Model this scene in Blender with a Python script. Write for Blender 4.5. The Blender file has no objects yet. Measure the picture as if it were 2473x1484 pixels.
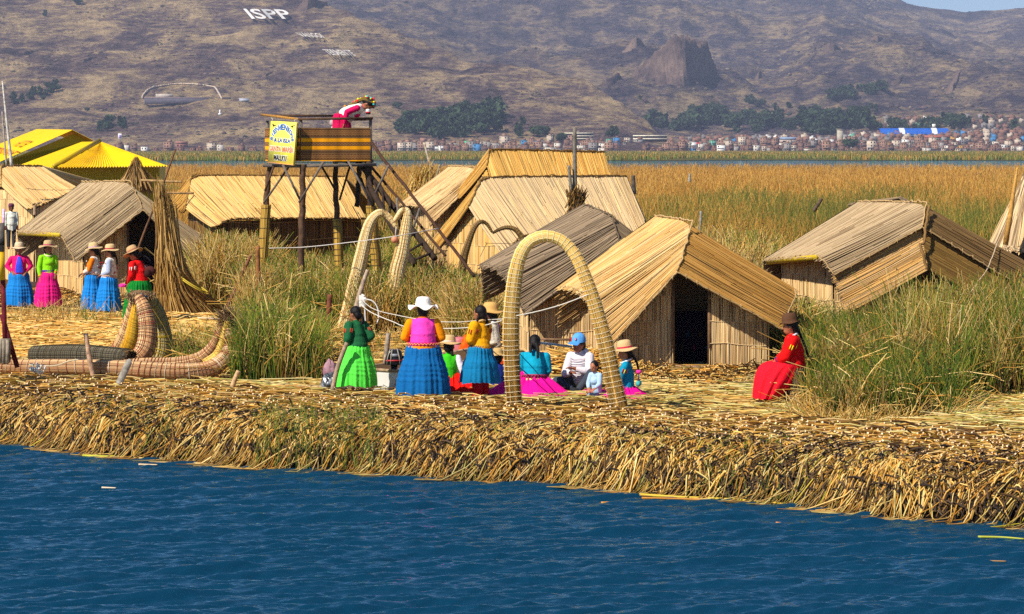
import bpy, bmesh, math, random
import numpy as np
from mathutils import Vector, Matrix
from mathutils.bvhtree import BVHTree
R = math.radians
rng = np.random.default_rng(7)
random.seed(7)
scene = bpy.context.scene
# ------------------------------------------------------------------ camera
F = 6870.0; CX = 1236.5; YH = 355.0; HC = 4.6; GZ = 0.6       # reference frame is 2473 x 1484
cam = bpy.data.cameras.new('camera'); camo = bpy.data.objects.new('camera', cam)
scene.collection.objects.link(camo); scene.camera = camo
camo.location = (0, 0, HC); camo.rotation_euler = (R(90), 0, 0)
cam.sensor_width = 36.0; cam.lens = 36.0 * F / 2473.0
cam.shift_y = -(742.0 - YH) / 2473.0
cam.clip_start = 0.5; cam.clip_end = 30000
# ------------------------------------------------------------------ sky + sun
SUN_EL, SUN_AZ = R(43), R(226)         # azimuth clockwise from +Y (camera looks along +Y)
w = bpy.data.worlds.new("World"); scene.world = w; w.use_nodes = True
nt = w.node_tree
bg = nt.nodes['Background']; sky = nt.nodes.new('ShaderNodeTexSky')
sky.sky_type = 'NISHITA'; sky.sun_disc = False
sky.sun_elevation = SUN_EL; sky.sun_rotation = SUN_AZ
sky.altitude = 3800; sky.air_density = 1.0; sky.dust_density = 0.15; sky.ozone_density = 4.0
nt.links.new(sky.outputs[0], bg.inputs[0]); bg.inputs[1].default_value = 0.095
sl = bpy.data.lights.new('sun', 'SUN'); so = bpy.data.objects.new('sun', sl); scene.collection.objects.link(so)
sl.energy = 5.0; sl.angle = R(0.5); sl.color = (1.0, 0.93, 0.82)
sd = Vector((math.sin(SUN_AZ) * math.cos(SUN_EL), math.cos(SUN_AZ) * math.cos(SUN_EL), math.sin(SUN_EL)))
so.rotation_euler = (-sd).to_track_quat('-Z', 'Y').to_euler()
scene.view_settings.view_transform = 'Standard'; scene.view_settings.look = 'None'
scene.view_settings.exposure = 0.36; scene.view_settings.gamma = 1.0
scene.cycles.max_bounces = 5; scene.cycles.volume_bounces = 0
scene.cycles.transparent_max_bounces = 4
scene.cycles.use_denoising = False; scene.cycles.sample_clamp_indirect = 2.0

# ------------------------------------------------------------------ helpers
def P(px, py, Y): return np.array([(px - CX) * Y / F, Y, HC - (py - YH) * Y / F])
def gy(py, z=GZ): return (HC - z) * F / (py - YH)
def G(px, py, z=GZ):
    Y = gy(py, z); return np.array([(px - CX) * Y / F, Y, z])
def hexc(h):
    h = h.lstrip('#'); o = []
    for i in (0, 2, 4):
        v = int(h[i:i + 2], 16) / 255.0
        o.append(v / 12.92 if v <= 0.04045 else ((v + 0.055) / 1.055) ** 2.4)
    return np.array(o)
def tag(o, label=None, cat=None, group=None, kind=None):
    if label: o['label'] = label
    if cat: o['category'] = cat
    if group: o['group'] = group
    if kind: o['kind'] = kind
    return o
def link(o, parent=None):
    scene.collection.objects.link(o)
    if parent is not None:
        o.parent = parent
        if parent.type == 'EMPTY': o.matrix_parent_inverse = Matrix.Translation(-parent.location)
    return o
def thing(name, label, cat, loc, group=None):
    o = bpy.data.objects.new(name, None); scene.collection.objects.link(o)
    o.location = tuple(float(v) for v in loc); o.empty_display_size = 0.2
    return tag(o, label, cat, group)

class NB:
    """collects numpy geometry (quads and tris with a colour per vertex) and links it as ONE mesh object"""
    def __init__(s): s.V = []; s.Q = []; s.T = []; s.C = []; s.n = 0
    def add(s, V, Q=None, T=None, C=(0.5, 0.5, 0.5)):
        V = np.asarray(V, dtype=np.float32).reshape(-1, 3)
        C = np.asarray(C, dtype=np.float32)
        if C.ndim == 1: C = np.broadcast_to(C, V.shape)
        s.V.append(V); s.C.append(C.reshape(-1, 3))
        if Q is not None and len(Q): s.Q.append(np.asarray(Q, dtype=np.int64).reshape(-1, 4) + s.n)
        if T is not None and len(T): s.T.append(np.asarray(T, dtype=np.int64).reshape(-1, 3) + s.n)
        s.n += len(V); return s
    def build(s, name, mat, parent=None, smooth=False):
        V = np.concatenate(s.V); C = np.concatenate(s.C)
        Q = np.concatenate(s.Q) if s.Q else np.zeros((0, 4), int)
        T = np.concatenate(s.T) if s.T else np.zeros((0, 3), int)
        me = bpy.data.meshes.new(name)
        me.vertices.add(len(V)); me.vertices.foreach_set('co', V.ravel())
        loops = np.concatenate([Q.ravel(), T.ravel()]).astype(np.int32)
        me.loops.add(len(loops)); me.loops.foreach_set('vertex_index', loops)
        st = np.concatenate([np.arange(len(Q)) * 4, len(Q) * 4 + np.arange(len(T)) * 3]).astype(np.int32)
        me.polygons.add(len(st)); me.polygons.foreach_set('loop_start', st)
        me.update(calc_edges=True)
        if smooth: me.polygons.foreach_set('use_smooth', np.ones(len(st), dtype=bool))
        a = me.color_attributes.new('Col', 'FLOAT_COLOR', 'POINT')
        a.data.foreach_set('color', np.hstack([np.clip(C, 0, 1), np.ones((len(C), 1), np.float32)]).astype(np.float32).ravel())
        me.materials.append(mat)
        me.validate()
        o = bpy.data.objects.new(name, me); link(o, parent); return o
    # ---- thin tapering stalks
    def strands(s, PTS, r, col, S=3, cap=None, taper=None):
        """PTS (N,K,3) centre lines; r (N,) ; col (N,3) or (N,K,3)"""
        PTS = np.asarray(PTS, dtype=np.float64); N, K, _ = PTS.shape
        if N == 0: return s
        r = np.broadcast_to(np.asarray(r, float), (N,))
        d = PTS[:, -1] - PTS[:, 0]; d /= (np.linalg.norm(d, axis=1, keepdims=True) + 1e-9)
        rv = rng.normal(size=(N, 3)); a = np.cross(d, rv); a /= (np.linalg.norm(a, axis=1, keepdims=True) + 1e-9)
        b = np.cross(d, a)
        tp = np.ones(K) if taper is None else np.asarray(taper, float)
        th = np.arange(S) / S * 2 * np.pi if S > 2 else np.array([0, np.pi])
        ring = (np.cos(th)[None, :, None] * a[:, None, :] + np.sin(th)[None, :, None] * b[:, None, :])  # N,S,3
        V = PTS[:, :, None, :] + ring[:, None] * (r[:, None] * tp[None])[:, :, None, None]
        col = np.asarray(col, float)
        if col.ndim == 1: col = np.broadcast_to(col, (N, 3))
        if col.ndim == 2: col = np.broadcast_to(col[:, None], (N, K, 3))
        C = np.broadcast_to(col[:, :, None], (N, K, S, 3))
        base = (np.arange(N) * K * S)[:, None, None]
        k = np.arange(K - 1)[None, :, None] * S
        sides = S if S > 2 else 1
        j = np.arange(sides)[None, None, :]; j2 = (j + 1) % S
        q = np.stack([base + k + j, base + k + j2, base + k + S + j2, base + k + S + j], -1)
        s.add(V.reshape(-1, 3), q.reshape(-1, 4), None, C.reshape(-1, 3))
        if cap is not None and S > 2:
            capV = V[:, 0]; capC = np.broadcast_to(np.asarray(cap, float).reshape(-1, 1, 3) if np.asarray(cap).ndim == 2 else np.asarray(cap, float), (N, S, 3))
            ids = np.arange(N * S).reshape(N, S)
            if S == 3: s.add(capV.reshape(-1, 3), None, ids, capC.reshape(-1, 3))
            elif S == 4: s.add(capV.reshape(-1, 3), ids, None, capC.reshape(-1, 3))
        return s
    def tube(s, path, rad, col=(0.5, 0.5, 0.5), S=12, caps=True, flat=1.0):
        path = np.asarray(path, float); K = len(path)
        rad = np.broadcast_to(np.asarray(rad, float), (K,))
        t = np.gradient(path, axis=0); t /= np.linalg.norm(t, axis=1, keepdims=True) + 1e-9
        up = np.array([0, 0, 1.0]) if abs(t[0][2]) < 0.9 else np.array([0, 1.0, 0])
        A = []; a = np.cross(t[0], up); a /= np.linalg.norm(a)
        for i in range(K):
            a = a - t[i] * a.dot(t[i]); a /= np.linalg.norm(a) + 1e-9; A.append(a.copy())
        A = np.array(A); B = np.cross(t, A)
        th = np.arange(S) / S * 2 * np.pi
        V = path[:, None] + (np.cos(th)[None, :, None] * A[:, None] + np.sin(th)[None, :, None] * B[:, None] * flat) * rad[:, None, None]
        k = np.arange(K - 1)[:, None] * S; j = np.arange(S)[None]; j2 = (j + 1) % S
        q = np.stack([k + j, k + j2, k + S + j2, k + S + j], -1).reshape(-1, 4)
        V = V.reshape(-1, 3); C = np.asarray(col, float)
        if C.ndim == 2: C = np.repeat(C, S, 0)
        T = None
        if caps:
            V = np.vstack([V, path[:1], path[-1:]]); n = K * S
            if C.ndim == 2: C = np.vstack([C, C[:1], C[-1:]])
            jj = np.arange(S); T = np.vstack([np.stack([np.full(S, n), (jj + 1) % S, jj], -1), np.stack([np.full(S, n + 1), (K - 1) * S + jj, (K - 1) * S + (jj + 1) % S], -1)])
        return s.add(V, q, T, C)
    def box(s, c, size, col=(0.5, 0.5, 0.5), ax=None):
        c = np.asarray(c, float); h = np.asarray(size, float) / 2
        ax = np.eye(3) if ax is None else np.asarray(ax, float)
        sg = np.array([[-1, -1, -1], [1, -1, -1], [1, 1, -1], [-1, 1, -1], [-1, -1, 1], [1, -1, 1], [1, 1, 1], [-1, 1, 1]])
        V = c + (sg * h) @ ax
        return s.add(V, [[0, 3, 2, 1], [4, 5, 6, 7], [0, 1, 5, 4], [1, 2, 6, 5], [2, 3, 7, 6], [3, 0, 4, 7]], None, col)
    def beam(s, a, b, wd, dp, col=(0.5, 0.5, 0.5)):
        a = np.asarray(a, float); b = np.asarray(b, float); d = b - a; L = np.linalg.norm(d); d /= L
        u = np.cross(d, [0, 1.0, 0.01]); u /= np.linalg.norm(u); v = np.cross(d, u)
        return s.box((a + b) / 2, (wd, dp, L), col, np.array([u, v, d]))
    def ell(s, c, r, col=(0.5, 0.5, 0.5), n=10, ax=None):
        th = np.linspace(0, np.pi, n); ph = np.arange(2 * n) / (2 * n) * 2 * np.pi
        V = np.stack([np.outer(np.sin(th), np.cos(ph)), np.outer(np.sin(th), np.sin(ph)), np.outer(np.cos(th), np.ones(2 * n))], -1) * np.asarray(r, float)
        if ax is not None: V = V @ np.asarray(ax, float)
        V = V + np.asarray(c, float)
        m = 2 * n; k = np.arange(n - 1)[:, None] * m; j = np.arange(m)[None]; j2 = (j + 1) % m
        return s.add(V.reshape(-1, 3), np.stack([k + j, k + m + j, k + m + j2, k + j2], -1).reshape(-1, 4), None, col)
    def quadsheet(s, Gd, col):
        Gd = np.asarray(Gd, float); n, m = Gd.shape[:2]
        i = np.arange(n - 1)[:, None] * m; j = np.arange(m - 1)[None]
        q = np.stack([i + j, i + j + 1, i + m + j + 1, i + m + j], -1).reshape(-1, 4)
        return s.add(Gd.reshape(-1, 3), q, None, col if np.ndim(col) == 1 else np.asarray(col).reshape(-1, 3))

# value noise in numpy
_perm = rng.random((4, 256, 256))
def vnoise(x, y, k=0):
    x = np.asarray(x, float); y = np.asarray(y, float)
    xi = np.floor(x).astype(int); yi = np.floor(y).astype(int); fx = x - xi; fy = y - yi
    fx = fx * fx * (3 - 2 * fx); fy = fy * fy * (3 - 2 * fy); p = _perm[k % 4]
    a = p[xi & 255, yi & 255]; b = p[(xi + 1) & 255, yi & 255]; c = p[xi & 255, (yi + 1) & 255]; d = p[(xi + 1) & 255, (yi + 1) & 255]
    return (a * (1 - fx) + b * fx) * (1 - fy) + (c * (1 - fx) + d * fx) * fy
def fbm(x, y, o=5, k=0, ridged=False):
    t = 0; a = 0.5; s = 0
    for i in range(o):
        n = vnoise(x * 2 ** i + 17.3 * i, y * 2 ** i + 9.1 * i, k + i)
        if ridged: n = 1 - abs(2 * n - 1)
        t = t + n * a; s += a; a *= 0.5
    return t / s
def catm(pts, n):
    pts = np.asarray(pts, float); p = np.vstack([2 * pts[0] - pts[1], pts, 2 * pts[-1] - pts[-2]]); out = []
    m = len(pts) - 1
    for t in np.linspace(0, m - 1e-6, n):
        i = int(t); f = t - i; a, b, c, d = p[i], p[i + 1], p[i + 2], p[i + 3]
        out.append(0.5 * ((2 * b) + (-a + c) * f + (2 * a - 5 * b + 4 * c - d) * f * f + (-a + 3 * b - 3 * c + d) * f ** 3))
    return np.array(out)
def interp(vals, n): return np.interp(np.linspace(0, 1, n), np.linspace(0, 1, len(vals)), vals)

# ------------------------------------------------------------------ materials
def newmat(name, rough=0.7, spec=0.3):
    m = bpy.data.materials.new(name); m.use_nodes = True; b = m.node_tree.nodes['Principled BSDF']
    b.inputs['Roughness'].default_value = rough; b.inputs['Specular IOR Level'].default_value = spec
    return m, m.node_tree, b
def attr_mat(name, rough=0.6, spec=0.25, nscale=0, namt=0.25, bump=0, bscale=40):
    m, t, b = newmat(name, rough, spec)
    a = t.nodes.new('ShaderNodeVertexColor'); a.layer_name = 'Col'
    out = a.outputs[0]
    if nscale:
        tc = t.nodes.new('ShaderNodeNewGeometry')
        n = t.nodes.new('ShaderNodeTexNoise'); n.inputs['Scale'].default_value = nscale; n.inputs['Detail'].default_value = 5
        t.links.new(tc.outputs['Position'], n.inputs['Vector'])
        mr = t.nodes.new('ShaderNodeMapRange'); mr.inputs[1].default_value = 0.25; mr.inputs[2].default_value = 0.75
        mr.inputs[3].default_value = 1 - namt; mr.inputs[4].default_value = 1 + namt; t.links.new(n.outputs[0], mr.inputs[0])
        mx = t.nodes.new('ShaderNodeVectorMath'); mx.operation = 'SCALE'
        t.links.new(out, mx.inputs[0]); t.links.new(mr.outputs[0], mx.inputs['Scale']); out = mx.outputs[0]
    t.links.new(out, b.inputs['Base Color'])
    if bump:
        tc = t.nodes.new('ShaderNodeNewGeometry')
        n = t.nodes.new('ShaderNodeTexNoise'); n.inputs['Scale'].default_value = bscale; n.inputs['Detail'].default_value = 4
        t.links.new(tc.outputs['Position'], n.inputs['Vector'])
        bp = t.nodes.new('ShaderNodeBump'); bp.inputs['Strength'].default_value = bump; bp.inputs['Distance'].default_value = 0.02
        t.links.new(n.outputs[0], bp.inputs['Height']); t.links.new(bp.outputs[0], b.inputs['Normal'])
    return m
M_reed = attr_mat('dry_reed', 0.55, 0.3)
M_blade = attr_mat('reed_leaf', 0.5, 0.3)
M_wood = attr_mat('weathered_wood', 0.8, 0.2, 14, 0.45, 0.5, 60)
M_soil = attr_mat('matted_reed_ground', 0.95, 0.1, 7, 0.5, 0.8, 30)
M_far = attr_mat('far_surface', 0.9, 0.1, 0.35, 0.25)
M_paint = attr_mat('painted', 0.5, 0.3, 6, 0.12, 0.1, 20)
M_skin = attr_mat('skin', 0.5, 0.3, 30, 0.12)
M_hair = attr_mat('hair', 0.5, 0.2, 80, 0.3, 0.3, 160)
M_cloth = attr_mat('cloth', 0.85, 0.15, 18, 0.10, 0.45, 26)
M_straw = attr_mat('straw_hat', 0.8, 0.2, 120, 0.15, 0.5, 200)
M_leaf = attr_mat('tree_leaf', 0.7, 0.15)
M_rope = attr_mat('rope', 0.9, 0.1, 90, 0.2, 0.5, 150)
M_glass = attr_mat('dark_plastic', 0.25, 0.5, 20, 0.2)

GOLD = [hexc(x) for x in ('#dca64e', '#e8b860', '#cf963c', '#c08630', '#f2cc7c')]
PALE = [hexc(x) for x in ('#dcb880', '#ecca8c', '#caa068', '#f4d8a0', '#b88e58')]
GREY = [hexc(x) for x in ('#b89c74', '#cab088', '#9c8058', '#826644', '#dcc298')]
DARK = [hexc(x) for x in ('#84705a', '#725e48', '#9e8668', '#5a4632', '#b49a78', '#8e7656')]
BROWN = [hexc(x) for x in ('#6b4a20', '#83602c', '#4a3318', '#9b7436', '#5d4422')]
STRAW = [hexc(x) for x in ('#e0b45c', '#d09c48', '#f0cc86', '#b88430', '#a88838', '#92701f', '#e0c878', '#e8c070')]
GREEN = [hexc(x) for x in ('#445a16', '#56701c', '#344c12', '#6f7826', '#86802e')]
WET = [hexc(x) for x in ('#2a2018', '#3a2a1c', '#181410', '#4a3a2a', '#5a4632')]
def pal(p, n, jit=0.12):
    p = np.array(p); c = p[rng.integers(0, len(p), n)]
    return c * (1 + rng.normal(0, jit, (n, 1)))
def palw(ps, ws, n, jit=0.12):
    k = rng.choice(len(ps), n, p=np.array(ws) / sum(ws)); out = np.zeros((n, 3))
    for i, p in enumerate(ps):
        m = k == i
        if m.any(): out[m] = pal(p, m.sum(), jit)
    return out
# ================================================================== SETTING
def sstep(x, a, b): t = np.clip((x - a) / (b - a), 0, 1); return t * t * (3 - 2 * t)
# shoreline of the reed island (water side), as straight run with small wobble
SX0, SY0, SX1, SY1 = -7.85, 43.9, 6.2, 34.6
def shoreY(X): return SY0 + (X - SX0) * (SY1 - SY0) / (SX1 - SX0) + 0.35 * np.sin(X * 0.55 + 1.0) + 0.12 * np.sin(X * 2.3)
def bank_z(d): return np.where(d < 0, -0.2, GZ * (1 - np.exp(-np.maximum(d, 0) / 0.62)))
def ground_z(X, Y):
    X = np.asarray(X, float); Y = np.asarray(Y, float)
    z = bank_z(Y - shoreY(X))
    z = z + 0.04 * (fbm(X * 0.9 + 50, Y * 0.9 + 50, 3) - 0.5) * (Y - shoreY(X) > 1)
    inland = sstep(Y, 86, 98)
    return z * (1 - inland) + 0.06 * inland

# --- water: fine rippled sheet in front, plain sheet beyond
def water_mat():
    m, t, b = newmat('lake_water', 0.03, 0.5)
    b.inputs['Base Color'].default_value = (0.005, 0.055, 0.115, 1); b.inputs['Specular Tint'].default_value = (0.55, 0.82, 1.0, 1); b.inputs['IOR'].default_value = 1.33
    g = t.nodes.new('ShaderNodeNewGeometry'); mp = t.nodes.new('ShaderNodeMapping')
    mp.inputs['Scale'].default_value = (3.2, 7.0, 1); mp.inputs['Rotation'].default_value = (0, 0, 0.15)
    n = t.nodes.new('ShaderNodeTexNoise'); n.inputs['Scale'].default_value = 1.6; n.inputs['Detail'].default_value = 6; n.inputs['Roughness'].default_value = 0.62
    t.links.new(g.outputs['Position'], mp.inputs[0]); t.links.new(mp.outputs[0], n.inputs['Vector'])
    bp = t.nodes.new('ShaderNodeBump'); bp.inputs['Strength'].default_value = 0.35; bp.inputs['Distance'].default_value = 0.05
    t.links.new(n.outputs[0], bp.inputs['Height'])
    out = t.nodes['Material Output']; fr = t.nodes.new('ShaderNodeFresnel'); fr.inputs['IOR'].default_value = 1.33; gl = t.nodes.new('ShaderNodeBsdfGlossy'); df = t.nodes.new('ShaderNodeBsdfDiffuse'); mx = t.nodes.new('ShaderNodeMixShader')
    gl.inputs['Roughness'].default_value = 0.03; gl.inputs['Color'].default_value = (0.58, 0.90, 1.0, 1); df.inputs['Color'].default_value = (0.003, 0.036, 0.076, 1)
    for q in (fr, gl): t.links.new(bp.outputs[0], q.inputs['Normal'])
    t.links.new(fr.outputs[0], mx.inputs[0]); t.links.new(df.outputs[0], mx.inputs[1]); t.links.new(gl.outputs[0], mx.inputs[2]); t.links.new(mx.outputs[0], out.inputs['Surface']); t.nodes.remove(b)
    return m
M_water = water_mat()
nb = NB()
NXW, NYW = 820, 820
vv = np.linspace(1 / 25.0, 1 / 47.0, NYW); Yw = 1 / vv
uu = np.linspace(-0.215, 0.215, NXW)
Xw = uu[None] * Yw[:, None]; Yg = np.repeat(Yw[:, None], NXW, 1)
Z = np.zeros_like(Xw)
for i in range(56):
    lam = 0.09 * (1.5 / 0.09) ** (i / 55); k = 2 * np.pi / lam
    th = math.pi / 2 + 0.25 + rng.normal(0, 0.27); ph = rng.random() * 6.28
    warp = 0.5 * fbm(Xw * 0.35 + i, Yg * 0.35, 2)
    Z += np.interp(lam, [.09, .2, .45, 1.5], [.016, .0165, .0115, .0045]) * lam * np.sin(k * (np.cos(th) * Xw + np.sin(th) * (Yg + warp)) + ph) * (0.35 + 1.1 * vnoise(Xw / lam / 6 + i * 7, Yg / lam / 3 + i * 3, i))
Z += 0.022 * (fbm(Xw * 1.2, Yg * 3.2, 4, ridged=True) - 0.5)
nb.quadsheet(np.stack([Xw, Yg, Z], -1), hexc('#123c66'))
tag(nb.build('water', M_water, smooth=True), kind='structure')
nb = NB(); nb.add([[-9000, 47.0, -0.02], [9000, 47.0, -0.02], [9000, 9000, -0.02], [-9000, 9000, -0.02]], [[0, 1, 2, 3]], None, hexc('#123c66'))
nb.add([[-9000, -60, -0.03], [9000, -60, -0.03], [9000, 25.0, -0.03], [-9000, 25.0, -0.03]], [[0, 1, 2, 3]], None, hexc('#123c66'))
nb.add([[-9000, 25, -0.03], [-5.4, 25, -0.03], [-10.1, 47.0, -0.03], [-9000, 47.0, -0.03]], [[0, 1, 2, 3]], None, hexc('#123c66'))
nb.add([[5.4, 25, -0.03], [9000, 25, -0.03], [9000, 47.0, -0.03], [10.1, 47.0, -0.03]], [[0, 1, 2, 3]], None, hexc('#123c66'))
tag(nb.build('lake_water', M_water), kind='structure')

# --- island ground sheet
nb = NB()
Yr = np.concatenate([np.linspace(0, 6, 60), np.linspace(6.2, 60, 160)])
Xr = np.linspace(-26, 26, 300)
Xg = np.repeat(Xr[None], len(Yr), 0); Yg = shoreY(Xr)[None] - 0.15 + Yr[:, None]
Zg = ground_z(Xg, Yg) + 0.05 * (fbm(Xg * 6, Yg * 6, 3) - 0.5)
d = Yg - shoreY(Xg)
n1 = fbm(Xg * 2, Yg * 2, 4)[..., None]
col = hexc('#6b4c20') * (0.5 + n1) ; wetc = hexc('#1c140e')
ww = (1 - sstep(d, 0.3, 1.3))[..., None]
col = col * (1 - ww) + wetc * ww
nb.quadsheet(np.stack([Xg, Yg, Zg], -1), col.reshape(-1, 3))
tag(nb.build('island_ground', M_soil), kind='structure')

# --- marsh ground behind (one sheet), with a small open channel on the right
nb = NB()
gold = hexc('#9a7430'); olive = hexc('#4c4a20')
def marsh_sheet(Y0, Y1, hx, n, z, ca):
    ys = 1 / np.linspace(1 / Y0, 1 / Y1, n); xs = np.linspace(-hx, hx, 200)
    X = xs[None] * (ys[:, None]); Y = np.repeat(ys[:, None], 200, 1)
    c = ca[None, None] * (0.6 + 0.8 * fbm(X / Y * 60, np.log(Y) * 40, 4)[..., None])
    nb.quadsheet(np.stack([X, Y, np.full_like(X, z)], -1), c)
marsh_sheet(84, 560, 0.40, 120, 0.045, gold)
tag(nb.build('marsh_ground', M_far), kind='structure')
nb = NB(); 
def strip(py0, py1, z, c, wob, px0=-600, px1=3200):
    xs = np.linspace(px0, px1, 300); rows = []
    for j, t in enumerate((0, 1)):
        pys = (py0 if t == 0 else py1) + wob * (vnoise(xs / 90 + j * 31, xs * 0 + py0, 1) - 0.5)
        Yv = gy(pys, z); rows.append(np.stack([(xs - CX) * Yv / F, Yv, np.full_like(xs, z)], -1))
    nb.quadsheet(np.array(rows), c)
strip(388.0, 367.5, 0.07, hexc('#5a5428'), 2.0)
tag(nb.build('far_marsh', M_far), kind='structure')

# --- hills and shore plain
def hill_mat(name, C5, C6):
    m, t, b = newmat(name, 0.95, 0.05)
    g = t.nodes.new('ShaderNodeNewGeometry')
    def noise(scale, sc, det, rg=0.6, dist=0.0):
        mp = t.nodes.new('ShaderNodeMapping'); mp.inputs['Scale'].default_value = sc
        t.links.new(g.outputs['Position'], mp.inputs[0])
        n = t.nodes.new('ShaderNodeTexNoise'); n.inputs['Scale'].default_value = scale; n.inputs['Detail'].default_value = det
        n.inputs['Roughness'].default_value = rg; n.inputs['Distortion'].default_value = dist
        t.links.new(mp.outputs[0], n.inputs['Vector']); return n.outputs[0]
    n1 = noise(0.012, (1, 0.40, 2.2), 9, 0.68, 0.5)
    n2 = noise(0.09, (0.7, 0.25, 3.4), 7, 0.7)
    n3 = noise(0.0022, (1, 0.5, 1), 4)
    a = t.nodes.new('ShaderNodeMath'); a.operation = 'MULTIPLY_ADD'; a.inputs[1].default_value = 0.6
    n4 = noise(0.35, (0.6, 0.2, 3.0), 5, 0.7)
    a0 = t.nodes.new('ShaderNodeMath'); a0.operation = 'MULTIPLY_ADD'; a0.inputs[1].default_value = 0.45; t.links.new(n4, a0.inputs[0]); t.links.new(n2, a0.inputs[2])
    ab = t.nodes.new('ShaderNodeMath'); ab.operation = 'SUBTRACT'; ab.inputs[1].default_value = 0.225; t.links.new(a0.outputs[0], ab.inputs[0]); n2 = ab.outputs[0]
    t.links.new(n2, a.inputs[0]); t.links.new(n1, a.inputs[2])
    cr = t.nodes.new('ShaderNodeValToRGB'); e = cr.color_ramp.elements
    e[0].position = 0.62; e[0].color = (*hexc(C5[0]), 1); e[1].position = 0.95; e[1].color = (*hexc(C5[4]), 1)
    x = e.new(0.74); x.color = (*hexc(C5[1]), 1); x = e.new(0.80); x.color = (*hexc(C5[2]), 1); x = e.new(0.87); x.color = (*hexc(C5[3]), 1)
    t.links.new(a.outputs[0], cr.inputs[0])
    c2 = t.nodes.new('ShaderNodeMix'); c2.data_type = 'RGBA'; c2.inputs['B'].default_value = (*hexc(C6), 1)
    mr = t.nodes.new('ShaderNodeMapRange'); mr.inputs[1].default_value = 0.48; mr.inputs[2].default_value = 0.7; mr.inputs[4].default_value = 0.45
    t.links.new(n3, mr.inputs[0]); t.links.new(mr.outputs[0], c2.inputs['Factor']); t.links.new(cr.outputs[0], c2.inputs['A'])
    t.links.new(c2.outputs['Result'], b.inputs['Base Color'])
    bp = t.nodes.new('ShaderNodeBump'); bp.inputs['Strength'].default_value = 1.0; bp.inputs['Distance'].default_value = 14.0
    t.links.new(a.outputs[0], bp.inputs['Height']); t.links.new(bp.outputs[0], b.inputs['Normal'])
    return m
M_hill = hill_mat('dry_hillside', ('#3a2e32', '#66524e', '#86705c', '#a58c66', '#c2a67a'), '#5e4a4c')
M_mount = hill_mat('dry_mountainside', ('#2e2834', '#4e434a', '#6a5a54', '#8a765c', '#aa9270'), '#4c4148')  # bluer, darker ramp than the near hill: distance haze put into the colour
HILLS = []
def terrain(name, px, Ys, efun, amp, seed, mat, big=2.6):
    """heightfield on a fan of bearings; efun gives the elevation of the land seen from the lake"""
    PX, YY = np.meshgrid(px, Ys); X = (PX - CX) * YY / F
    Z = HC + efun(PX, YY) * YY / F
    rel = (fbm(X / 95 + seed, YY / 150 + seed, 7, 1, True) - 0.55) * amp + (fbm(X / 26 + seed, YY / 60 + seed, 4, 3) - .5) * amp * .22 + (fbm(X / 420 + seed, YY / 600 + seed, 4, 2, True) - 0.5) * amp * big
    fade = sstep(Z, 2.5, 45.0) * (1 - .85 * sstep(YY, 6600, 8200))
    Z = Z + rel * fade
    me_nb = NB(); me_nb.quadsheet(np.stack([X, YY, Z], -1), (0.3, 0.25, 0.15))
    o = me_nb.build(name, mat, smooth=True); tag(o, kind='structure')
    HILLS.append((np.stack([X, YY, Z], -1)))
    return o
near_c = lambda px: np.interp(px, [-700, 0, 300, 700, 780, 900, 1000, 1100, 1200, 1300, 1400, 1480, 1560, 1620, 1700],
                              [640, 620, 560, 372, 330, 288, 258, 228, 200, 172, 140, 104, 48, 6, -30])
def e_near(PX, Y):
    c = near_c(PX); Y0 = 2520.0; Yc = Y0 + 250 + c * 3.4
    t = (Y - Y0) / (Yc - Y0)
    up = np.where(t < 1, np.clip(t, 0, 1) ** 1.12 * (c + 4) - 4, c - (t - 1) * 600)
    base = -(HC - 1.0) * F / Y
    return np.where(Y < Y0, base, np.maximum(up, -9) if False else np.where(t < 1, np.maximum(up, base), up))
terrain('near_hill', np.linspace(-420, 1700, 520), np.concatenate([np.linspace(2440, 2520, 5), np.linspace(2540, 5200, 330)]), e_near, 22, 3.0, M_hill, 1.3)
far_c = lambda px: np.interp(px, [0, 1500, 2000, 2100, 2190, 2250, 2330, 2400, 2473, 2600, 2900], [560, 540, 440, 388, 346, 333, 322, 325, 331, 350, 400])
def gauss(PX, Y, px0, y0, sx, sy, h): return h * np.exp(-((PX - px0) / sx) ** 2 - ((Y - y0) / sy) ** 2)
def e_far(PX, Y):
    c = far_c(PX); Y0 = 2520.0; Yc = 8200.0
    town = np.interp(PX, [1400, 1700, 2000, 2500], [6, 22, 48, 66])
    t1 = np.clip((Y - Y0) / 900.0, 0, 1); t2 = np.clip((Y - 3420) / (Yc - 3420), 0, 1)
    e = -(HC - 1) * F / Y0 + t1 * town + t2 ** 0.85 * (c - town) + t2 * 0
    e = e + gauss(PX, Y, 2080, 4700, 210, 900, 60) - gauss(PX, Y, 1850, 5200, 90, 1300, 34) + gauss(PX, Y, 1560, 4300, 150, 900, 40)
    e = e + gauss(PX, Y, 1050, 6000, 260, 1500, 40) - gauss(PX, Y, 2330, 6800, 110, 1200, 30)
    return np.where(Y > Yc, c - (Y - Yc) * 0.2, e)
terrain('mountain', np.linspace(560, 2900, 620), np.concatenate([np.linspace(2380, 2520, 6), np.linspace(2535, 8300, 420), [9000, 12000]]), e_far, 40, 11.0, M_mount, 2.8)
nb = NB(); nb.add([[-1500, 2335, 0.9], [1500, 2335, 0.9], [1500, 2700, 0.9], [-1500, 2700, 0.9]], [[0, 1, 2, 3]], None, hexc('#6a5a44'))
nb.add([[-1500, 2335, 0.9], [1500, 2335, 0.9], [1500, 2334, -0.3], [-1500, 2334, -0.3]], [[0, 1, 2, 3]], None, hexc('#6a5a44'))
tag(nb.build('shore_plain', M_far), kind='structure')
bv = []
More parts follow.
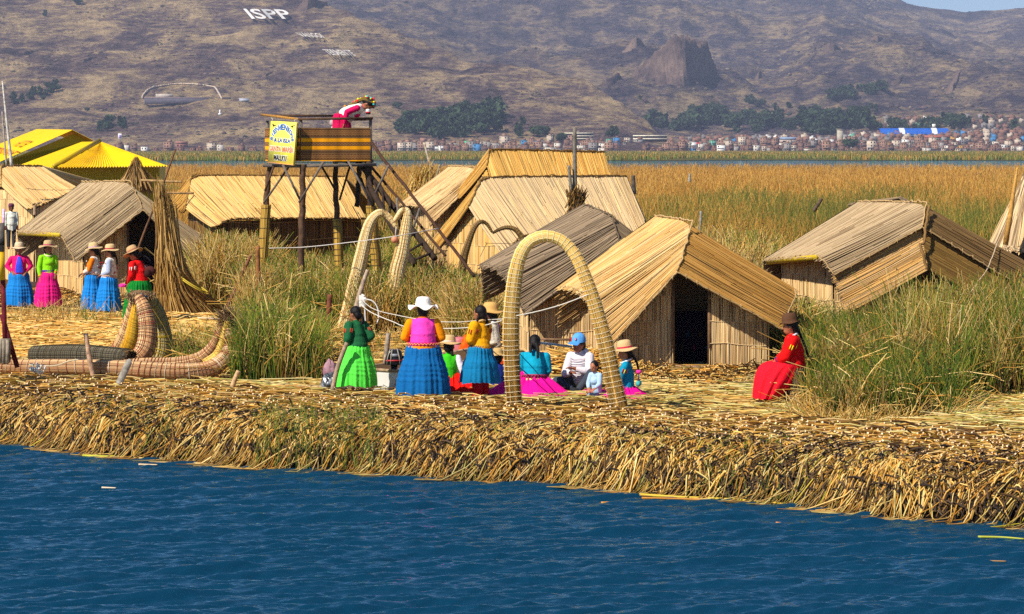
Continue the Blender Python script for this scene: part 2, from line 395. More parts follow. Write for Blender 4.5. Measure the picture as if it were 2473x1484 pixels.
for A in HILLS:
    n, m = A.shape[:2]; i = np.arange(n - 1)[:, None] * m; j = np.arange(m - 1)[None]
    q = np.stack([i + j, i + j + 1, i + m + j + 1, i + m + j], -1).reshape(-1, 4)
    bv.append(BVHTree.FromPolygons(A.reshape(-1, 3).tolist(), q.tolist()))
plainbv = BVHTree.FromPolygons([(-3000, 2335, .9), (3000, 2335, .9), (3000, 2800, .9), (-3000, 2800, .9)], [(0, 1, 2, 3)])
def land(px, py, which=None):
    d = Vector(((px - CX) / F, 1.0, -(py - YH) / F)).normalized(); best = None
    for k, b in enumerate(bv + [plainbv]):
        if which is not None and k != which: continue
        h = b.ray_cast(Vector((0, 0, HC)), d)
        if h[0] is not None and (best is None or h[3] < best[3]): best = h
    return np.array(best[0]) if best else None

# --- rock crag on the mountainside
def crag(name, px, py, w, h, label, k):
    """a wedge of rock: it climbs gently from the left and breaks off in a cliff that runs back to the right"""
    p = land(px, py)
    if p is None: return
    s = p[1] / F; nb = NB(); n = 110
    u = np.linspace(-1, 1, n); U, V = np.meshgrid(u, u)
    line = .06 + .80 * (V + .55) / 1.55 + .07 * (fbm(V * 5 + k, V * 0 + k, 4) - .5); d = U - line
    top = np.interp(V + .1 * (fbm(U * 3, V * 3 + k, 3) - .5), [-1, -.72, -.55, -.3, 0, .4, .75, 1], [0, .30, .97, 1.0, .86, .66, .48, .2])
    fall = np.interp(d, [-1.6, -1.0, -.6, -.22, -.03, .0, .05, .12], [0, .12, .42, .88, 1.0, .98, .25, .0])
    edge = np.interp(np.maximum(abs(U), abs(V)), [0, .8, 1], [1, 1, 0])
    Zc = top * fall * edge * (0.80 + 0.34 * fbm(U * 3 + k, V * 3, 5, ridged=True)); st = np.round(Zc * 8) / 8; Zc = (Zc * .6 + st * .4) * h * s - 5
    jag = (fbm(U * 6 + k, V * 6 + 3, 4) - 0.5) * w * s * 0.09
    XX = p[0] + U * w * s / 2 + jag; YY = p[1] + (V + .55) * w * s * 0.75; gz = np.full(XX.shape, p[2])
    for i in range(0, n, 3):
        for j in range(0, n, 3):
            for b_ in bv:
                hq = b_.ray_cast(Vector((XX[i, j], YY[i, j], 3000)), Vector((0, 0, -1)))
                if hq[0] is not None: gz[i:i + 3, j:j + 3] = max(hq[0][2], -5) if b_ is bv[0] or gz[i, j] == p[2] else max(gz[i, j], hq[0][2])
    nb.quadsheet(np.stack([XX, YY, gz + Zc], -1), hexc('#6d5350'))
    tag(nb.build(name, M_rock), kind='structure')
m, t, b = newmat('crag_rock', 0.95, 0.05)
g = t.nodes.new('ShaderNodeNewGeometry'); mp = t.nodes.new('ShaderNodeMapping'); mp.inputs['Scale'].default_value = (1, 1, 0.5)
n = t.nodes.new('ShaderNodeTexNoise'); n.inputs['Scale'].default_value = 0.03; n.inputs['Detail'].default_value = 8; n.inputs['Roughness'].default_value = 0.7
cr = t.nodes.new('ShaderNodeValToRGB'); cr.color_ramp.elements[0].color = (*hexc('#372c30'), 1); cr.color_ramp.elements[1].color = (*hexc('#8c7464'), 1)
cr.color_ramp.elements[0].position = 0.35; cr.color_ramp.elements[1].position = 0.66
bp = t.nodes.new('ShaderNodeBump'); bp.inputs['Strength'].default_value = 1; bp.inputs['Distance'].default_value = 12
t.links.new(g.outputs['Position'], mp.inputs[0]); t.links.new(mp.outputs[0], n.inputs['Vector']); t.links.new(n.outputs[0], cr.inputs[0])
t.links.new(cr.outputs[0], b.inputs['Base Color']); t.links.new(n.outputs[0], bp.inputs['Height']); t.links.new(bp.outputs[0], b.inputs['Normal'])
M_rock = m
crag('rock_crag', 1650, 188, 270, 104, '', 1.0)
crag('rock_outcrop', 1535, 112, 90, 30, '', 5.0)
crag('rock_outcrop', 1832, 192, 46, 24, '', 9.0)
crag('rock_outcrop', 2010, 118, 90, 20, '', 13.0)
crag('rock_outcrop', 2118, 100, 60, 18, '', 14.0)
crag('rock_outcrop', 2300, 220, 90, 24, '', 15.0)
crag('rock_outcrop', 1480, 205, 110, 28, '', 21.0)
crag('rock_outcrop', 745, 20, 120, 30, '', 17.0)
crag('rock_outcrop', 640, 185, 80, 16, '', 27.0)
crag('rock_outcrop', 925, 232, 70, 14, '', 28.0)
crag('rock_outcrop', 200, 150, 90, 18, '', 29.0)
crag('rock_outcrop', 60, 130, 90, 16, '', 30.0)
crag('rock_outcrop', 2170, 205, 80, 16, '', 31.0)

# ---- scrub and loose rocks scattered over the slopes
oc = np.array([[1, 0, 0], [-1, 0, 0], [0, 1, 0], [0, -1, 0], [0, 0, .8], [0, 0, -.5]]); of = np.array([[0, 2, 4], [2, 1, 4], [1, 3, 4], [3, 0, 4], [2, 0, 5], [1, 2, 5], [3, 1, 5], [0, 3, 5]])
for A, n, smin, smax, th_ in ((HILLS[0], 17000, .7, 2.8, .50), (HILLS[1], 22000, 1.2, 5.0, .50)):
    g = A.reshape(-1, 3); k = rng.integers(0, len(g), n); p = g[k] + rng.normal(0, 3, (n, 3)) * [1, 1, 0]; m_ = (fbm(p[:, 0] / 70, p[:, 1] / 160 , 3) > th_ - .02) & (p[:, 2] > 8); p = p[m_]; n = len(p)
    sz = smin + (smax - smin) * rng.random(n) ** 3; V = oc[None] * sz[:, None, None] * rng.uniform(.5, 1.4, (n, 6, 1)) * np.array([1.5, 1, .8]) + p[:, None]
    c = pal([hexc('#4a4438'), hexc('#544440'), hexc('#665250'), hexc('#444438'), hexc('#84705e')], n, .15); nb = NB()
    nb.add(V.reshape(-1, 3), None, (of[None] + 6 * np.arange(n)[:, None, None]).reshape(-1, 3), np.clip(np.repeat(c, 6, 0), 0, 1)); tag(nb.build('hillside_scrub', M_far), kind='stuff')
# ------------------------------------------------------------------ far trees
def tree_meshes(k, bushy):
    r = np.random.default_rng(100 + k); nb = NB(); N = 520
    H = 1.0; pts = []
    lobes = r.normal(0, 1, (9, 3)) * [0.14 if not bushy else 0.24, 0.14 if not bushy else 0.24, 0] + np.stack([np.zeros(9), np.zeros(9), np.linspace(0.25, 0.9, 9) if not bushy else r.uniform(0.35, 0.8, 9)], -1)
    L = r.integers(0, 9, N); rad = np.interp(lobes[L, 2], [0.2, 0.5, 1.0], [0.2, 0.22, 0.09]) * (1.35 if bushy else 1)
    v = r.normal(size=(N, 3)); v /= np.linalg.norm(v, axis=1, keepdims=True)
    C = lobes[L] + v * (rad * r.random(N) ** 0.4)[:, None]
    a = r.normal(size=(N, 3)) * 0.05; b = r.normal(size=(N, 3)) * 0.05
    V = np.stack([C - a - b, C + a - b * .6, C + a + b, C - a * .7 + b], 1).reshape(-1, 3)
    cc = np.repeat(np.clip(hexc('#34442a')[None] * r.uniform(0.6, 1.7, (N, 1)), 0, 1), 4, 0)
    nb.add(V, np.arange(4 * N).reshape(-1, 4), None, cc)
    o = nb.build('crown', M_leaf); me = o.data; bpy.data.objects.remove(o)
    nb = NB(); nb.tube([[0, 0, -0.05], [0.01, 0, 0.2], [0, 0.01, 0.55]], [0.03, 0.022, 0.008], hexc('#5a4636'), S=6)
    o = nb.build('trunk', M_wood); mt = o.data; bpy.data.objects.remove(o)
    return me, mt
TM = [tree_meshes(k, k % 2) for k in range(6)]
def tree(px, py, hpx, label, group, k=None):
    p = land(px, py)
    if p is None: return
    k = random.randrange(6) if k is None else k
    s = hpx * p[1] / F
    r = thing('tree', label, 'tree', (p[0], p[1], p[2] - 0.3), group)
    for nm, me in (('crown', TM[k][0]), ('trunk', TM[k][1])):
        o = bpy.data.objects.new(nm, me); scene.collection.objects.link(o); o.parent = r
    r.scale = (s * random.uniform(.85, 1.25), s, s); r.rotation_euler = (0, 0, random.uniform(0, 6.28))
def grove(poly, n, h0, h1, label, group):
    """trees standing in a patch of hillside"""
    xs = [p[0] for p in poly]; ys = [p[1] for p in poly]; c = 0; tries = 0; got = []
    while c < n and tries < n * 60:
        tries += 1; x = random.uniform(min(xs), max(xs)); y = random.uniform(min(ys), max(ys)); ins = False
        for i in range(len(poly)):
            (x1, y1), (x2, y2) = poly[i], poly[i - 1]
            if (y1 > y) != (y2 > y) and x < (x2 - x1) * (y - y1) / (y2 - y1) + x1: ins = not ins
        if ins: got.append((x, y)); c += 1
    for x, y in got: tree(x, y, random.uniform(h0, h1), label, group)
grove([(960, 318), (990, 300), (1080, 285), (1130, 268), (1200, 272), (1205, 318), (1130, 335), (1040, 340), (980, 330)], 64, 22, 50, 'dark tree in the big grove on the left hill above the middle town', 'trees of the middle grove')
grove([(1240, 300), (1330, 300), (1340, 330), (1250, 335)], 10, 14, 32, 'dark tree right of the big grove, above the tall golden roof', 'trees right of the middle grove')
grove([(1560, 305), (1700, 285), (1840, 300), (2120, 285), (2125, 330), (1900, 334), (1620, 318)], 74, 20, 46, 'dark tree in the long wood behind the town, left of the blue hall', 'trees of the long wood')
grove([(2140, 312), (2320, 300), (2330, 314), (2150, 322)], 24, 16, 34, 'dark tree behind the long blue hall', 'trees behind the blue hall')
grove([(1995, 236), (2060, 222), (2140, 214), (2150, 224), (2060, 240), (2000, 245)], 28, 13, 26, 'dark tree in the small wood halfway up the right hill', 'trees of the small high wood')
grove([(2030, 272), (2120, 258), (2125, 272), (2040, 280)], 10, 10, 20, 'dark tree in the row below the small high wood', 'trees below the high wood')
grove([(1790, 238), (1850, 250), (1860, 262), (1800, 250)], 9, 10, 20, 'dark tree on the slope right under the rock crag', 'trees under the crag')
grove([(20, 235), (60, 232), (90, 222), (130, 205), (150, 215), (90, 250), (30, 262)], 15, 12, 22, 'dark tree in the scattered grove on the far left hillside', 'trees of the far left grove')
grove([(232, 305), (262, 300), (305, 300), (300, 318), (240, 322)], 9, 14, 28, 'dark tree in the grove above the yellow roofs', 'trees above the yellow roofs')
for a in ((110, 40, 16, 'small dark tree alone near the top left corner'), (185, 12, 20, 'bushy dark tree at the top edge left of the white letters'),
          (212, 270, 12, 'lone round dark bush left of the yellow roofs grove'), (270, 310, 12, 'dark bush low on the hill above the taller yellow roof'),
          (2448, 318, 30, 'dark tree at the right edge of the town'), (2380, 300, 22, 'small dark tree among houses near the right edge'),
          (2057, 362, 30, 'round dark tree beside the concrete silo'), (1872, 262, 14, 'left one of two lone trees on the slope right of the crag'),
          (1905, 262, 16, 'right one of two lone trees on the slope right of the crag'), (1935, 368, 26, 'slim dark tree by the white shore houses'),
          (1357, 345, 26, 'tall slim dark tree beside the striped hotel'), (1485, 330, 26, 'dark tree behind the red roofed building'),
          (1470, 330, 18, 'shorter dark tree left of the one behind the red roof'), (960, 262, 16, 'lone dark tree above the big grove, left side'),
          (1165, 258, 14, 'lone dark tree above the big grove, right side'), (1545, 240, 10, 'lone round bush on the ridge left of the crag'),
          (2190, 325, 22, 'dark tree in front of the blue hall near its middle'), (2230, 325, 20, 'dark tree in front of the blue hall near its right end')):
    tree(*a[:3], a[3], None)
# ------------------------------------------------------------------ the town
HC_ = {'brick': [hexc('#8a6656'), hexc('#7c5e52'), hexc('#9a7866')], 'pale': [hexc('#c9b7a2'), hexc('#d8cfc0')], 'grey': [hexc('#8d8580'), hexc('#a39a92')],
       'white': [hexc('#f0ece4')], 'blue': [hexc('#4a86b8')], 'green': [hexc('#6fb69a')], 'ochre': [hexc('#c89a50')]}
def house_mesh(kind, k, wd, dp, fl):
    r = random.Random(k * 31 + len(kind)); nb = NB(); c = HC_[kind][k % len(HC_[kind])]; h = 2.7 * fl
    nb.box((0, 0, h / 2 - 1), (wd, dp, h + 2), c)
    nb.box((0, 0, h + 0.18), (wd + 0.3, dp + 0.3, 0.3), c * 0.8)
    if r.random() < 0.6: nb.box((r.uniform(-.25, .25) * wd, 0, h + 1.2), (wd * 0.42, dp * 0.5, 2.0), HC_['brick'][k % 3] * 1.1)
    for f in range(fl):
        for j in range(max(2, int(wd // 2.4))):
            x = -wd / 2 + wd * (j + 0.5) / max(2, int(wd // 2.4)); z = f * 2.7 + 1.5
            if r.random() < 0.8: nb.box((x, -dp / 2, z), (1.1, 0.12, 1.2), hexc('#2b2628'))
    for f in range(fl):
        for y in (-0.22, 0.22): nb.box((-wd / 2, y * dp, f * 2.7 + 1.5), (0.12, 1.0, 1.1), hexc('#2b2628'))
    if r.random() < 0.5: nb.box((0, -dp / 2 - 0.4, 2.8), (wd * 0.9, 0.9, 0.14), hexc(r.choice(['#d8d4cc', '#b8a898', '#8898a8'])))
    o = nb.build('house', M_far); me = o.data; bpy.data.objects.remove(o); return me
HM = {}
for kind in HC_:
    HM[kind] = [house_mesh(kind, k, 5.5 + 1.3 * (k % 4), 6.0, 1 + k % 3) for k in range(5 if kind in ('brick', 'pale', 'grey') else 2)]
ZN = [(255, 480, 'above the reeds beside the yellow roofs'), (480, 660, 'on the shore left of the watchtower'), (900, 1180, 'on the shore right of the watchtower'),
      (1180, 1480, 'behind the tall golden roof'), (1480, 1760, 'right of the red roofed building'), (1760, 2060, 'around the silo'),
      (2060, 2300, 'in front of the blue hall'), (2300, 2500, 'at the right edge of the town')]
KW = {'brick': 'reddish brick', 'pale': 'pale plastered', 'grey': 'grey concrete', 'white': 'white', 'blue': 'blue painted', 'green': 'green painted', 'ochre': 'ochre painted'}
n_houses = 0; FARH = NB()
def house(px, py, kind, k=None, sc=1.0, where=None):
    p = land(px, py)
    if p is None: return
    me = random.choice(HM[kind]) if k is None else HM[kind][k]
    global n_houses; n_houses += 1
    if n_houses > 285:                      # the smallest, farthest ones: one mass
        s = .82 * random.uniform(.8, 1.2); c = HC_[kind][0]
        FARH.box(p + [0, 0, 2.5 * s], (7 * s, 6 * s, 6.5 * s), c * random.uniform(.8, 1.1)); FARH.box(p + [random.uniform(-1, 1), -3.05 * s, 2.6 * s], (1.3 * s, .1, 1.3 * s), hexc('#2b2628'))
        FARH.box(p + [random.uniform(-2, 2), 0, 6.2 * s], (3 * s, 3 * s, 2.2 * s), c * .85); return
    o = bpy.data.objects.new('house', me); scene.collection.objects.link(o)
    o.location = tuple(p); s = .82 * sc * random.uniform(0.85, 1.2); o.scale = (s, s, s * random.uniform(.85, 1.15)); o.rotation_euler = (0, 0, random.uniform(-0.5, 0.5))
    z = next((z for z in ZN if z[0] <= px < z[1]), ZN[-1])
    wh = where or z[2]
    tag(o, 'small %s flat-roofed town house %s' % (KW[kind], wh), 'house', '%s houses %s' % (KW[kind], wh))
def rk(): return random.choices(['brick', 'pale', 'grey', 'white', 'blue', 'green', 'ochre'], [58, 20, 13, 5, 2, 1, 2])[0]
def rowh(x0, x1, y0, y1, step, jit=1.2):
    x = x0
    while x < x1:
        t = (x - x0) / (x1 - x0); house(x, y0 + (y1 - y0) * t + random.uniform(-jit, jit), rk()); x += step * .88 * random.uniform(0.75, 1.3)
random.seed(5)
rowh(255, 330, 364.0, 364.0, 18, .4); rowh(350, 480, 364, 364, 32, .4); rowh(480, 655, 364.0, 364.0, 30, .4)
rowh(905, 1480, 364.5, 365, 17, .3); rowh(905, 1500, 359, 357.5, 19, .8); rowh(960, 1520, 354, 351, 23, 1.2)
rowh(1300, 1560, 346, 344, 26, 1.5)
rowh(1560, 2473, 365, 365, 18, .3); rowh(1620, 2473, 359, 357, 18, .8); rowh(1640, 2473, 352, 349, 19, 1); rowh(1680, 2473, 345, 342, 21, 1.4)
rowh(2040, 2473, 337, 333, 21, 1.5); rowh(1700, 1900, 338, 338, 40, 2); rowh(2120, 2473, 303, 298, 24, 2.5); rowh(2140, 2473, 293, 286, 28, 2.5); rowh(2330, 2473, 325, 320, 26, 2)
rowh(1800, 1900, 277, 279, 26, 2); rowh(1620, 2060, 341, 337, 24, 1.5); rowh(2060, 2473, 331, 327, 22, 1.5); rowh(2150, 2473, 308, 311, 24, 2)
tag(FARH.build('far_houses', M_far), kind='stuff')
def bigbox(name, label, cat, px0, px1, py0, py1, parts, depth=12):
    """a larger building of the town; parts = callable(nb-factory, W, H, root, origin)"""
    p = land((px0 + px1) / 2, py1); s = p[1] / F; W = (px1 - px0) * s; H = (py1 - py0) * s
    r = thing(name, label, cat, p); parts(r, p, W, H); return r
def red_hall(r, p, W, H):
    nb = NB(); nb.box(p + [0, 0, H * .22], (W, 10, H * .5), hexc('#f2efe8')); nb.build('wall', M_far, r)
    nb = NB(); a = p + [0, 0, H * .47]
    nb.add([a + [-W * .52, -6, 0], a + [W * .52, -6, 0], a + [W * .50, 2, H * .45], a + [-W * .40, 2, H * .45], a + [-W * .52, 9, 0], a + [W * .52, 9, 0]], [[0, 1, 2, 3], [3, 2, 5, 4]], [[0, 3, 4]], hexc('#b04a44')); nb.build('roof', M_far, r)
    for i in range(8):
        nb = NB(); nb.box(p + [-W * .42 + i * W * .12, -5.05, H * .2], (W * .05, .2, H * .3), hexc('#2a2a34')); nb.build('window', M_far, r)
    nb = NB(); nb.box(p + [0, -7, .9], (W * 1.25, .6, 3), hexc('#d9a23c')); nb.build('boundary_wall', M_far, r)
bigbox('long_hall', 'long white hall with red roof behind an ochre wall on the shore', 'building', 1506, 1602, 342, 366, red_hall)
def blue_hall(r, p, W, H):
    nb = NB(); n = 10; th = np.linspace(0, math.pi, n)
    rows = []
    for x in np.linspace(-W / 2, W / 2, 21):
        rows.append(np.stack([np.full(n, p[0] + x), p[1] - 14 * np.cos(th), p[2] + H * .25 + H * .75 * np.sin(th)], -1))
    rows = np.array(rows); cols = np.zeros((21, n, 3)); cols[:] = hexc('#1a5fc0')
    nb.quadsheet(rows, cols.reshape(-1, 3)); nb.build('roof', M_far, r)
    for f, l in ((-.18, 1), (.29, 1)):
        nb = NB(); xx = np.linspace(f * W - W * .04, f * W + W * .04, 3)
        nb.quadsheet(np.array([np.stack([np.full(n, p[0] + x), p[1] - 14.2 * np.cos(th), p[2] + H * .25 + (H * .75 + .3) * np.sin(th)], -1) for x in xx]), hexc('#e8eaf0')); nb.build('roof_panel', M_far, r)
    nb = NB(); nb.box(p + [0, 0, H * .12], (W, 27, H * .26), hexc('#4a78b0')); nb.build('wall', M_far, r)
bigbox('blue_hall', 'long arched bright blue hall with two white roof stripes', 'building', 2122, 2288, 310, 330, blue_hall)
def hotel(n):
    def f(r, p, W, H):
        nb = NB(); nb.box(p + [0, 0, H / 2], (W, 10, H), hexc('#5c4c48')); nb.build('wall', M_far, r)
        for i in range(n):
            nb = NB(); nb.box(p + [0, -5.4, H * (i + .95) / n], (W * 1.02, 1.2, H * .38 / n), hexc('#efe6cc')); nb.build('balcony', M_far, r)
    return f
bigbox('hotel', 'three-storey hotel with cream balcony bands beside a slim tree', 'building', 1364, 1432, 322, 342, hotel(3))
bigbox('school', 'two-storey cream banded block above the red roofed hall', 'building', 1529, 1610, 328, 343, hotel(2))
bigbox('low_block', 'pale low banded block among the dark wood behind the town', 'building', 1850, 1905, 274, 283, hotel(1))
def silo(r, p, W, H):
    nb = NB(); nb.tube([p - [0, 0, 2], p + [0, 0, H * .94]], [W / 2, W / 2], hexc('#b9b09a'), S=20); nb.build('shaft', M_far, r)
    nb = NB(); nb.tube([p + [0, 0, H * .93], p + [0, 0, H]], [W * .56, W * .56], hexc('#a09682'), S=20); nb.build('cap', M_far, r)
bigbox('silo', 'tall round pale concrete silo in the town', 'silo', 2021, 2036, 312, 347, silo)
def tank(r, p, W, H):
    nb = NB(); nb.tube([p + [0, 0, H * .6], p + [0, 0, H]], [W / 2, W / 2], hexc('#f0ece0'), S=14); nb.build('tank', M_far, r)
    nb = NB(); nb.tube([p - [0, 0, 1], p + [0, 0, H * .6]], [W / 4, W / 4], hexc('#8fa0b8'), S=8); nb.build('shaft', M_far, r)
bigbox('water_tower', 'small white water tower at the right end of the blue hall', 'tower', 2251, 2260, 300, 322, tank)
def greenh(c1, c2):
    def f(r, p, W, H):
        nb = NB(); nb.box(p + [0, 0, H * .3], (W, 8, H * .6 + 2), c2); nb.build('wall', M_far, r)
        nb = NB(); nb.box(p + [0, -.3, H * .8], (W, 8, H * .42), c1); nb.build('upper_storey', M_far, r)
        for i in range(3):
            nb = NB(); nb.box(p + [(-.3 + .3 * i) * W, -4.1, H * .3], (W * .14, .2, H * .2), hexc('#302a2c')); nb.build('window', M_far, r)
    return f
bigbox('green_building', 'block with bright green upper storey right of the watchtower', 'building', 1122, 1146, 341, 358, greenh(hexc('#58c08c'), hexc('#9a7060')))
bigbox('yellow_house', 'small yellow house on the shore left of the silo', 'house', 1934, 1954, 353, 367, greenh(hexc('#e0d870'), hexc('#e0d870') * .9))
bigbox('white_house', 'bright white block on the shore left of the yellow house', 'house', 1862, 1882, 352, 367, greenh(hexc('#ece8e2'), hexc('#e0dcd6')))
bigbox('red_sign_building', 'building with a red upper front in the middle of the town', 'building', 1675, 1696, 345, 358, greenh(hexc('#d03848'), hexc('#b09088')))
bigbox('teal_roof_building', 'wide building with red roof and teal front below the blue hall', 'building', 2232, 2292, 328, 342, greenh(hexc('#b86a58'), hexc('#2a9484')))
bigbox('brick_block', 'large bare brick block on the shore left of the watchtower', 'building', 425, 452, 342, 356, greenh(hexc('#a8776a'), hexc('#a8776a')))
bigbox('brick_tower_block', 'tall narrow brick block right of the watchtower stairs', 'building', 1015, 1030, 334, 362, greenh(hexc('#a07464'), hexc('#98705f')))
bigbox('metal_roof_building', 'building with grey metal roof in front of the wood', 'building', 1883, 1935, 332, 346, greenh(hexc('#8da0bc'), hexc('#c9b3a2')))
# billboard
p = land(290, 352); s = p[1] / F; r = thing('billboard', 'tall white billboard on a post behind the yellow roofs', 'billboard', p)
nb = NB(); nb.box(p + [0, 0, 22 * s], (9 * s, .6, 14 * s), hexc('#ece6f0')); nb.build('panel', M_far, r)
nb = NB(); nb.box(p + [0, -.5, 22 * s], (5 * s, .3, 7 * s), hexc('#a08ac8')); nb.build('picture', M_far, r)
nb = NB(); nb.tube([p, p + [0, 0, 15 * s]], [.5, .5], hexc('#707070'), S=6); nb.build('post', M_far, r)

# stadium-like walled enclosure on the left hill
def hillpath(pts, n):
    q = catm(np.array(pts, float), n); return np.array([land(x, y, 0) for x, y in q])
r = thing('walled_enclosure', 'pale stone wall looping up the left hill above a long grey building', 'enclosure', land(343, 240, 0))
pth = hillpath([(343, 239), (350, 227), (368, 214), (410, 206), (440, 204), (480, 206), (512, 211), (522, 216), (536, 240)], 60)
nb = NB()
for a, bq in zip(pth[:-1], pth[1:]): nb.beam(a + [0, 0, .8], bq + [0, 0, .8], 1.4, 2.6, hexc('#cdb8a2'))
nb.build('stone_wall', M_far, r)
a, bq = land(372, 250, 0), land(532, 248, 0)
nb = NB(); nb.box((a + bq) / 2 + [0, 4, 2.2], (np.linalg.norm(a - bq), 9, 6.5), hexc('#5c5660')); nb.build('long_building', M_far, r)
nb = NB(); nb.box((a + bq) / 2 + [0, 4, 5.7], (np.linalg.norm(a - bq) * 1.01, 9.6, .6), hexc('#a08c88')); nb.build('roof_edge', M_far, r)
a, bq = land(378, 240, 0), land(416, 240, 0)
nb = NB(); nb.box((a + bq) / 2 + [0, 0, 3.4], (np.linalg.norm(a - bq), 3, 4.5), hexc('#c0b2a4')); nb.build('retaining_wall', M_far, r)
p = land(590, 245, 0); r = thing('shed', 'white flat-roofed shed right of the walled enclosure on the hill', 'shed', p)
nb = NB(); nb.box(p + [0, 0, 1.2], (10, 6, 2.6), hexc('#b8bcc8')); nb.build('wall', M_far, r); nb = NB(); nb.box(p + [0, 0, 2.8], (10.6, 6.6, .5), hexc('#dfe4ec')); nb.build('roof', M_far, r)
p = land(531, 278, 0); r = thing('monument', 'small white pillar on the hillside below the walled enclosure', 'monument', p)
nb = NB(); nb.box(p + [0, 0, .8], (3, 3, 1.6), hexc('#e8e8ea')); nb.build('base', M_far, r); nb = NB(); nb.box(p + [0, 0, 3.2], (1.6, 1.6, 4), hexc('#f0f0f2')); nb.build('shaft', M_far, r)

# lettering
def text_geo(txt, bold=True):
    cu = bpy.data.curves.new('t', 'FONT'); cu.body = txt; cu.size = 1; cu.resolution_u = 3
    if bold: cu.offset = 0.018
    o = bpy.data.objects.new('t', cu); scene.collection.objects.link(o)
    me = bpy.data.meshes.new_from_object(o.evaluated_get(bpy.context.evaluated_depsgraph_get()))
    bm = bmesh.new(); bm.from_mesh(me); bmesh.ops.triangulate(bm, faces=bm.faces[:]); bmesh.ops.subdivide_edges(bm, edges=[e for e in bm.edges if e.calc_length() > .25], cuts=2, use_grid_fill=False); bmesh.ops.triangulate(bm, faces=bm.faces[:])
    V = np.array([v.co[:] for v in bm.verts]); T = np.array([[v.index for v in f.verts] for f in bm.faces]); bm.free()
    bpy.data.objects.remove(o); bpy.data.curves.remove(cu); bpy.data.meshes.remove(me)
    lo, hi = V.min(0), V.max(0); U = (V[:, :2] - lo[:2]) / (hi[:2] - lo[:2]); return U, T
def hill_text(txt, quad, label, col):
    U, T = text_geo(txt); q = np.array(quad, float)   # TL, TR, BR, BL
    r = None; out = []
    for u, v in U:
        p = (q[3] * (1 - u) + q[2] * u) * (1 - v) + (q[0] * (1 - u) + q[1] * u) * v
        w_ = land(p[0], p[1], 0); d = (w_ - [0, 0, HC]); d /= np.linalg.norm(d)
        out.append(w_ + [0, -10.0, 5.0])
    nb = NB(); nb.add(np.array(out), None, T, col); o = nb.build('hillside_letters', M_far)
    tag(o, label, 'lettering')
hill_text('ISPP', [(588, 31), (690, 33), (712, 56), (610, 56)], 'large white letters laid out near the top of the left hill', hexc('#e6e2da'))
hill_text('VANGOI', [(714, 89), (772, 91), (786, 102), (732, 100)], 'slanted white word on the hill, middle one of the three', hexc('#cfc8bc'))
hill_text('TERMENTE', [(778, 130), (845, 132), (862, 146), (796, 144)], 'slanted white word on the hill, lowest one', hexc('#cfc8bc'))
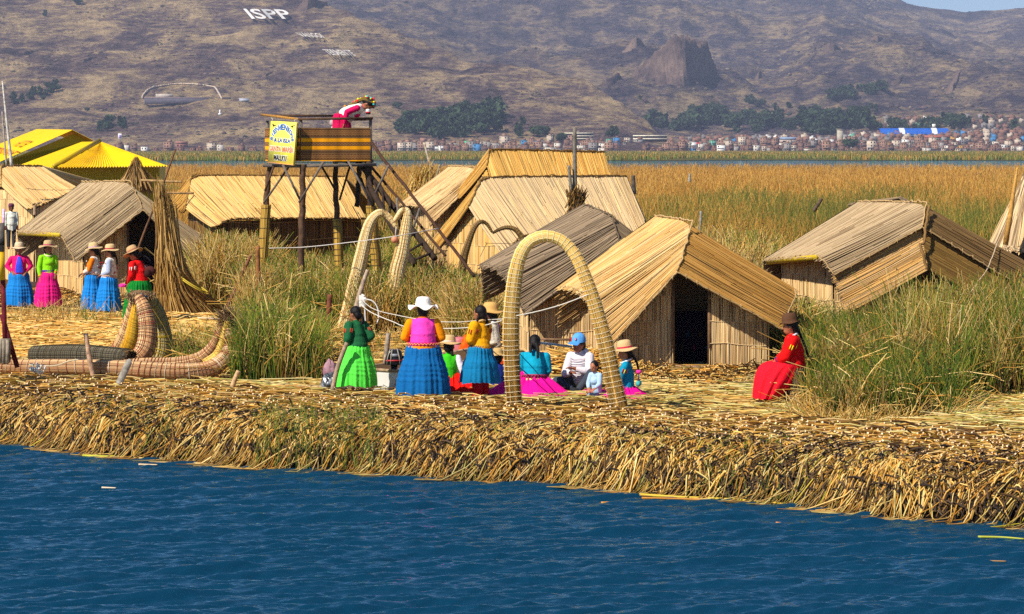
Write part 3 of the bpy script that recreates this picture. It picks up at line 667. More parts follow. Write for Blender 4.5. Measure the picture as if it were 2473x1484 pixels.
# ================================================================== REED HUTS
def polyat(rows, u):
    rows = np.asarray(rows, float); m = len(rows) - 1
    L = np.concatenate([[0], np.cumsum(np.linalg.norm(np.diff(rows, axis=0), axis=1))]); L = L / L[-1]
    return np.stack([np.interp(u, L, rows[:, k]) for k in range(3)], -1)
def roundrow(rows, k, f=0.28):
    a, b, c = rows[k - 1], rows[k], rows[k + 1]
    p = b + (a - b) * f; q = b + (c - b) * f * 0.8; mid = b * 0.5 + (p + q) * 0.25
    return rows[:k] + [p, mid, q] + rows[k + 1:]
def mat_patch(nb, A, B, palette, spacing=0.0105, rad=0.0068, over=0.05, sag=0.03, under=(0.15, 0.09, 0.04), lift=0.02, rough=1.0, wts=None):
    """a mat of reeds running from line A (peak side) to line B (eave side)"""
    A = [np.asarray(a, float) for a in A]; B = [np.asarray(b, float) for b in B]
    la = sum(np.linalg.norm(A[i + 1] - A[i]) for i in range(len(A) - 1)); lb = sum(np.linalg.norm(B[i + 1] - B[i]) for i in range(len(B) - 1))
    # common parameter: average of the two lines' own lengths, so folds stay folds
    seg = np.array([np.linalg.norm(A[i + 1] - A[i]) + np.linalg.norm(B[i + 1] - B[i]) for i in range(len(A) - 1)]); Lc = np.concatenate([[0], np.cumsum(seg)]); Lc /= Lc[-1]
    f = lambda R_, u: np.stack([np.interp(u, Lc, np.array(R_)[:, k]) for k in range(3)], -1)
    n = int(max(la, lb) / spacing * 1.5)
    u = np.clip((np.arange(n) + rng.random(n)) / n, 0, 1); v0 = rng.normal(0, 0.02, n).clip(-.04, .01); Lab = np.linalg.norm(f(A, u) - f(B, u), axis=1)
    K = 6; t = np.linspace(0, 1, K)[None, :, None]
    a = f(A, u); b = f(B, np.clip(u + rng.normal(0, 0.006 * rough, n), 0, 1))
    short = rng.random(n) < 0.22
    t0 = np.where(short, rng.random(n) * 0.5, 0)[:, None, None]; t1 = np.where(short, 0.45 + rng.random(n) * 0.55, 1 + rng.normal(0, over, n) / Lab)[:, None, None]
    tt = t0 + (t1 - t0) * t
    d = b - a; nrm = np.cross(d, f(A, np.clip(u + .01, 0, 1)) + f(B, np.clip(u + .01, 0, 1)) - f(A, np.clip(u - .01, 0, 1)) - f(B, np.clip(u - .01, 0, 1)))
    nrm /= np.linalg.norm(nrm, axis=1, keepdims=True) + 1e-9
    ctr = np.mean(np.array(A + B), 0) ; ctr = ctr * 1.0; 
    s = np.sign(nrm[:, 2:3] * 1.0 - nrm[:, 1:2] * 0.6); s[s == 0] = 1; nrm = nrm * s
    PTS = a[:, None] + d[:, None] * tt
    PTS = PTS + nrm[:, None] * (rng.normal(0, 0.005 * rough, n)[:, None, None] + (short * 0.012)[:, None, None])
    PTS[:, :, 2] -= (sag * 4 * tt[:, :, 0] * (1 - tt[:, :, 0])) * 0.5
    und = 0.022 * (fbm(u[:, None] * 7, tt[:, :, 0] * 2.5, 2) - .5) * rough; PTS = PTS + nrm[:, None] * und[:, :, None]
    c = pal(palette, n, 0.07) * .5 + np.mean(palette, 0) * .5; big = fbm(u * 2.5 + 5, tt[:, 2, 0] * 1.5, 2)[:, None]; c = c * (0.84 + 0.32 * big)
    dk = rng.random(n) < 0.09; c[dk] *= 0.6
    nb.strands(PTS, rad * rng.uniform(0.75, 1.3, n), np.clip(c, 0, 1), S=4, taper=np.array([1, 1, 1, 1, 1, .8]))
    m = 40; uu = np.linspace(0, 1, m); TT = np.linspace(0, 1, 6)
    Gd = f(A, uu)[:, None] + (f(B, uu) - f(A, uu))[:, None] * TT[None, :, None]; Gd[:, :, 2] -= (sag * 4 * TT * (1 - TT))[None] * 0.5
    nn = np.zeros((m, 3)); nn[:] = nrm[np.searchsorted(u, uu).clip(0, n - 1)]
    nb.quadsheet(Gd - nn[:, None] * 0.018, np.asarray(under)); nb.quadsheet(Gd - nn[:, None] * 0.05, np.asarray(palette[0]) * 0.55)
def rope_along(nb, pts, r=0.012, col=hexc('#c8a878'), wob=0.01):
    pts = np.asarray(pts, float); n = max(4, int(sum(np.linalg.norm(np.diff(pts, axis=0), axis=1)) / 0.06))
    L = np.concatenate([[0], np.cumsum(np.linalg.norm(np.diff(pts, axis=0), axis=1))]); L /= L[-1]
    q = np.stack([np.interp(np.linspace(0, 1, n), L, pts[:, k]) for k in range(3)], -1) + rng.normal(0, wob, (n, 3)); nb.tube(q, r, col, S=5)
def wall_strands(nb, P0, P1, top, zb, palette, holes=(), tier=0.42, spacing=0.017, rad=0.0095, out=0.03, nrm=None):
    """upright reeds from P0 to P1; top is a function of u giving the wall's height"""
    P0 = np.asarray(P0, float); P1 = np.asarray(P1, float); d = P1 - P0; d[2] = 0; L = np.linalg.norm(d); n = int(L / spacing * 1.35)
    nr = np.array([-d[1], d[0], 0]) / L if nrm is None else np.asarray(nrm, float)
    if nrm is None and nr[1] > 0: nr = -nr
    u = (np.arange(n) + rng.random(n)) / n; ok = np.ones(n, bool)
    for a, b in holes: ok &= ~((u > a) & (u < b))
    u = u[ok]; n = len(u); zt = top(u); X = P0[:2] + d[:2] * u[:, None]
    k = 0; ties = []
    while True:
        z0 = zb + k * tier + 0.025 * np.sin(u * 9 + k * 2) + 0.015 * (vnoise(u * 30, u * 0 + k, k) - .5); z1 = np.minimum(z0 + tier + 0.05, zt + rng.normal(0, .012, n))
        m = z1 > z0 + 0.02
        if not m.any(): break
        t = np.linspace(0, 1, 4)[None, :]; o = out * (1 - k * 0.0) * (0.3 + 1.0 * np.sin(np.pi * (0.15 + 0.7 * (1 - t)))) + 0.012 * (t < .1) + rng.normal(0, .005, (n, 1))
        hor = rng.normal(0, .006, (n, 1)) * (t - .5)
        PT = np.zeros((n, 4, 3)); PT[:, :, 0] = X[:, 0:1] + nr[0] * o + d[0] / L * hor; PT[:, :, 1] = X[:, 1:2] + nr[1] * o + d[1] / L * hor; PT[:, :, 2] = z0[:, None] + (z1 - z0)[:, None] * t
        c = (pal(palette, n, 0.08) * .6 + np.mean(palette, 0) * .4) * (0.8 + 0.4 * vnoise(u * 26, u * 0 + k * 5, 2))[:, None]; c[rng.random(n) < .09] *= .45
        nb.strands(PT[m], rad * rng.uniform(.7, 1.3, m.sum()), np.clip(c, 0, 1)[m], S=4)
        if k: ties.append((u[m], z0[m]))
        k += 1
        if k > 12: break
    segs = [0] + [x for h in holes for x in h] + [1]
    for a, b in zip(segs[::2], segs[1::2]):
        uu = np.linspace(a, b, 14); X2 = P0[:2] + d[:2] * uu[:, None]; zt2 = top(uu)
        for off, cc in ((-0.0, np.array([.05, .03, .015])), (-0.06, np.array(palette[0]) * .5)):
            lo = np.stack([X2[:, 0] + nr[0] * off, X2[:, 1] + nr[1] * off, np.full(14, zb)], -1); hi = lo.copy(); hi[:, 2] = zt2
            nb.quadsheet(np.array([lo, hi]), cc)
        # tie cords
        for uk, zk in ties:
            mm = (uk >= a) & (uk <= b)
            if mm.sum() > 6:
                s_ = np.linspace(uk[mm].min(), uk[mm].max(), 24); z_ = np.interp(s_, uk[mm], zk[mm]) + 0.0
                X3 = P0[:2] + d[:2] * s_[:, None]; nb.tube(np.stack([X3[:, 0] + nr[0] * (out + .018), X3[:, 1] + nr[1] * (out + .018), z_], -1), 0.006, hexc('#d8bc8c'), S=4)
        # rolled hem at the foot
        X3 = P0[:2] + d[:2] * np.linspace(a, b, 40)[:, None]; z_ = zb + 0.025 * np.sin(np.linspace(a, b, 40) * 9)
        nb.tube(np.stack([X3[:, 0] + nr[0] * .05, X3[:, 1] + nr[1] * .05, z_ + rng.normal(0, .004, 40)], -1), 0.028, np.array(palette[0]) * .8, S=6)

def hut(label, T, L, Rr, palette, wallpal, back=None, base=0.72, holes=(), inset=(0.35, 0.45), left_pal=None, right_shade_pal=None, edge=hexc('#b89868'), name='reed_hut', rad=0.0068, rough=1.0, wallY=None, door=None, lining=False, wzs=0.0, under=(.15, .09, .04)):
    """T, L, Rr: rows from the back of the roof mat over the top fold to the hanging front edge"""
    T = [np.array(x, float) for x in T]; L = [np.array(x, float) for x in L]; Rr = [np.array(x, float) for x in Rr]
    ctr = (L[-1] + Rr[-1]) / 2; r = thing(name, label, 'hut', (ctr[0], ctr[1] + 1.0, base))
    for nm, E, pl in (('roof', L, left_pal or palette), ('roof', Rr, right_shade_pal or palette)):
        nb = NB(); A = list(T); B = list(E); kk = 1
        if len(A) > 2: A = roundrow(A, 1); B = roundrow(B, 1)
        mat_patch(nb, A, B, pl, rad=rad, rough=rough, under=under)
        bk = [A[0] + [0, .35, -.8], A[0]], [B[0] + [0, .35, -.8] + (A[0] - B[0]) * .03, B[0]]
        mat_patch(nb, bk[0], bk[1], [c * .8 for c in pl], rad=rad, spacing=.03)
        ro = nb.build(nm, M_reed, r)
        nb = NB(); rope_along(nb, [b + np.array([0, -.01, .01]) for b in B], .012, edge); nb.build('edge_binding', M_rope, ro)
        nb = NB(); rope_along(nb, [A[-1] + [0, -.02, 0], B[-1] + [0, -.02, 0]], .014, edge * .8, .006)
        for t in np.linspace(.08, .92, 9): q = A[-1] + (B[-1] - A[-1]) * t; nb.tube([q + [0, -.03, .05], q + [0.005, -.035, 0], q + [.01, -.03, -.05]], .006, edge * rng.choice([.5, 1.2]), S=4)
        nb.build('hem_cord', M_rope, ro)
        if lining and nm == 'roof' and E is L:
            nb = NB(); q = [L[0] + [.05, -.03, -.05], L[1] + [-.02, 0, -.05]]; nb.beam(q[0], q[1], .10, .03, hexc('#c8a818')); nb.build('plastic_lining', M_paint, r)
    nb = NB(); rope_along(nb, [t + np.array([0, -.02, .03]) for t in T], .016, edge * 1.1, .012); nb.build('ridge_binding', M_rope, r)
    # walls: front gable under the V, left and right side walls, back
    yF = L[-1][1] + inset[1] if wallY is None else wallY; yB = L[0][1] - .15
    xl = L[-1][0] + inset[0]; xr = Rr[-1][0] - inset[0]
    tx = T[-1][0]
    def V(x): return np.where(x < tx, np.interp(x, [L[-1][0], tx], [L[-1][2], T[-1][2]]), np.interp(x, [tx, Rr[-1][0]], [T[-1][2], Rr[-1][2]])) + 0.10
    nb = NB(); wall_strands(nb, [xl, yF, 0], [xr, yF, 0], lambda u: V(xl + (xr - xl) * u), base, wallpal, holes); nb.build('front_wall', M_reed, r)
    zt = L[1][2] - .02 + wzs; xb = xl - (T[1][0] - T[0][0]) * .8
    nb = NB(); wall_strands(nb, [xb, yB, 0], [xl, yF, 0], lambda u: np.full_like(u, zt), base, wallpal, nrm=(-1, -.15, 0)); nb.build('side_wall', M_reed, r)
    xb2 = xr - (T[1][0] - T[0][0]) * .8
    nb = NB(); wall_strands(nb, [xb2, yB, 0], [xr, yF, 0], lambda u: np.full_like(u, Rr[1][2] - .1), base, wallpal, nrm=(1, -.15, 0), spacing=.05, rad=.02); nb.build('side_wall', M_reed, r)
    nb = NB(); wall_strands(nb, [xb, yB, 0], [xb2, yB, 0], lambda u: np.interp(xb + (xb2 - xb) * u, [xb, T[0][0], xb2], [L[0][2] - .1, T[0][2] - .35, Rr[0][2] - .1]), base, wallpal, nrm=(0, 1, 0), spacing=.06, rad=.03); nb.build('back_wall', M_reed, r)
    for (a, b) in holes:
        xa, xb_ = xl + (xr - xl) * a, xl + (xr - xl) * b; nb = NB()
        for x in (xa, xb_): nb.beam([x, yF - .02, base], [x, yF - .02, V(np.array(x)) - .02], .06, .06, hexc('#7a5c40'))
        nb.box([(xa + xb_) / 2, yF - .02, base + .03], (xb_ - xa + .1, .09, .07), hexc('#a08264')); nb.build('door_frame', M_wood, r)
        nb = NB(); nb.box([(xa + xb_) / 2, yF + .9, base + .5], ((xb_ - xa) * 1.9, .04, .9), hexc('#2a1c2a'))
        for k in range(7): nb.ell([(xa + xb_) / 2 + (k - 3) * .11, yF + .86, base + .3 + .25 * (k % 2)], (.03, .01, .06), hexc(['#1a4a5a', '#6a1c34', '#54401c'][k % 3]), n=5)
        nb.build('woven_hanging', M_cloth, r)
        nb = NB(); nb.box([(xa + xb_) / 2, (yF + yB) / 2, base - .03], (xr - xl, yB - yF, .06), hexc('#4a3518')); nb.build('floor', M_soil, r)
    return r
sh = lambda p, d: np.asarray(p) + np.asarray(d, float)
# front right hut (golden, dark doorway)
T = [P(1582, 524, 52.5), P(1673, 538.5, 49.9), P(1636, 657, 49.55)]; L = [P(1348, 694, 52.5), P(1399.5, 699.5, 49.9), P(1479, 830.5, 49.5)]
Rr = [P(1929, 694, 49.9) + [-.5, 2.6, 0], P(1929, 694, 49.9), P(1889, 796, 49.5)]
hut('fresh golden reed hut with an open dark doorway beside the woman in red', T, L, Rr, PALE + GOLD[:2], PALE + GREY[:2], holes=[(0.345, 0.60)], base=.70, left_pal=PALE + GOLD, right_shade_pal=[hexc(x) for x in ('#c9964a', '#b9863c', '#d4a45a', '#a87834')], inset=(.22, .6))  # right slope turned from the sun: its shade is in the darker palette
# left hut behind the dancers
T = [P(197.8, 441.5, 74.6), P(314, 439.5, 71), P(346, 507, 70.8)]; L = [P(41, 560, 74.6), P(146, 563, 71), P(182, 632.5, 70.6)]
Rr = [P(487, 563, 71) + [-.9, 3.4, 0], P(487, 563, 71), P(471, 628, 70.6)]
hut('weathered tan reed hut with black doorway behind the straw-hatted women', T, L, Rr, GREY, PALE + GOLD[:1], holes=[(0.40, 0.66)], base=.88, inset=(.12, .7), lining=True, right_shade_pal=[c * .9 for c in GREY])  # right slope is the same reed darkened, shade painted into the colour
# big right hut with two layered mats
T = [P(2072, 489, 59.5), P(2238, 491.5, 56), P(2228, 549, 55.7)]; L = [P(1845, 628, 59.5), P(1975, 615.5, 56), P(2015, 664, 55.7)]
Rr = [P(2500, 634, 56) + [-1.2, 3.2, 0], P(2500, 634, 56), P(2470, 695, 55.7)]
rh = hut('large greyish reed hut with doubled front mats behind the tall green reeds', T, L, Rr, GREY, PALE, base=.7, inset=(.10, 1.0), lining=True, right_shade_pal=[hexc(x) for x in ('#7d6038', '#8c6c40', '#6d5230', '#9a7a4c')], wallY=56.6)  # darker browns on the right slope paint in its shaded side
nb = NB(); 
A = [P(2224, 549, 55.85), P(2241, 652, 55.5)]; mat_patch(nb, A, [P(2013, 662, 55.85), P(2036, 762, 55.5)], GOLD[:3] + GREY[:3]); nb.build('lower_mat', M_reed, rh)
nb = NB(); mat_patch(nb, A, [P(2470, 693, 55.85), P(2455, 762, 55.5)], [hexc(x) for x in ('#86662f', '#95743c', '#745628')]); nb.build('lower_mat', M_reed, rh)  # right half coloured darker than the left, shade painted in
nb = NB(); rope_along(nb, [P(2243, 497, 55.8), P(2230, 590, 55.5), P(2222, 590, 55.45), P(2238, 650, 55.4)], .03, hexc('#8a6a40'), .01)
rope_along(nb, [P(2410, 585, 55.9), P(2385, 650, 55.4), P(2340, 712, 55.2)], .012, hexc('#c8b090'), .004)
nb.build('mat_cord', M_rope, rh)
nb = NB(); wall_strands(nb, P(2031, 800, 56.2) * [1, 1, 0], P(2400, 800, 56.2) * [1, 1, 0], lambda u: np.interp(u, [0, .55, 1], [1.35, 2.0, 1.3]), .65, PALE + GREY); nb.build('front_wall', M_reed, rh)
# dark weathered hut
T = [P(1410, 496, 56.6), P(1478, 524, 53.5), P(1496, 590, 53.2)]; L = [P(1162, 640, 56.6), P(1208, 648, 53.5), P(1268, 763, 53.0)]
Rr = [P(1640, 640, 53.5) + [-.3, 3.0, 0], P(1640, 640, 53.5), P(1620, 720, 53.2)]
hut('dark grey weathered reed hut half hidden behind the great arch', T, L, Rr, DARK, PALE + GREY[:1], base=.72, inset=(.10, .5), rad=.010, rough=2.2, edge=hexc('#6a5a48'))
# small rear hut left of the tallest roof
T = [P(1085, 403, 83), P(1149, 406, 79), P(1120, 464, 78.7)]; L = [P(965, 493, 83), P(1027, 497, 79), P(1038, 547, 78.7)]
Rr = [P(1260, 500, 79) + [-.6, 3.4, 0], P(1260, 500, 79), P(1230, 560, 78.7)]
hut('small pale reed hut beside the watchtower stairs at the back', T, L, Rr, PALE, PALE, base=.6, inset=(.1, .5))

def long_hut(label, ridge, eave, leg, palette, wallpal, lid, base=.6, legpal=None, edge=hexc('#8a6a3c'), seed=0):
    """hut seen from its long side: ridge / eave rows from the far end to the hanging gable edge; leg = the back slope seen past the gable"""
    r = thing('reed_hut', label, 'hut', ((ridge[0][0] + ridge[-1][0]) / 2, ridge[-1][1], base))
    A = roundrow([np.array(x) for x in ridge], 1, .16); B = roundrow([np.array(x) for x in eave], 1, .16)
    nb = NB(); mat_patch(nb, A, B, palette, spacing=.016, rad=.0105, over=.04, sag=.06)
    ro = nb.build('roof', M_reed, r)
    nb = NB(); rope_along(nb, [b + np.array([0, -.02, .0]) for b in B], .02, edge, .012); rope_along(nb, [a + np.array([0, -.02, .03]) for a in A], .022, edge, .012); nb.build('edge_binding', M_rope, ro)
    nb = NB(); mat_patch(nb, [ridge[1], ridge[2]], leg, legpal or palette, spacing=.016, rad=.0105); 
    b0 = eave[0] + np.array([.2, (ridge[0][1] - eave[0][1]) * 2, 0])
    mat_patch(nb, [ridge[0] + [0, .02, 0], ridge[1] + [0, .02, 0]], [b0, leg[0] + [0, .02, 0]], palette, spacing=.05, rad=.03)
    nb.build('roof', M_reed, r)
    # walls
    g0 = leg[1] + np.array([.25, -.1, 0]); g1 = eave[-1] + np.array([.15, .35, 0]); ap = ridge[-1]
    nb = NB(); ua = (ap[0] - g0[0]) / (g1[0] - g0[0])
    wall_strands(nb, [g0[0], g0[1], 0], [g1[0], g1[1], 0], lambda u: np.interp(u, [0, ua, 1], [g0[2], ap[2] - .1, g1[2] + .1]), base, wallpal, tier=.5, spacing=.025, rad=.014); nb.build('gable_wall', M_reed, r)
    e0 = eave[0] + np.array([-.2, .5, 0])
    nb = NB(); wall_strands(nb, [g1[0], g1[1], 0], [e0[0], e0[1], 0], lambda u: np.interp(u, [0, 1], [g1[2] + .15, e0[2]]), base, wallpal, tier=.5, spacing=.03, rad=.016); nb.build('front_wall', M_reed, r)
    return r
# twin hut, weathered
long_hut('long weathered reed hut with grey bleached roof in front of the tallest golden one', [P(1512, 427, 73), P(1165, 429, 70), P(1132, 500, 69.4)], [P(1568, 560, 70.5), P(1262, 566, 68.3), P(1212, 616, 67.8)],
         [P(1044, 580, 72), P(1060, 600, 71)], GREY[:2] + GREY[4:] + PALE[:2], GOLD[:2] + PALE[:2], 5, base=.7, legpal=GOLD)
long_hut('tallest reed hut with bright golden roof at the back', [P(1459, 369, 80), P(1182, 362, 77), P(1177, 402, 76.6)], [P(1500, 500, 77), P(1250, 520, 75), P(1215, 545, 74.6)],
         [P(1104, 462, 79), P(1112, 478, 78)], GOLD, GOLD, 6, base=.6, legpal=GOLD)
long_hut('long low golden reed hut behind the watchtower legs', [P(832, 428, 84), P(463, 424, 81), P(449, 505, 80.5)], [P(884, 527, 81), P(560, 527, 78), P(513, 550, 77.6)],
         [P(404, 492, 83), P(438, 516, 82)], GOLD[:2] + GOLD[4:] + PALE[:2], BROWN, 7, base=.5, legpal=GOLD)
long_hut('pale golden reed hut at the far left edge in front of the yellow sheds', [P(103, 403, 90), P(4, 401, 87), P(4, 450, 86.6)], [P(192, 456, 87), P(95, 498, 84), P(66, 506, 83.6)],
         [P(-60, 470, 88), P(-50, 490, 88)], PALE + GOLD[:2], PALE, 8, base=.5)
# conical hut on the right edge
r = thing('reed_hut', 'grey cone-shaped reed hut leaning on a pole at the right edge', 'hut', P(2470, 640, 72))
nb = NB(); N = 1500; th = rng.random(N) * 6.28; ap = P(2490, 395, 72); zb = P(0, 600, 72)[2]; rb = 1.05
t = np.linspace(0, 1, 6)[None, :, None]; foot = np.stack([ap[0] + np.cos(th) * rb, ap[1] + np.sin(th) * rb, zb + rng.normal(0, .05, N)], -1); s0 = rng.random(N)[:, None, None] * .7
top = ap + rng.normal(0, .03, (N, 3)); PT = top[:, None] + (foot - top)[:, None] * (s0 + (1 - s0) * t); 
nb.strands(PT, .018, pal(GREY + PALE[:1], N), S=4); nb.tube([ap, ap + (np.array([ap[0], ap[1], zb]) - ap)], [0.02, rb * .93], hexc('#3a2c1c'), S=20); nb.build('roof', M_reed, r)
nb = NB(); nb.tube([[ap[0], ap[1], .4], [ap[0], ap[1], zb]], [.8, .85], hexc('#4a3a24'), S=18); nb.build('wall', M_reed, r)
nb = NB(); nb.tube([P(2428, 592, 70.6), P(2440, 520, 70.6), P(2447, 470, 70.6), P(2457, 405, 70.6)], [.07, .065, .05, .02], hexc('#c09048'), S=8); nb.build('pole', M_wood, r)
# dark roof tip behind the right hut
r = thing('reed_hut', 'grey roof tip of a reed hut showing above the large right hut', 'hut', P(2160, 560, 66))
for A_, B_ in (([P(2178, 478, 68), P(2170, 480, 66)], [P(2060, 492, 68), P(2060, 494, 66)]), ([P(2178, 478, 68), P(2170, 480, 66)], [P(2215, 498, 68), P(2215, 500, 66)])):
    nb = NB(); mat_patch(nb, A_, B_, DARK, spacing=.03, rad=.018); nb.build('roof', M_reed, r)
nb = NB(); wall_strands(nb, P(2065, 500, 66.2) * [1, 1, 0], P(2212, 500, 66.2) * [1, 1, 0], lambda u: np.interp(u, [0, .75, 1], [3.2, 3.35, 3.2]), .6, GREY, spacing=.05, rad=.025); nb.build('wall', M_reed, r)

# ================================================================== YELLOW SHEDS
def corr(nb, a, b, c, d, n, col, amp=.035, up=(0, 0, 1)):
    """corrugated sheet: a-b top edge, d-c bottom edge"""
    a, b, c, d = [np.asarray(x, float) for x in (a, b, c, d)]; u = np.linspace(0, 1, n * 4 + 1)[:, None]; t = np.linspace(0, 1, 4)[None, :, None]
    top = a + (b - a) * u; bot = d + (c - d) * u; Gd = top[:, None] + (bot - top)[:, None] * t + np.asarray(up) * (amp * np.sin(u[:, None] * n * 2 * np.pi))
    nb.quadsheet(Gd, col)
M_tin = attr_mat('yellow_tin', 0.45, 0.4, 3, 0.08)
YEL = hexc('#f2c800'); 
r = thing('yellow_shed', 'lower yellow corrugated metal shed with a hipped roof', 'shed', P(260, 470, 97))
a1, a2 = P(198, 344, 99.5), P(241, 343.5, 98); e1, e2, e3 = P(42, 402, 97), P(130, 405.5, 94.5), P(404, 401.5, 96.2); e4 = e3 + [0, 5, 0]
nb = NB(); corr(nb, a1, a2, e2, e1, 14, YEL, .02); corr(nb, a2, a2 + [.01, 0, 0], e3, e2, 40, YEL, .03); corr(nb, a2, a1, e4 + [-1, 0, 0], e3, 14, YEL, .02); nb.build('roof', M_tin, r)
nb = NB(); nb.beam(a2 + [0, 0, .05], e2 + [0, 0, .05], .12, .1, hexc('#b09410')); nb.build('hip_cap', M_tin, r)
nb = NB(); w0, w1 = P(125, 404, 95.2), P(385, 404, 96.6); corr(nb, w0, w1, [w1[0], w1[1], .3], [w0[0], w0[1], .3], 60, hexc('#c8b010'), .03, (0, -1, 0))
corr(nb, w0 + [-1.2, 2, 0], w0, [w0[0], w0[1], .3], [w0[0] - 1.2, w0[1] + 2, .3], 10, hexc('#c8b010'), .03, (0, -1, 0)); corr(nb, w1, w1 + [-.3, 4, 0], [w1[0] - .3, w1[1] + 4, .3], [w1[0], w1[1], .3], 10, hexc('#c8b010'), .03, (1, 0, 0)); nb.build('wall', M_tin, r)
r = thing('yellow_shed', 'taller yellow corrugated metal shed with a gabled end behind the lower one', 'shed', P(60, 470, 108))
a1, a2 = P(89, 313, 113), P(175, 314.5, 106); e1, e2, e3 = P(-60, 372, 110), P(0, 391, 104), P(226, 340.5, 107)
nb = NB(); corr(nb, a1, a2, e2, e1, 24, YEL, .02); corr(nb, a2, a1, e3 + [-1.6, 7, 0], e3, 24, YEL, .02); nb.build('roof', M_tin, r)
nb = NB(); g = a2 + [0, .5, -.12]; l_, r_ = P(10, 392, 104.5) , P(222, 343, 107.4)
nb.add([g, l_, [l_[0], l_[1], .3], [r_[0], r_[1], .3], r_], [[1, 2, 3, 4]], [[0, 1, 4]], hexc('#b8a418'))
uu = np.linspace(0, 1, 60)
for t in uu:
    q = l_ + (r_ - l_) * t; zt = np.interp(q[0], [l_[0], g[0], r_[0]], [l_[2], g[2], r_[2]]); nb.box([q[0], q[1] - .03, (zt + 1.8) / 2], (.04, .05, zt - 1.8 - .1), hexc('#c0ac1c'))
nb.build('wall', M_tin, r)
def roof_text(txt, q, col, parent):
    U, T = text_geo(txt); q = np.array(q); out = []
    for u, v in U: out.append((q[3] * (1 - u) + q[2] * u) * (1 - v) + (q[0] * (1 - u) + q[1] * u) * v)
    nb = NB(); nb.add(np.array(out) + [0, -.03, .05], None, T, col); return nb.build('roof_lettering', M_paint, parent)
def sheared(a1, a2, e2, e1, u0, u1, t0, t1): 
    f = lambda u, t: (a1 + (a2 - a1) * u) * (1 - t) + (e1 + (e2 - e1) * u) * t
    return [f(u0, t0), f(u1, t0), f(u1, t1), f(u0, t1)]
roof_text('HOTEL', sheared(a1, a2, e2, e1, .45, .75, .42, .62), hexc('#c88a10'), r)
roof_text('RESTAURANT', sheared(a1, a2, e2, e1, .2, .98, .72, .86), hexc('#c86a10'), r)

# ================================================================== WATCHTOWER
tw = thing('watchtower', 'wooden watchtower with patterned cloth panels and a welcome sign', 'watchtower', G(760, 808))
C1, C2, C0 = P(727, 390, 65.0), P(895, 380, 65.6), P(646, 385, 66.9); C3 = C0 + (C2 - C1)
zt_ = P(725, 309, 65)[2]; zd = C1[2]; railz = P(725, 288, 65)[2]
WG = hexc('#6d6258'); WB = hexc('#5a4230'); WD = hexc('#3a2c22')
C1, C2, C0, C3 = [np.array([c[0], c[1], zd]) for c in (C1, C2, C0, C3)]
U0, U1, U2, U3 = [c + [0, 0, zt_ - zd] for c in (C0, C1, C2, C3)]
# woven panels
m, t, b = newmat('woven_stripes', 0.9, 0.1)
def woven():
    tc = t.nodes.new('ShaderNodeVertexColor'); tc.layer_name = 'Col'; sep = t.nodes.new('ShaderNodeSeparateColor'); t.links.new(tc.outputs[0], sep.inputs[0])
    cr = t.nodes.new('ShaderNodeValToRGB'); cr.color_ramp.interpolation = 'CONSTANT'; e = cr.color_ramp.elements
    B1, B2, O, K = hexc('#8e6a42'), hexc('#5c3e28'), hexc('#ffa814'), hexc('#7a4c2c')
    stops = [(0, O), (.035, B2), (.075, K), (.20, B2), (.225, B1), (.25, B2), (.30, B1), (.33, B2), (.345, O), (.45, B2), (.47, K), (.56, B2), (.575, O), (.68, B2), (.70, B1), (.725, B2), (.77, K), (.93, B2), (.965, B1)]
    e[0].position = 0; e[0].color = (*stops[0][1], 1); e[1].position = stops[1][0]; e[1].color = (*stops[1][1], 1)
    for p_, c in stops[2:]: x = e.new(p_); x.color = (*c, 1)
    t.links.new(sep.outputs[2], cr.inputs[0])
    # zigzag motif
    def math_(op, a_, b_=None):
        n = t.nodes.new('ShaderNodeMath'); n.operation = op
        for i, v in ((0, a_), (1, b_)):
            if v is None: continue
            if isinstance(v, (int, float)): n.inputs[i].default_value = v
            else: t.links.new(v, n.inputs[i])
        return n.outputs[0]
    x = math_('MULTIPLY', sep.outputs[0], 22.0); fx = math_('ABSOLUTE', math_('SUBTRACT', math_('FRACT', x), 0.5))
    z = math_('MULTIPLY', sep.outputs[2], 16.0); q = math_('FRACT', math_('ADD', math_('MULTIPLY', fx, 1.6), z))
    on = math_('LESS_THAN', q, 0.26)
    s3 = None
    for lo, hi in ((.075, .20), (.47, .56), (.77, .93)):
        k = math_('MULTIPLY', math_('GREATER_THAN', sep.outputs[2], lo), math_('LESS_THAN', sep.outputs[2], hi)); s3 = k if s3 is None else math_('ADD', s3, k)
    mx = t.nodes.new('ShaderNodeMix'); mx.data_type = 'RGBA'; mx.inputs['B'].default_value = (*hexc('#a8824e'), 1)
    t.links.new(math_('MULTIPLY', on, s3), mx.inputs['Factor']); t.links.new(cr.outputs[0], mx.inputs['A']); t.links.new(mx.outputs['Result'], b.inputs['Base Color'])
woven(); M_woven = m
def panel(nb, a, bq, c, d, u0=0, u1=1):
    n = 24; k = 40
    u = np.linspace(0, 1, n)[:, None, None]; v = np.linspace(0, 1, k)[None, :, None]
    a, bq, c, d = [np.asarray(x, float) for x in (a, bq, c, d)]
    Gd = (a * (1 - u) + bq * u) * (1 - v) + (d * (1 - u) + c * u) * v; nrm = np.cross(bq - a, d - a); nrm /= np.linalg.norm(nrm)
    Gd = Gd + nrm * (0.012 * np.sin(u * 17 + v * 2) + .006 * np.sin(u * 41))
    col = np.zeros((n, k, 3)); col[..., 0] = u0 + (u1 - u0) * u[..., 0]; col[..., 2] = v[..., 0]; nb.quadsheet(Gd, col.reshape(-1, 3))
nb = NB(); dz = np.array([0, 0, -.02]); off = np.array([0, -.05, 0])
panel(nb, C1 + off, C2 + off, U2 + off, U1 + off); nb.build('woven_panel', M_woven, tw)
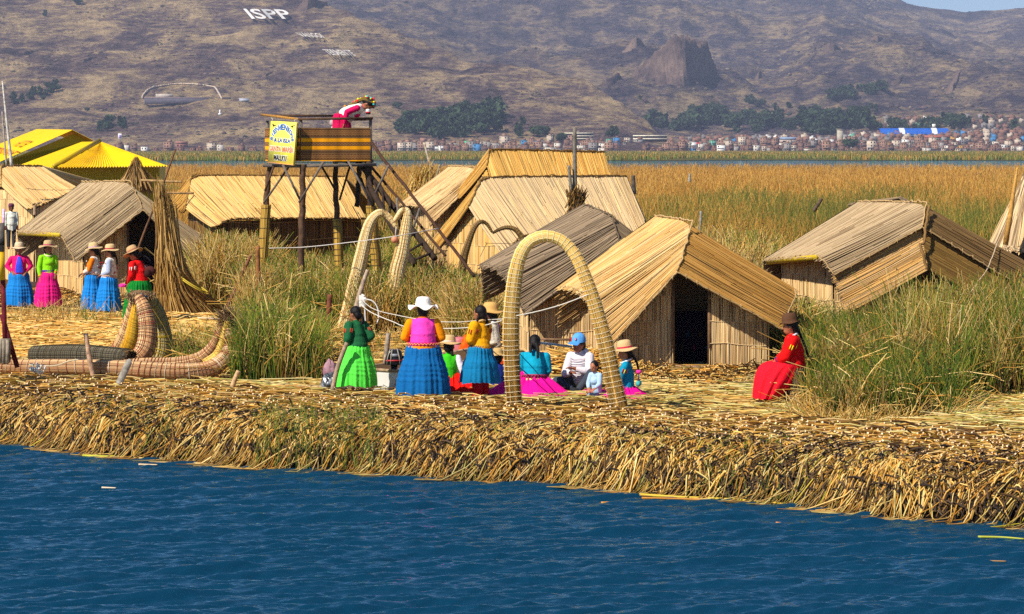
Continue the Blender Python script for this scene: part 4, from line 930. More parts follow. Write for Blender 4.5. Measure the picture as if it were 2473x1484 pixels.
nb = NB(); ol = np.array([-.05, 0, 0]); panel(nb, C0 + ol, C1 + ol, U1 + ol, U0 + ol, 0, .7); nb.build('woven_panel', M_woven, tw)
nb = NB(); panel(nb, C3, C2, U2, U3, 0, .7); nb.build('woven_panel', M_woven, tw)
nb = NB(); panel(nb, C0, C3, U3, U0); nb.build('woven_panel', M_woven, tw)
nb = NB(); nb.add([C0 + [0, 0, .02], C1 + [0, 0, .02], C2 + [0, 0, .02], C3 + [0, 0, .02], C0 - [0, 0, .04], C1 - [0, 0, .04], C2 - [0, 0, .04], C3 - [0, 0, .04]], [[0, 1, 2, 3], [7, 6, 5, 4]], None, WB); nb.build('deck', M_wood, tw)
for a, bq in ((C1 + [-.12, -.06, -.11], C2 + [.12, -.06, -.08]), (C0 + [-.03, -.1, -.11], C1 + [-.06, .0, -.11]), (C3, C2)):
    nb = NB(); nb.beam(a, bq, .07, .15, WG); nb.build('deck_beam', M_wood, tw)
RZ = np.array([0, 0, railz - zd])
for a, bq, c in ((C1 + RZ + [-.05, -.05, 0], C2 + RZ + [.05, -.05, .02], WB), (C0 + RZ + [-.12, -.1, .12], C1 + RZ + [0, -.03, -.01], hexc('#a87838')), (C0 + RZ + [0, 0, .1], C3 + RZ + [.1, 0, .1], WB), (C3 + RZ, C2 + RZ, WB)):
    nb = NB(); nb.beam(a, bq, .055, .075, c); nb.build('handrail', M_wood, tw)
for c in (C1, C2, C0, C3):
    nb = NB(); nb.tube([c, c + RZ * .98], [.04, .035], WG, S=7); nb.build('rail_post', M_wood, tw)
def post(pts, Y, r0, r1, reedfrom=None, col=WB):
    q = catm([P(x, y, Y) for x, y in pts], 24); q[:, 0] += .012 * np.sin(np.arange(24) * 1.3)
    nb = NB(); cc = np.array([np.array(col) * (0.8 + .5 * random.random()) for _ in q]); nb.tube(q, np.linspace(r0, r1, 24), cc, S=9); o = nb.build('post', M_wood, tw)
    if reedfrom is not None:
        k = reedfrom; w_ = q[k:]; nb = NB(); L_ = w_[0] - w_[-1]
        n = 90; th = rng.random(n) * 6.28; rr = r1 + .018; a = np.stack([np.cos(th) * rr, np.sin(th) * rr, th * 0], -1)
        idx = np.linspace(0, len(w_) - 1, 6).astype(int); PT = w_[idx][None] + a[:, None]; nb.strands(PT, .012, pal([hexc('#b08a38'), hexc('#8a6a28'), hexc('#c8a048')], n), S=4)
        for t_ in np.linspace(.03, .97, 12): qq = w_[0] + (w_[-1] - w_[0]) * t_; nb.tube([qq + [0, 0, .008], qq - [0, 0, .008]], [rr + .016] * 2, hexc('#5a4424'), S=12)
        nb.build('reed_wrapping', M_reed, o)
post([(652, 396), (646, 450), (641, 520), (630, 680), (621, 775)], 66.8, .062, .085, 10)
post([(730, 398), (731, 480), (728, 560), (727, 720)], 64.9, .07, .08)
post([(810, 394), (811, 470), (816, 560), (822, 690)], 66.6, .06, .075, 13)
post([(889, 390), (892, 450), (900, 540), (912, 660)], 65.6, .085, .09, 12, WD)
post([(868, 396), (866, 440), (862, 500)], 67.3, .06, .06, None, WD)
for x0, y0, x1, y1, Y, c, wd in ((662, 400, 640, 462, 66.0, WB, .09), (700, 400, 636, 492, 66.4, WG, .09), (683, 398, 726, 486, 64.9, WG, .10), (782, 391, 722, 490, 64.7, WG, .11), (778, 404, 810, 460, 66.4, WD, .09),
                                   (845, 402, 820, 484, 66.4, WD, .09), (840, 388, 902, 500, 64.9, WG, .11), (872, 430, 893, 490, 65.9, WD, .09), (836, 392, 868, 430, 66.8, WD, .08)):
    nb = NB(); nb.beam(P(x0, y0, Y), P(x1, y1, Y), .045, wd, c); nb.build('brace', M_wood, tw)
# stairs
st = thing('staircase', 'steep dark wooden staircase leaning against the right side of the watchtower', 'stairs', P(1080, 640, 63))
for a, bq, r_, nm in ((P(897, 345, 65.2), P(1146, 668, 61.8), .035, 'handrail'), (P(897, 403, 66.4), P(1076, 618, 63.6), .03, 'handrail'), (P(866, 392, 66.3), P(1050, 625, 63.2), .07, 'stringer'), (P(893, 452, 65.2), P(1000, 640, 62.6), .07, 'stringer')):
    nb = NB(); n = 16; q = np.array([a + (bq - a) * t_ for t_ in np.linspace(0, 1, n)]) + rng.normal(0, .008, (n, 3)); nb.tube(q, r_, WD if nm == 'stringer' else hexc('#4a3224'), S=8); nb.build(nm, M_wood, st)
for x0, y0, x1, y1 in ((939, 399, 907, 466), (1014, 503, 992, 570), (958, 478, 966, 560)):
    nb = NB(); nb.beam(P(x0, y0, 64.3), P(x1, y1, 64.3), .05, .08, WG); nb.build('baluster', M_wood, st)
for t_ in np.linspace(.12, .95, 9):
    a = P(866, 392, 66.3) + (P(1050, 625, 63.2) - P(866, 392, 66.3)) * t_; bq = P(893, 452, 65.2) + (P(1000, 640, 62.6) - P(893, 452, 65.2)) * t_
    nb = NB(); nb.beam(a, bq, .05, .12, WD * 1.2); nb.build('step', M_wood, st)
# welcome sign
S0, S1, S2, S3 = P(654, 292.5, 66.2), P(717, 296, 64.75), P(709.5, 399.5, 64.7), P(646, 392.5, 66.15)
sg = thing('welcome_sign', 'yellow painted welcome board hanging on the left side of the watchtower', 'sign', (S2 + S3) / 2)
def sp(u, v, off=0.0):
    nrm = np.cross(S1 - S0, S3 - S0); nrm /= np.linalg.norm(nrm); nrm = nrm if nrm[1] < 0 else -nrm
    return (S3 * (1 - u) + S2 * u) * (1 - v) + (S0 * (1 - u) + S1 * u) * v + nrm * off
nb = NB(); V = [sp(0, 0), sp(1, 0), sp(1, 1), sp(0, 1), sp(0, 0, -.03), sp(1, 0, -.03), sp(1, 1, -.03), sp(0, 1, -.03)]
nb.add(V, [[0, 1, 2, 3], [7, 6, 5, 4], [0, 4, 5, 1], [1, 5, 6, 2], [2, 6, 7, 3], [3, 7, 4, 0]], None, hexc('#f8f05a')); nb.build('board', M_paint, sg)
for (a, bq) in (((0, 0), (1, 0)), ((1, 0), (1, 1)), ((0, 0), (0, 1)), ((0, 1), (1, 1))):
    pass
nb = NB()
for a, bq in ((sp(0, 0, .006), sp(1, 0, .006)), (sp(1, 0, .006), sp(1, 1, .006))): nb.beam(a, bq, .012, .03, hexc('#e8a070'))
nb.build('edge_trim', M_paint, sg)
def sign_txt(txt, u0, u1, v0, v1, col, slant=0, outline=True, arc=None, nm='lettering'):
    objs = []
    for layer in ((1, 0) if outline else (0,)):
        nb = NB()
        if arc is None:
            U, T = text_geo(txt)
            g = 0.0
            for dx, dy in ([(-.012, -.008), (.012, .008), (.012, -.008), (-.012, .008)] if layer else [(0, 0)]):
                pts = [sp(u0 + (u1 - u0) * u + slant * (v - .5) + dx, v0 + (v1 - v0) * v + dy, .006 if layer else .014) for u, v in U]; nb.add(pts, None, T, hexc('#fbfbf6') if layer else col)
        else:
            cx, cy, rx, ry, a0, a1, hh, ww = arc
            for i, ch in enumerate(txt):
                U, T = text_geo(ch); th = a0 + (a1 - a0) * i / (len(txt) - 1); w_ = ww * (.35 if ch == 'I' else 1)
                ux, uy = math.cos(th), math.sin(th); tx, ty = math.sin(th), -math.cos(th)
                for dx, dy in ([(-.012, -.008), (.012, .008), (.012, -.008), (-.012, .008)] if layer else [(0, 0)]):
                    pts = []
                    for u, v in U:
                        r_ = (v - .5) * hh; s_ = (u - .5) * w_
                        pts.append(sp(cx + rx * ux + r_ * ux * .62 + s_ * tx + dx, cy + ry * uy + r_ * uy + s_ * ty * .6 + dy, .006 if layer else .014))
                    nb.add(pts, None, T, hexc('#fbfbf6') if layer else col)
        nb.build(nm if not layer else 'lettering_outline', M_paint, sg)
sign_txt('BIENVENIDOS', 0, 0, 0, 0, hexc('#1668b8'), arc=(.50, .54, .40, .33, R(172), R(8), .135, .125))
sign_txt('A LA ISLA', .20, .82, .505, .605, hexc('#1c50a8'))
sign_txt('SANTA MARÍA', .05, .96, .285, .44, hexc('#f08850'))
sign_txt('MALLKU', .25, .72, .075, .20, hexc('#101014'))
nb = NB()
for cx_, s_ in ((.14, 1), (.86, -1)):
    for a in (-1, 1): nb.beam(sp(cx_, .90, .012), sp(cx_ + a * .08, .935 if a * s_ < 0 else .90, .012), .012, .006, hexc('#1a1a14'))
    nb.ell(sp(cx_, .895, .012), (.02, .008, .03), hexc('#1a1a14'), n=5)
nb.build('bird_drawing', M_paint, sg)
nb = NB()
for u in (.1, .95): nb.tube([sp(u, 1.0, .01), sp(u, 1.05, .03) , C0 * (1 - u) + C1 * u + RZ + [0, -.05, .1 * (1 - u)]], .006, hexc('#e8e0d0'), S=4)
nb.build('hanging_cord', M_rope, sg)
# small wrapped figure-like bird ornament at the rail
# ================================================================== REED STALKS, LITTER AND CLUMPS
def stuff(nb, name, mat=None): return tag(nb.build(name, mat or M_reed), kind='stuff')
def stalks(nb, X, Y, Zb, H, r, c0, c1, lean=0.18, curl=0.15, K=4, S=3, bias=(0, 0)):
    n = len(X); t = np.linspace(0, 1, K)[None]; lx = rng.normal(bias[0], lean, n)[:, None] * H[:, None]; ly = rng.normal(bias[1], lean, n)[:, None] * H[:, None]
    cu = rng.normal(0, curl, n)[:, None] * H[:, None]
    PT = np.stack([X[:, None] + lx * t + cu * t ** 3, Y[:, None] + ly * t, Zb[:, None] + H[:, None] * (t - 0.25 * abs(lx / H[:, None]) * t ** 2)], -1)
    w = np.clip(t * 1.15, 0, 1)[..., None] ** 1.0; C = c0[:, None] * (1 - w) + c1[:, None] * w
    nb.strands(PT, r, np.clip(C, 0, 1), S=S, taper=np.linspace(1, .35, K))
def clump(name, px0, px1, Ya, Yb, n, H0, H1, r=.008, green=.6, lean=.14, frm=None, hfun=None, heads=0.15, dry=None, bias=(0, 0), zb=None, dark=1.0):
    Y = 1 / (1 / Ya + (1 / Yb - 1 / Ya) * rng.random(n)); px = px0 + (px1 - px0) * rng.random(n); X = (px - CX) * Y / F
    keep = fbm(X * 1.7 + px0, Y * 1.1, 3) + rng.normal(0, .06, n) > 0.40
    if frm is not None: keep &= frm(px, Y)
    X, Y, px = X[keep], Y[keep], px[keep]; n = len(X)
    Zb = ground_z(X, Y) - .05 if zb is None else np.full(n, zb)
    H = (H0 + (H1 - H0) * fbm(X * 0.8 + 9, Y * .6, 3)) * rng.uniform(.55, 1.12, n)
    if hfun is not None: H = H * hfun(px, Y)
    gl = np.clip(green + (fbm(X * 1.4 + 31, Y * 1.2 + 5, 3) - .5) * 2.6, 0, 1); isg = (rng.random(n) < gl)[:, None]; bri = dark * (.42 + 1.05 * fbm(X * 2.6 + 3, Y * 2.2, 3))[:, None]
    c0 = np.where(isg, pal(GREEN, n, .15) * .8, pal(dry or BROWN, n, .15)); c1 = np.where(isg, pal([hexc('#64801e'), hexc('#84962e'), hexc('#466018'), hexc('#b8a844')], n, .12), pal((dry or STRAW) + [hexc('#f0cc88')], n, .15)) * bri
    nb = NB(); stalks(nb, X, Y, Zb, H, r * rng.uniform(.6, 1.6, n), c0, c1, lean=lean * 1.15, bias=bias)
    # broken, fallen stalks through the clump
    m = n // 7 if heads else 2; k = rng.integers(0, n, m); a = np.stack([X[k], Y[k], Zb[k] + H[k] * rng.uniform(.2, .8, m)], -1); d = rng.normal(0, 1, (m, 3)) * [.4, .2, .28]
    PT = a[:, None] + d[:, None] * np.linspace(0, 1, 3)[None, :, None]; PT[:, 1, 2] += .06; nb.strands(PT, r * .9, pal(STRAW, m), S=3)
    if heads:
        m = int(n * heads); k = rng.integers(0, n, m)
        for dx in (0,):
            a = np.stack([X[k] + rng.normal(0, .05, m), Y[k], Zb[k] + H[k] * rng.uniform(.75, 1.0, m)], -1); PT = a[:, None] + np.array([0, 0, .035]) * np.linspace(0, 1, 3)[None, :, None] + rng.normal(0, .01, (m, 1, 3)); nb.strands(PT, r * 1.9, pal([hexc('#5a4020'), hexc('#3c2a16'), hexc('#8a6430')], m), S=3, taper=[.5, 1, .3])
    return stuff(nb, name, M_blade)
# big middle clump
clump('reed_clump', 585, 900, 61.5, 74, 16000, .95, 1.6, .010, .62, .12)
clump('reed_clump', 860, 1175, 60.0, 68, 16000, .85, 1.65, .010, .5, .15, hfun=lambda p, y: np.interp(p, [860, 1000, 1120, 1180], [.95, 1.05, .85, .6]))
clump('reed_clump', 1090, 1190, 57.0, 62, 3500, .7, 1.5, .009, .3, .2, dry=STRAW)
clump('reed_clump', 478, 640, 68.6, 76, 7500, 1.1, 2.05, .011, .25, .16)
clump('reed_clump', 395, 560, 70, 79, 3500, .8, 1.8, .012, .2, .2)
clump('short_green_reeds', 560, 782, 47.6, 57, 11000, .7, 1.4, .008, .95, .10, hfun=lambda p, y: np.interp(p, [560, 620, 700, 782], [.8, 1.1, .95, .8]))
clump('short_green_reeds', 415, 570, 50, 56, 2200, .3, .8, .008, .5, .15)
clump('short_green_reeds', 590, 720, 50, 57, 1500, .6, 1.2, .009, .1, .35, dry=STRAW)
clump('sparse_dry_reeds', 25, 330, 62.5, 67.0, 700, .25, .75, .009, .1, .3, heads=0)
clump('sparse_dry_reeds', 380, 1000, 52, 62, 2600, .15, .5, .008, .25, .4, heads=0)
# big right clump
hf = lambda p, y: np.interp(p, [1905, 1960, 2060, 2200, 2330, 2480, 2600], [.46, .54, .60, .70, .80, .88, 1.0]) * np.interp(y, [40, 44, 50], [.58, .85, 1.1])
frm = lambda p, y: (y > np.interp(p, [1900, 1960, 2000, 2300, 2330, 2500], [45.2, 42.2, 41.0, 41.0, 43.6, 44.4]))
clump('tall_green_reeds', 1915, 2560, 40.5, 50.5, 34000, 1.4, 2.2, .0085, .88, .10, dark=.72, frm=frm, hfun=hf, heads=.08)
clump('tall_green_reeds', 2150, 2560, 44, 52, 2600, 1.2, 2.1, .0085, .35, .13, heads=.1)
clump('dry_reed_tangle', 1925, 2330, 40.3, 43.5, 2600, .25, .8, .009, .05, .55, frm=lambda p, y: y > np.interp(p, [1900, 2000, 2300], [42.5, 40.5, 41.5]) - .5, heads=0, dry=STRAW)
clump('dark_reed_thicket', 1868, 1960, 51, 56, 4200, .6, 1.35, .010, .6, .22)
# marsh behind the huts, one band after the other
def marsh(name, Ya, Yb, n, H0, H1, r, gfun, px0=-150, px1=2650, frm=None):
    v = 1 / Ya + (1 / Yb - 1 / Ya) * rng.random(n); Y = 1 / v; px = px0 + (px1 - px0) * rng.random(n); X = (px - CX) * Y / F
    if frm is not None: k = frm(px, Y); X, Y, px = X[k], Y[k], px[k]; n = len(X)
    g = np.clip(gfun(px, Y) + (fbm(X * .12, Y * .05, 3) - .5) * 1.6, 0, 1); isg = (rng.random(n) < g)[:, None]
    H = (H0 + (H1 - H0) * fbm(X * .25, Y * .12, 4)) * rng.uniform(.7, 1.1, n)
    gc = [hexc('#d09a44'), hexc('#c08a38'), hexc('#e0b058'), hexc('#b07c30'), hexc('#d8a850')]
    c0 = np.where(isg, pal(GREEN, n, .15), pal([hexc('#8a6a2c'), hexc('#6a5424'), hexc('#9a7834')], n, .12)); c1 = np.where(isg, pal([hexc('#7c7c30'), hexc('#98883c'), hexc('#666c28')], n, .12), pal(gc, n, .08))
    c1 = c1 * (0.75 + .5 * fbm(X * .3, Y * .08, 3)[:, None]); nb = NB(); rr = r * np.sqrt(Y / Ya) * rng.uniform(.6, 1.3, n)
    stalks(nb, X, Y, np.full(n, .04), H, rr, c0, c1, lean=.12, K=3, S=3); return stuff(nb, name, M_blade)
clear = lambda p, y: ~((p > 2290) & (p < 2440) & (y > 133) & (y < 181)) & ~((p < 640) & (y < 112))
marsh('marsh_reeds', 86, 112, 26000, 1.7, 3.1, .016, lambda p, y: np.interp(p, [500, 1500, 1600, 1750, 2000, 2473], [.3, .3, .6, .4, .8, .8]), frm=clear)
marsh('marsh_reeds', 110, 160, 30000, 1.5, 2.9, .022, lambda p, y: np.interp(p, [0, 1480, 1600, 1850, 2150, 2473], [.1, .2, 1.0, .95, .7, .6]), frm=clear)
marsh('marsh_reeds', 155, 260, 34000, 1.3, 2.3, .032, lambda p, y: np.interp(y, [155, 180, 230], [.45, .2, .0]), frm=clear)
marsh('marsh_reeds', 250, 560, 42000, 1.2, 1.8, .05, lambda p, y: 0 * p - .35 + (y > 500) * .6)
marsh('marsh_reeds', 930, 2320, 34000, 1.2, 2.2, .24, lambda p, y: 0 * p + .75, frm=lambda p, y: fbm(p / 240, y / 900, 3) > np.interp(y, [930, 1000, 1200], [.62, .40, .1]))
# near dry bushes among the marsh (Y 75-90)
clump('dry_reed_thicket', 1560, 1860, 68, 84, 9000, 1.2, 2.35, .013, .25, .2, zb=.3)
clump('dry_reed_thicket', 1700, 1840, 64, 70, 3200, 1.0, 2.0, .011, .05, .3, dry=STRAW)
clump('dry_reed_thicket', 990, 1130, 70, 78, 1800, .5, 1.2, .012, .2, .2)
clump('dry_reed_thicket', 900, 1010, 78, 88, 3000, 1.2, 2.6, .014, .5, .15, zb=.2)
clump('dry_reed_thicket', 500, 900, 74, 78.5, 5000, .6, 1.3, .011, .15, .2)
clump('tall_green_reeds', 1830, 2110, 62, 74, 5000, 1.0, 1.9, .011, .6, .16)
# open channel water on the right
q = [G(2300, 560, .12), G(2440, 560, .12), G(2440, 531, .12), G(2300, 531, .12)]
nb = NB(); nb.add(q, [[0, 1, 2, 3]], None, hexc('#123c66')); tag(nb.build('channel_water', M_water), kind='structure')

# ---- straw litter lying on the island
def litter(name, px0, px1, Ya, Yb, n, L0, L1, r, pals, ws, zoff=0.02, dirsp=.45, dir0=0.0, lift=.03, frm=None, cap=None, dens=.33):
    Y = 1 / (1 / Ya + (1 / Yb - 1 / Ya) * rng.random(n)); px = px0 + (px1 - px0) * rng.random(n); X = (px - CX) * Y / F
    k = fbm(X * 1.1 + 7, Y * .8 + 3, 3) + rng.normal(0, .08, n) > dens
    if frm is not None: k &= frm(px, X, Y)
    X, Y = X[k], Y[k]; n = len(X); L = rng.uniform(L0, L1, n); a = rng.normal(dir0, dirsp, n) + (fbm(X * .8, Y * .5, 2) - .5) * 1.2
    t = np.linspace(-.5, .5, 4)[None]; cx = rng.normal(0, .06, n)[:, None] * L[:, None]
    x = X[:, None] + np.cos(a)[:, None] * L[:, None] * t - np.sin(a)[:, None] * cx * t * t * 4; y = Y[:, None] + np.sin(a)[:, None] * L[:, None] * t
    z = ground_z(x, y) + zoff + np.minimum(rng.exponential(lift, n), .13)[:, None] + rng.normal(0, .05, n)[:, None] * t
    z = np.maximum(z, .01)
    c = palw(pals, ws, n); nb = NB(); nb.strands(np.stack([x, y, z], -1), r * rng.uniform(.6, 1.4, n), np.clip(c, 0, 1), S=4, cap=hexc('#ecc890')); return stuff(nb, name)
YG = [hexc('#c0b060'), hexc('#d8c880'), hexc('#a8a050'), hexc('#e0d090'), hexc('#b89850')]
ins = lambda p, x, y: (y - shoreY(x)) > 2.2
litter('straw_litter', -80, 2560, 39, 50, 26000, .25, .9, .008, [STRAW, YG, BROWN], [.45, .45, .15], frm=ins, dirsp=.3)
litter('straw_litter', -80, 1500, 48, 69, 26000, .3, 1.0, .010, [STRAW, GOLD, BROWN], [.45, .25, .3], dirsp=.7)
litter('straw_litter', 1200, 2100, 44, 52, 9000, .25, .9, .009, [YG, STRAW, BROWN], [.6, .3, .1], dirsp=.3)
litter('straw_litter', -80, 600, 52, 66, 9000, .3, 1.1, .012, [GOLD, STRAW], [.6, .4], dirsp=.6, lift=.10)
litter('straw_litter', 2250, 2560, 40, 45, 3500, .3, 1.0, .008, [YG, STRAW], [.7, .3], dirsp=.25, lift=.05)
# ---- crest of the bank: butt ends pointing to the water
def butts(name, n, d0, d1, L0, L1, r, pals, ws, x0=-9.5, x1=8.2, zo=0.03, spread=.5, dirx=.55, tilt=-.08, cap=hexc('#ffdcae'), jz=.05, dens=.35):
    X = rng.uniform(x0, x1, n); d = d0 + (d1 - d0) * rng.random(n); k = fbm(X * 1.3, d * 1.5 + 4, 3) + rng.normal(0, .08, n) > dens; X, d = X[k], d[k]; n = len(X)
    Y = shoreY(X) + d; L = rng.uniform(L0, L1, n); dx = rng.normal(dirx, spread, n); dy = np.full(n, 1.0); nn = np.hypot(dx, dy); dx /= nn; dy /= nn
    t = np.linspace(0, 1, 4)[None]; x = X[:, None] + dx[:, None] * L[:, None] * t; y = Y[:, None] + dy[:, None] * L[:, None] * t
    z0 = ground_z(X, Y) + zo + np.abs(rng.normal(0, jz, n)); z1 = ground_z(x[:, -1], y[:, -1]) + zo
    z = z0[:, None] * (1 - t) + z1[:, None] * t + .05 * np.sin(np.pi * t) + tilt * (1 - t) * 0
    c = palw(pals, ws, n, .2); nb = NB(); nb.strands(np.stack([x, y, z], -1), r * rng.uniform(.7, 1.35, n), np.clip(c, 0, 1), S=4, cap=np.clip(cap * rng.uniform(.45, 1.1, (n, 1)), 0, 1)); return stuff(nb, name)
butts('reed_bank_crest', 26000, 1.0, 3.6, .25, .8, .0125, [STRAW, BROWN, GOLD], [.6, .22, .18], zo=.04, jz=.07)
butts('reed_bank_crest', 9000, 1.6, 4.4, .3, .9, .011, [BROWN, STRAW], [.25, .75], dirx=1.6, spread=.9, zo=.06, jz=.06)
butts('reed_bank_core', 22000, -.05, 1.6, .2, .6, .012, [WET, BROWN], [.7, .3], dirx=.2, spread=.6, zo=.03, cap=hexc('#8a6a48'), jz=.08, dens=.2)
# ---- drooping reeds on the bank face
def droop(name, n, d0, d1, L0, L1, r, pals, ws, x0=-9.5, x1=8.2, sx=-.30, ssp=.28, dens=.42, k0=11):
    X = rng.uniform(x0, x1, n); k = fbm(X * 1.5 + k0, X * 0 + k0, 3) + rng.normal(0, .07, n) > dens; X = X[k]; n = len(X); d = d0 + (d1 - d0) * rng.random(n)
    L = rng.uniform(L0, L1, n); s = rng.normal(sx, ssp, n); t = np.linspace(0, 1, 6)[None]; stop = np.where(rng.random(n) < .20, -.3, rng.uniform(.26, .95, n)); L = np.maximum(np.minimum(L, (d - stop) / .85), .15)
    y = shoreY(X)[:, None] + d[:, None] - (L[:, None] * (.85 * t)) ; x = X[:, None] + (s[:, None] * L[:, None]) * t ** 1.15
    # follow the bank surface outward and down
    dd = y - shoreY(x); z = bank_z(dd) + .06 + .10 * np.sin(np.pi * t) * rng.uniform(.2, 1.3, n)[:, None]
    over = dd < 0; z = np.where(over, np.maximum(.015, .06 + .35 * dd), z); y = np.where(over & (dd < -.25), shoreY(x) - .25 + .3 * (dd + .25), y)
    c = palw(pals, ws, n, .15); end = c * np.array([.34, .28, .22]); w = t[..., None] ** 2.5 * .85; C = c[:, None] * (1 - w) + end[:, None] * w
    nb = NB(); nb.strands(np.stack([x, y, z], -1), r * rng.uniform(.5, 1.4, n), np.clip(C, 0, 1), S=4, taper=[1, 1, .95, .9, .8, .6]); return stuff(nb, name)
droop('drooping_reeds', 16000, .6, 2.2, .6, 1.8, .0095, [STRAW, GOLD, YG, BROWN], [.45, .25, .15, .15], dens=.43)
droop('drooping_reeds', 9000, .3, 1.3, .3, .9, .010, [STRAW, GOLD, BROWN], [.5, .3, .2], ssp=.5, k0=31)
droop('drooping_reeds', 2600, 1.2, 2.6, .9, 1.9, .0085, [YG, STRAW, [hexc('#b8a830'), hexc('#d8c040'), hexc('#98a030')]], [.4, .3, .3], k0=57, dens=.5)
droop('drooping_reeds', 9000, .8, 2.6, .25, .8, .009, [STRAW, BROWN, GOLD], [.5, .3, .2], sx=-.3, ssp=1.1, k0=77, dens=.35)
# green sprouts in the bank face
def sprouts(px0, px1, n, h0, h1):
    px = rng.uniform(px0, px1, n); X = (px - CX) * 40 / F * 1.0; d = rng.uniform(-.1, 1.2, n); Y = shoreY(X) + d; X = (px - CX) * Y / F; Y = shoreY(X) + d
    nb = NB(); stalks(nb, X, Y, np.maximum(bank_z(d), 0), rng.uniform(h0, h1, n), .006 * rng.uniform(.7, 1.2, n), pal(GREEN, n), pal([hexc('#6c7c28'), hexc('#8c9838'), hexc('#4c6420')], n), lean=.12); return stuff(nb, 'green_sprouts', M_blade)
sprouts(620, 920, 520, .15, .55); sprouts(1680, 1900, 160, .12, .35); sprouts(200, 420, 90, .2, .5)
# floating reeds
def floating(name, label, pts, r, col, grp='loose reeds floating by the bank'):
    q = catm([G(x, y, .02) for x, y in pts], 14); nb = NB(); nb.tube(q, np.linspace(r, r * .6, 14), hexc(col), S=6); tag(nb.build(name, M_reed), label, 'reed', grp)
for a in (([(200, 1101), (260, 1103), (350, 1099), (438, 1093)], 'long yellow-green reed floating at the left end of the bank', '#b8b030', .022), ([(325, 1107), (380, 1109), (432, 1107)], 'short pale reed floating just below the long yellow-green one', '#d8c070', .018),
          ([(1545, 1195), (1640, 1201), (1760, 1206), (1938, 1221)], 'longest yellow reed floating at the right part of the bank', '#c8a830', .022), ([(1550, 1203), (1640, 1205), (1700, 1208)], 'orange-brown reed beside the longest floating one', '#b87828', .016),
          ([(1452, 1215), (1490, 1214), (1518, 1217)], 'short orange reed floating left of the longest one', '#c88830', .018), ([(2362, 1297), (2420, 1298), (2473, 1302)], 'yellow-green reed floating near the right edge', '#a8a838', .016),
          ([(640, 1121), (740, 1126), (850, 1130)], 'yellow reed floating beside the green sprouts', '#c8a830', .016), ([(335, 1122), (380, 1123)], 'tiny pale reed bit floating below the pair on the left', '#d8b890', .014),
          ([(246, 1178), (280, 1179)], 'tiny pale reed bit alone on the open water at left', '#d8c0a0', .014), ([(1874, 1263), (1895, 1264)], 'tiny orange reed bit alone on open water right of centre', '#d08840', .014), ([(2345, 1354), (2430, 1356)], 'thin brown reed low on the water near the right edge', '#a07848', .012)):
    floating('floating_reed', a[1], a[0], a[3], a[2])
# ---- heaped reed platforms under the huts
def heap(name, pts, zt, n, run=2.3, L0=.25, L1=.7, r=.011):
    """sloping edge of a reed platform: pts = ground points along its near foot"""
    pts = np.array([G(x, y) for x, y in pts]); Lc = np.concatenate([[0], np.cumsum(np.linalg.norm(np.diff(pts, axis=0), axis=1))]); u = rng.random(n) * Lc[-1]
    b = np.stack([np.interp(u, Lc, pts[:, k]) for k in range(3)], -1); h = rng.random(n); L = rng.uniform(L0, L1, n); dx = rng.normal(-.3, .55, n)
    prof = h ** .55
    p0 = b + np.stack([dx * L * .5, h * run - L * .35, prof * (zt - GZ) + .05 + rng.exponential(.04, n) - L * .12], -1); p1 = b + np.stack([-dx * L * .5, h * run + L * .5, np.minimum(h + .2, 1) ** .55 * (zt - GZ) + .02 + 0 * h], -1); p0[:, 2] = np.maximum(p0[:, 2], GZ + .01)
    PT = p0[:, None] + (p1 - p0)[:, None] * np.linspace(0, 1, 4)[None, :, None]; PT[:, 1:3, 2] += .03
    c = palw([BROWN, GOLD, STRAW, WET], [.35, .25, .25, .15], n, .2); nb = NB(); nb.strands(PT, r * rng.uniform(.7, 1.3, n), np.clip(c, 0, 1), S=4, cap=hexc('#d8a860'))
    sec = [(0, GZ - .1 - GZ)] + [(t * run, t ** .55 * (zt - GZ) - .03) for t in (.05, .2, .5, 1)] + [(run + 5.5, zt - GZ - .03)]
    nb.quadsheet(np.array([pts + [0, dy, dz] for dy, dz in sec]), hexc('#4a3012')); return stuff(nb, name)
heap('reed_platform', [(1225, 915), (1400, 925), (1540, 935), (1700, 945), (1900, 930)], .71, 9000, 2.0)
heap('reed_platform', [(-60, 742), (170, 744), (300, 746), (400, 746)], .90, 4200, 2.2)
nb = NB()
n = 1500; th = rng.random(n); X0 = G(1430, 925)[0] + rng.normal(0, .5, n); Y0 = 49.0 + rng.normal(0, .25, n); z = GZ + .1 + rng.random(n) * .42 * np.exp(-((X0 - G(1400, 925)[0]) / .7) ** 2)
a = rng.normal(0, .5, n); L = rng.uniform(.3, .8, n); d_ = np.stack([np.cos(a) * L, np.sin(a) * L - .2, rng.normal(0, .12, n)], -1); nb.strands(np.stack([X0, Y0, z], -1)[:, None] + d_[:, None] * np.linspace(-.5, .5, 3)[None, :, None], .012, pal(GOLD + STRAW, n), S=4, cap=hexc('#e8c080'))
stuff(nb, 'straw_pile')

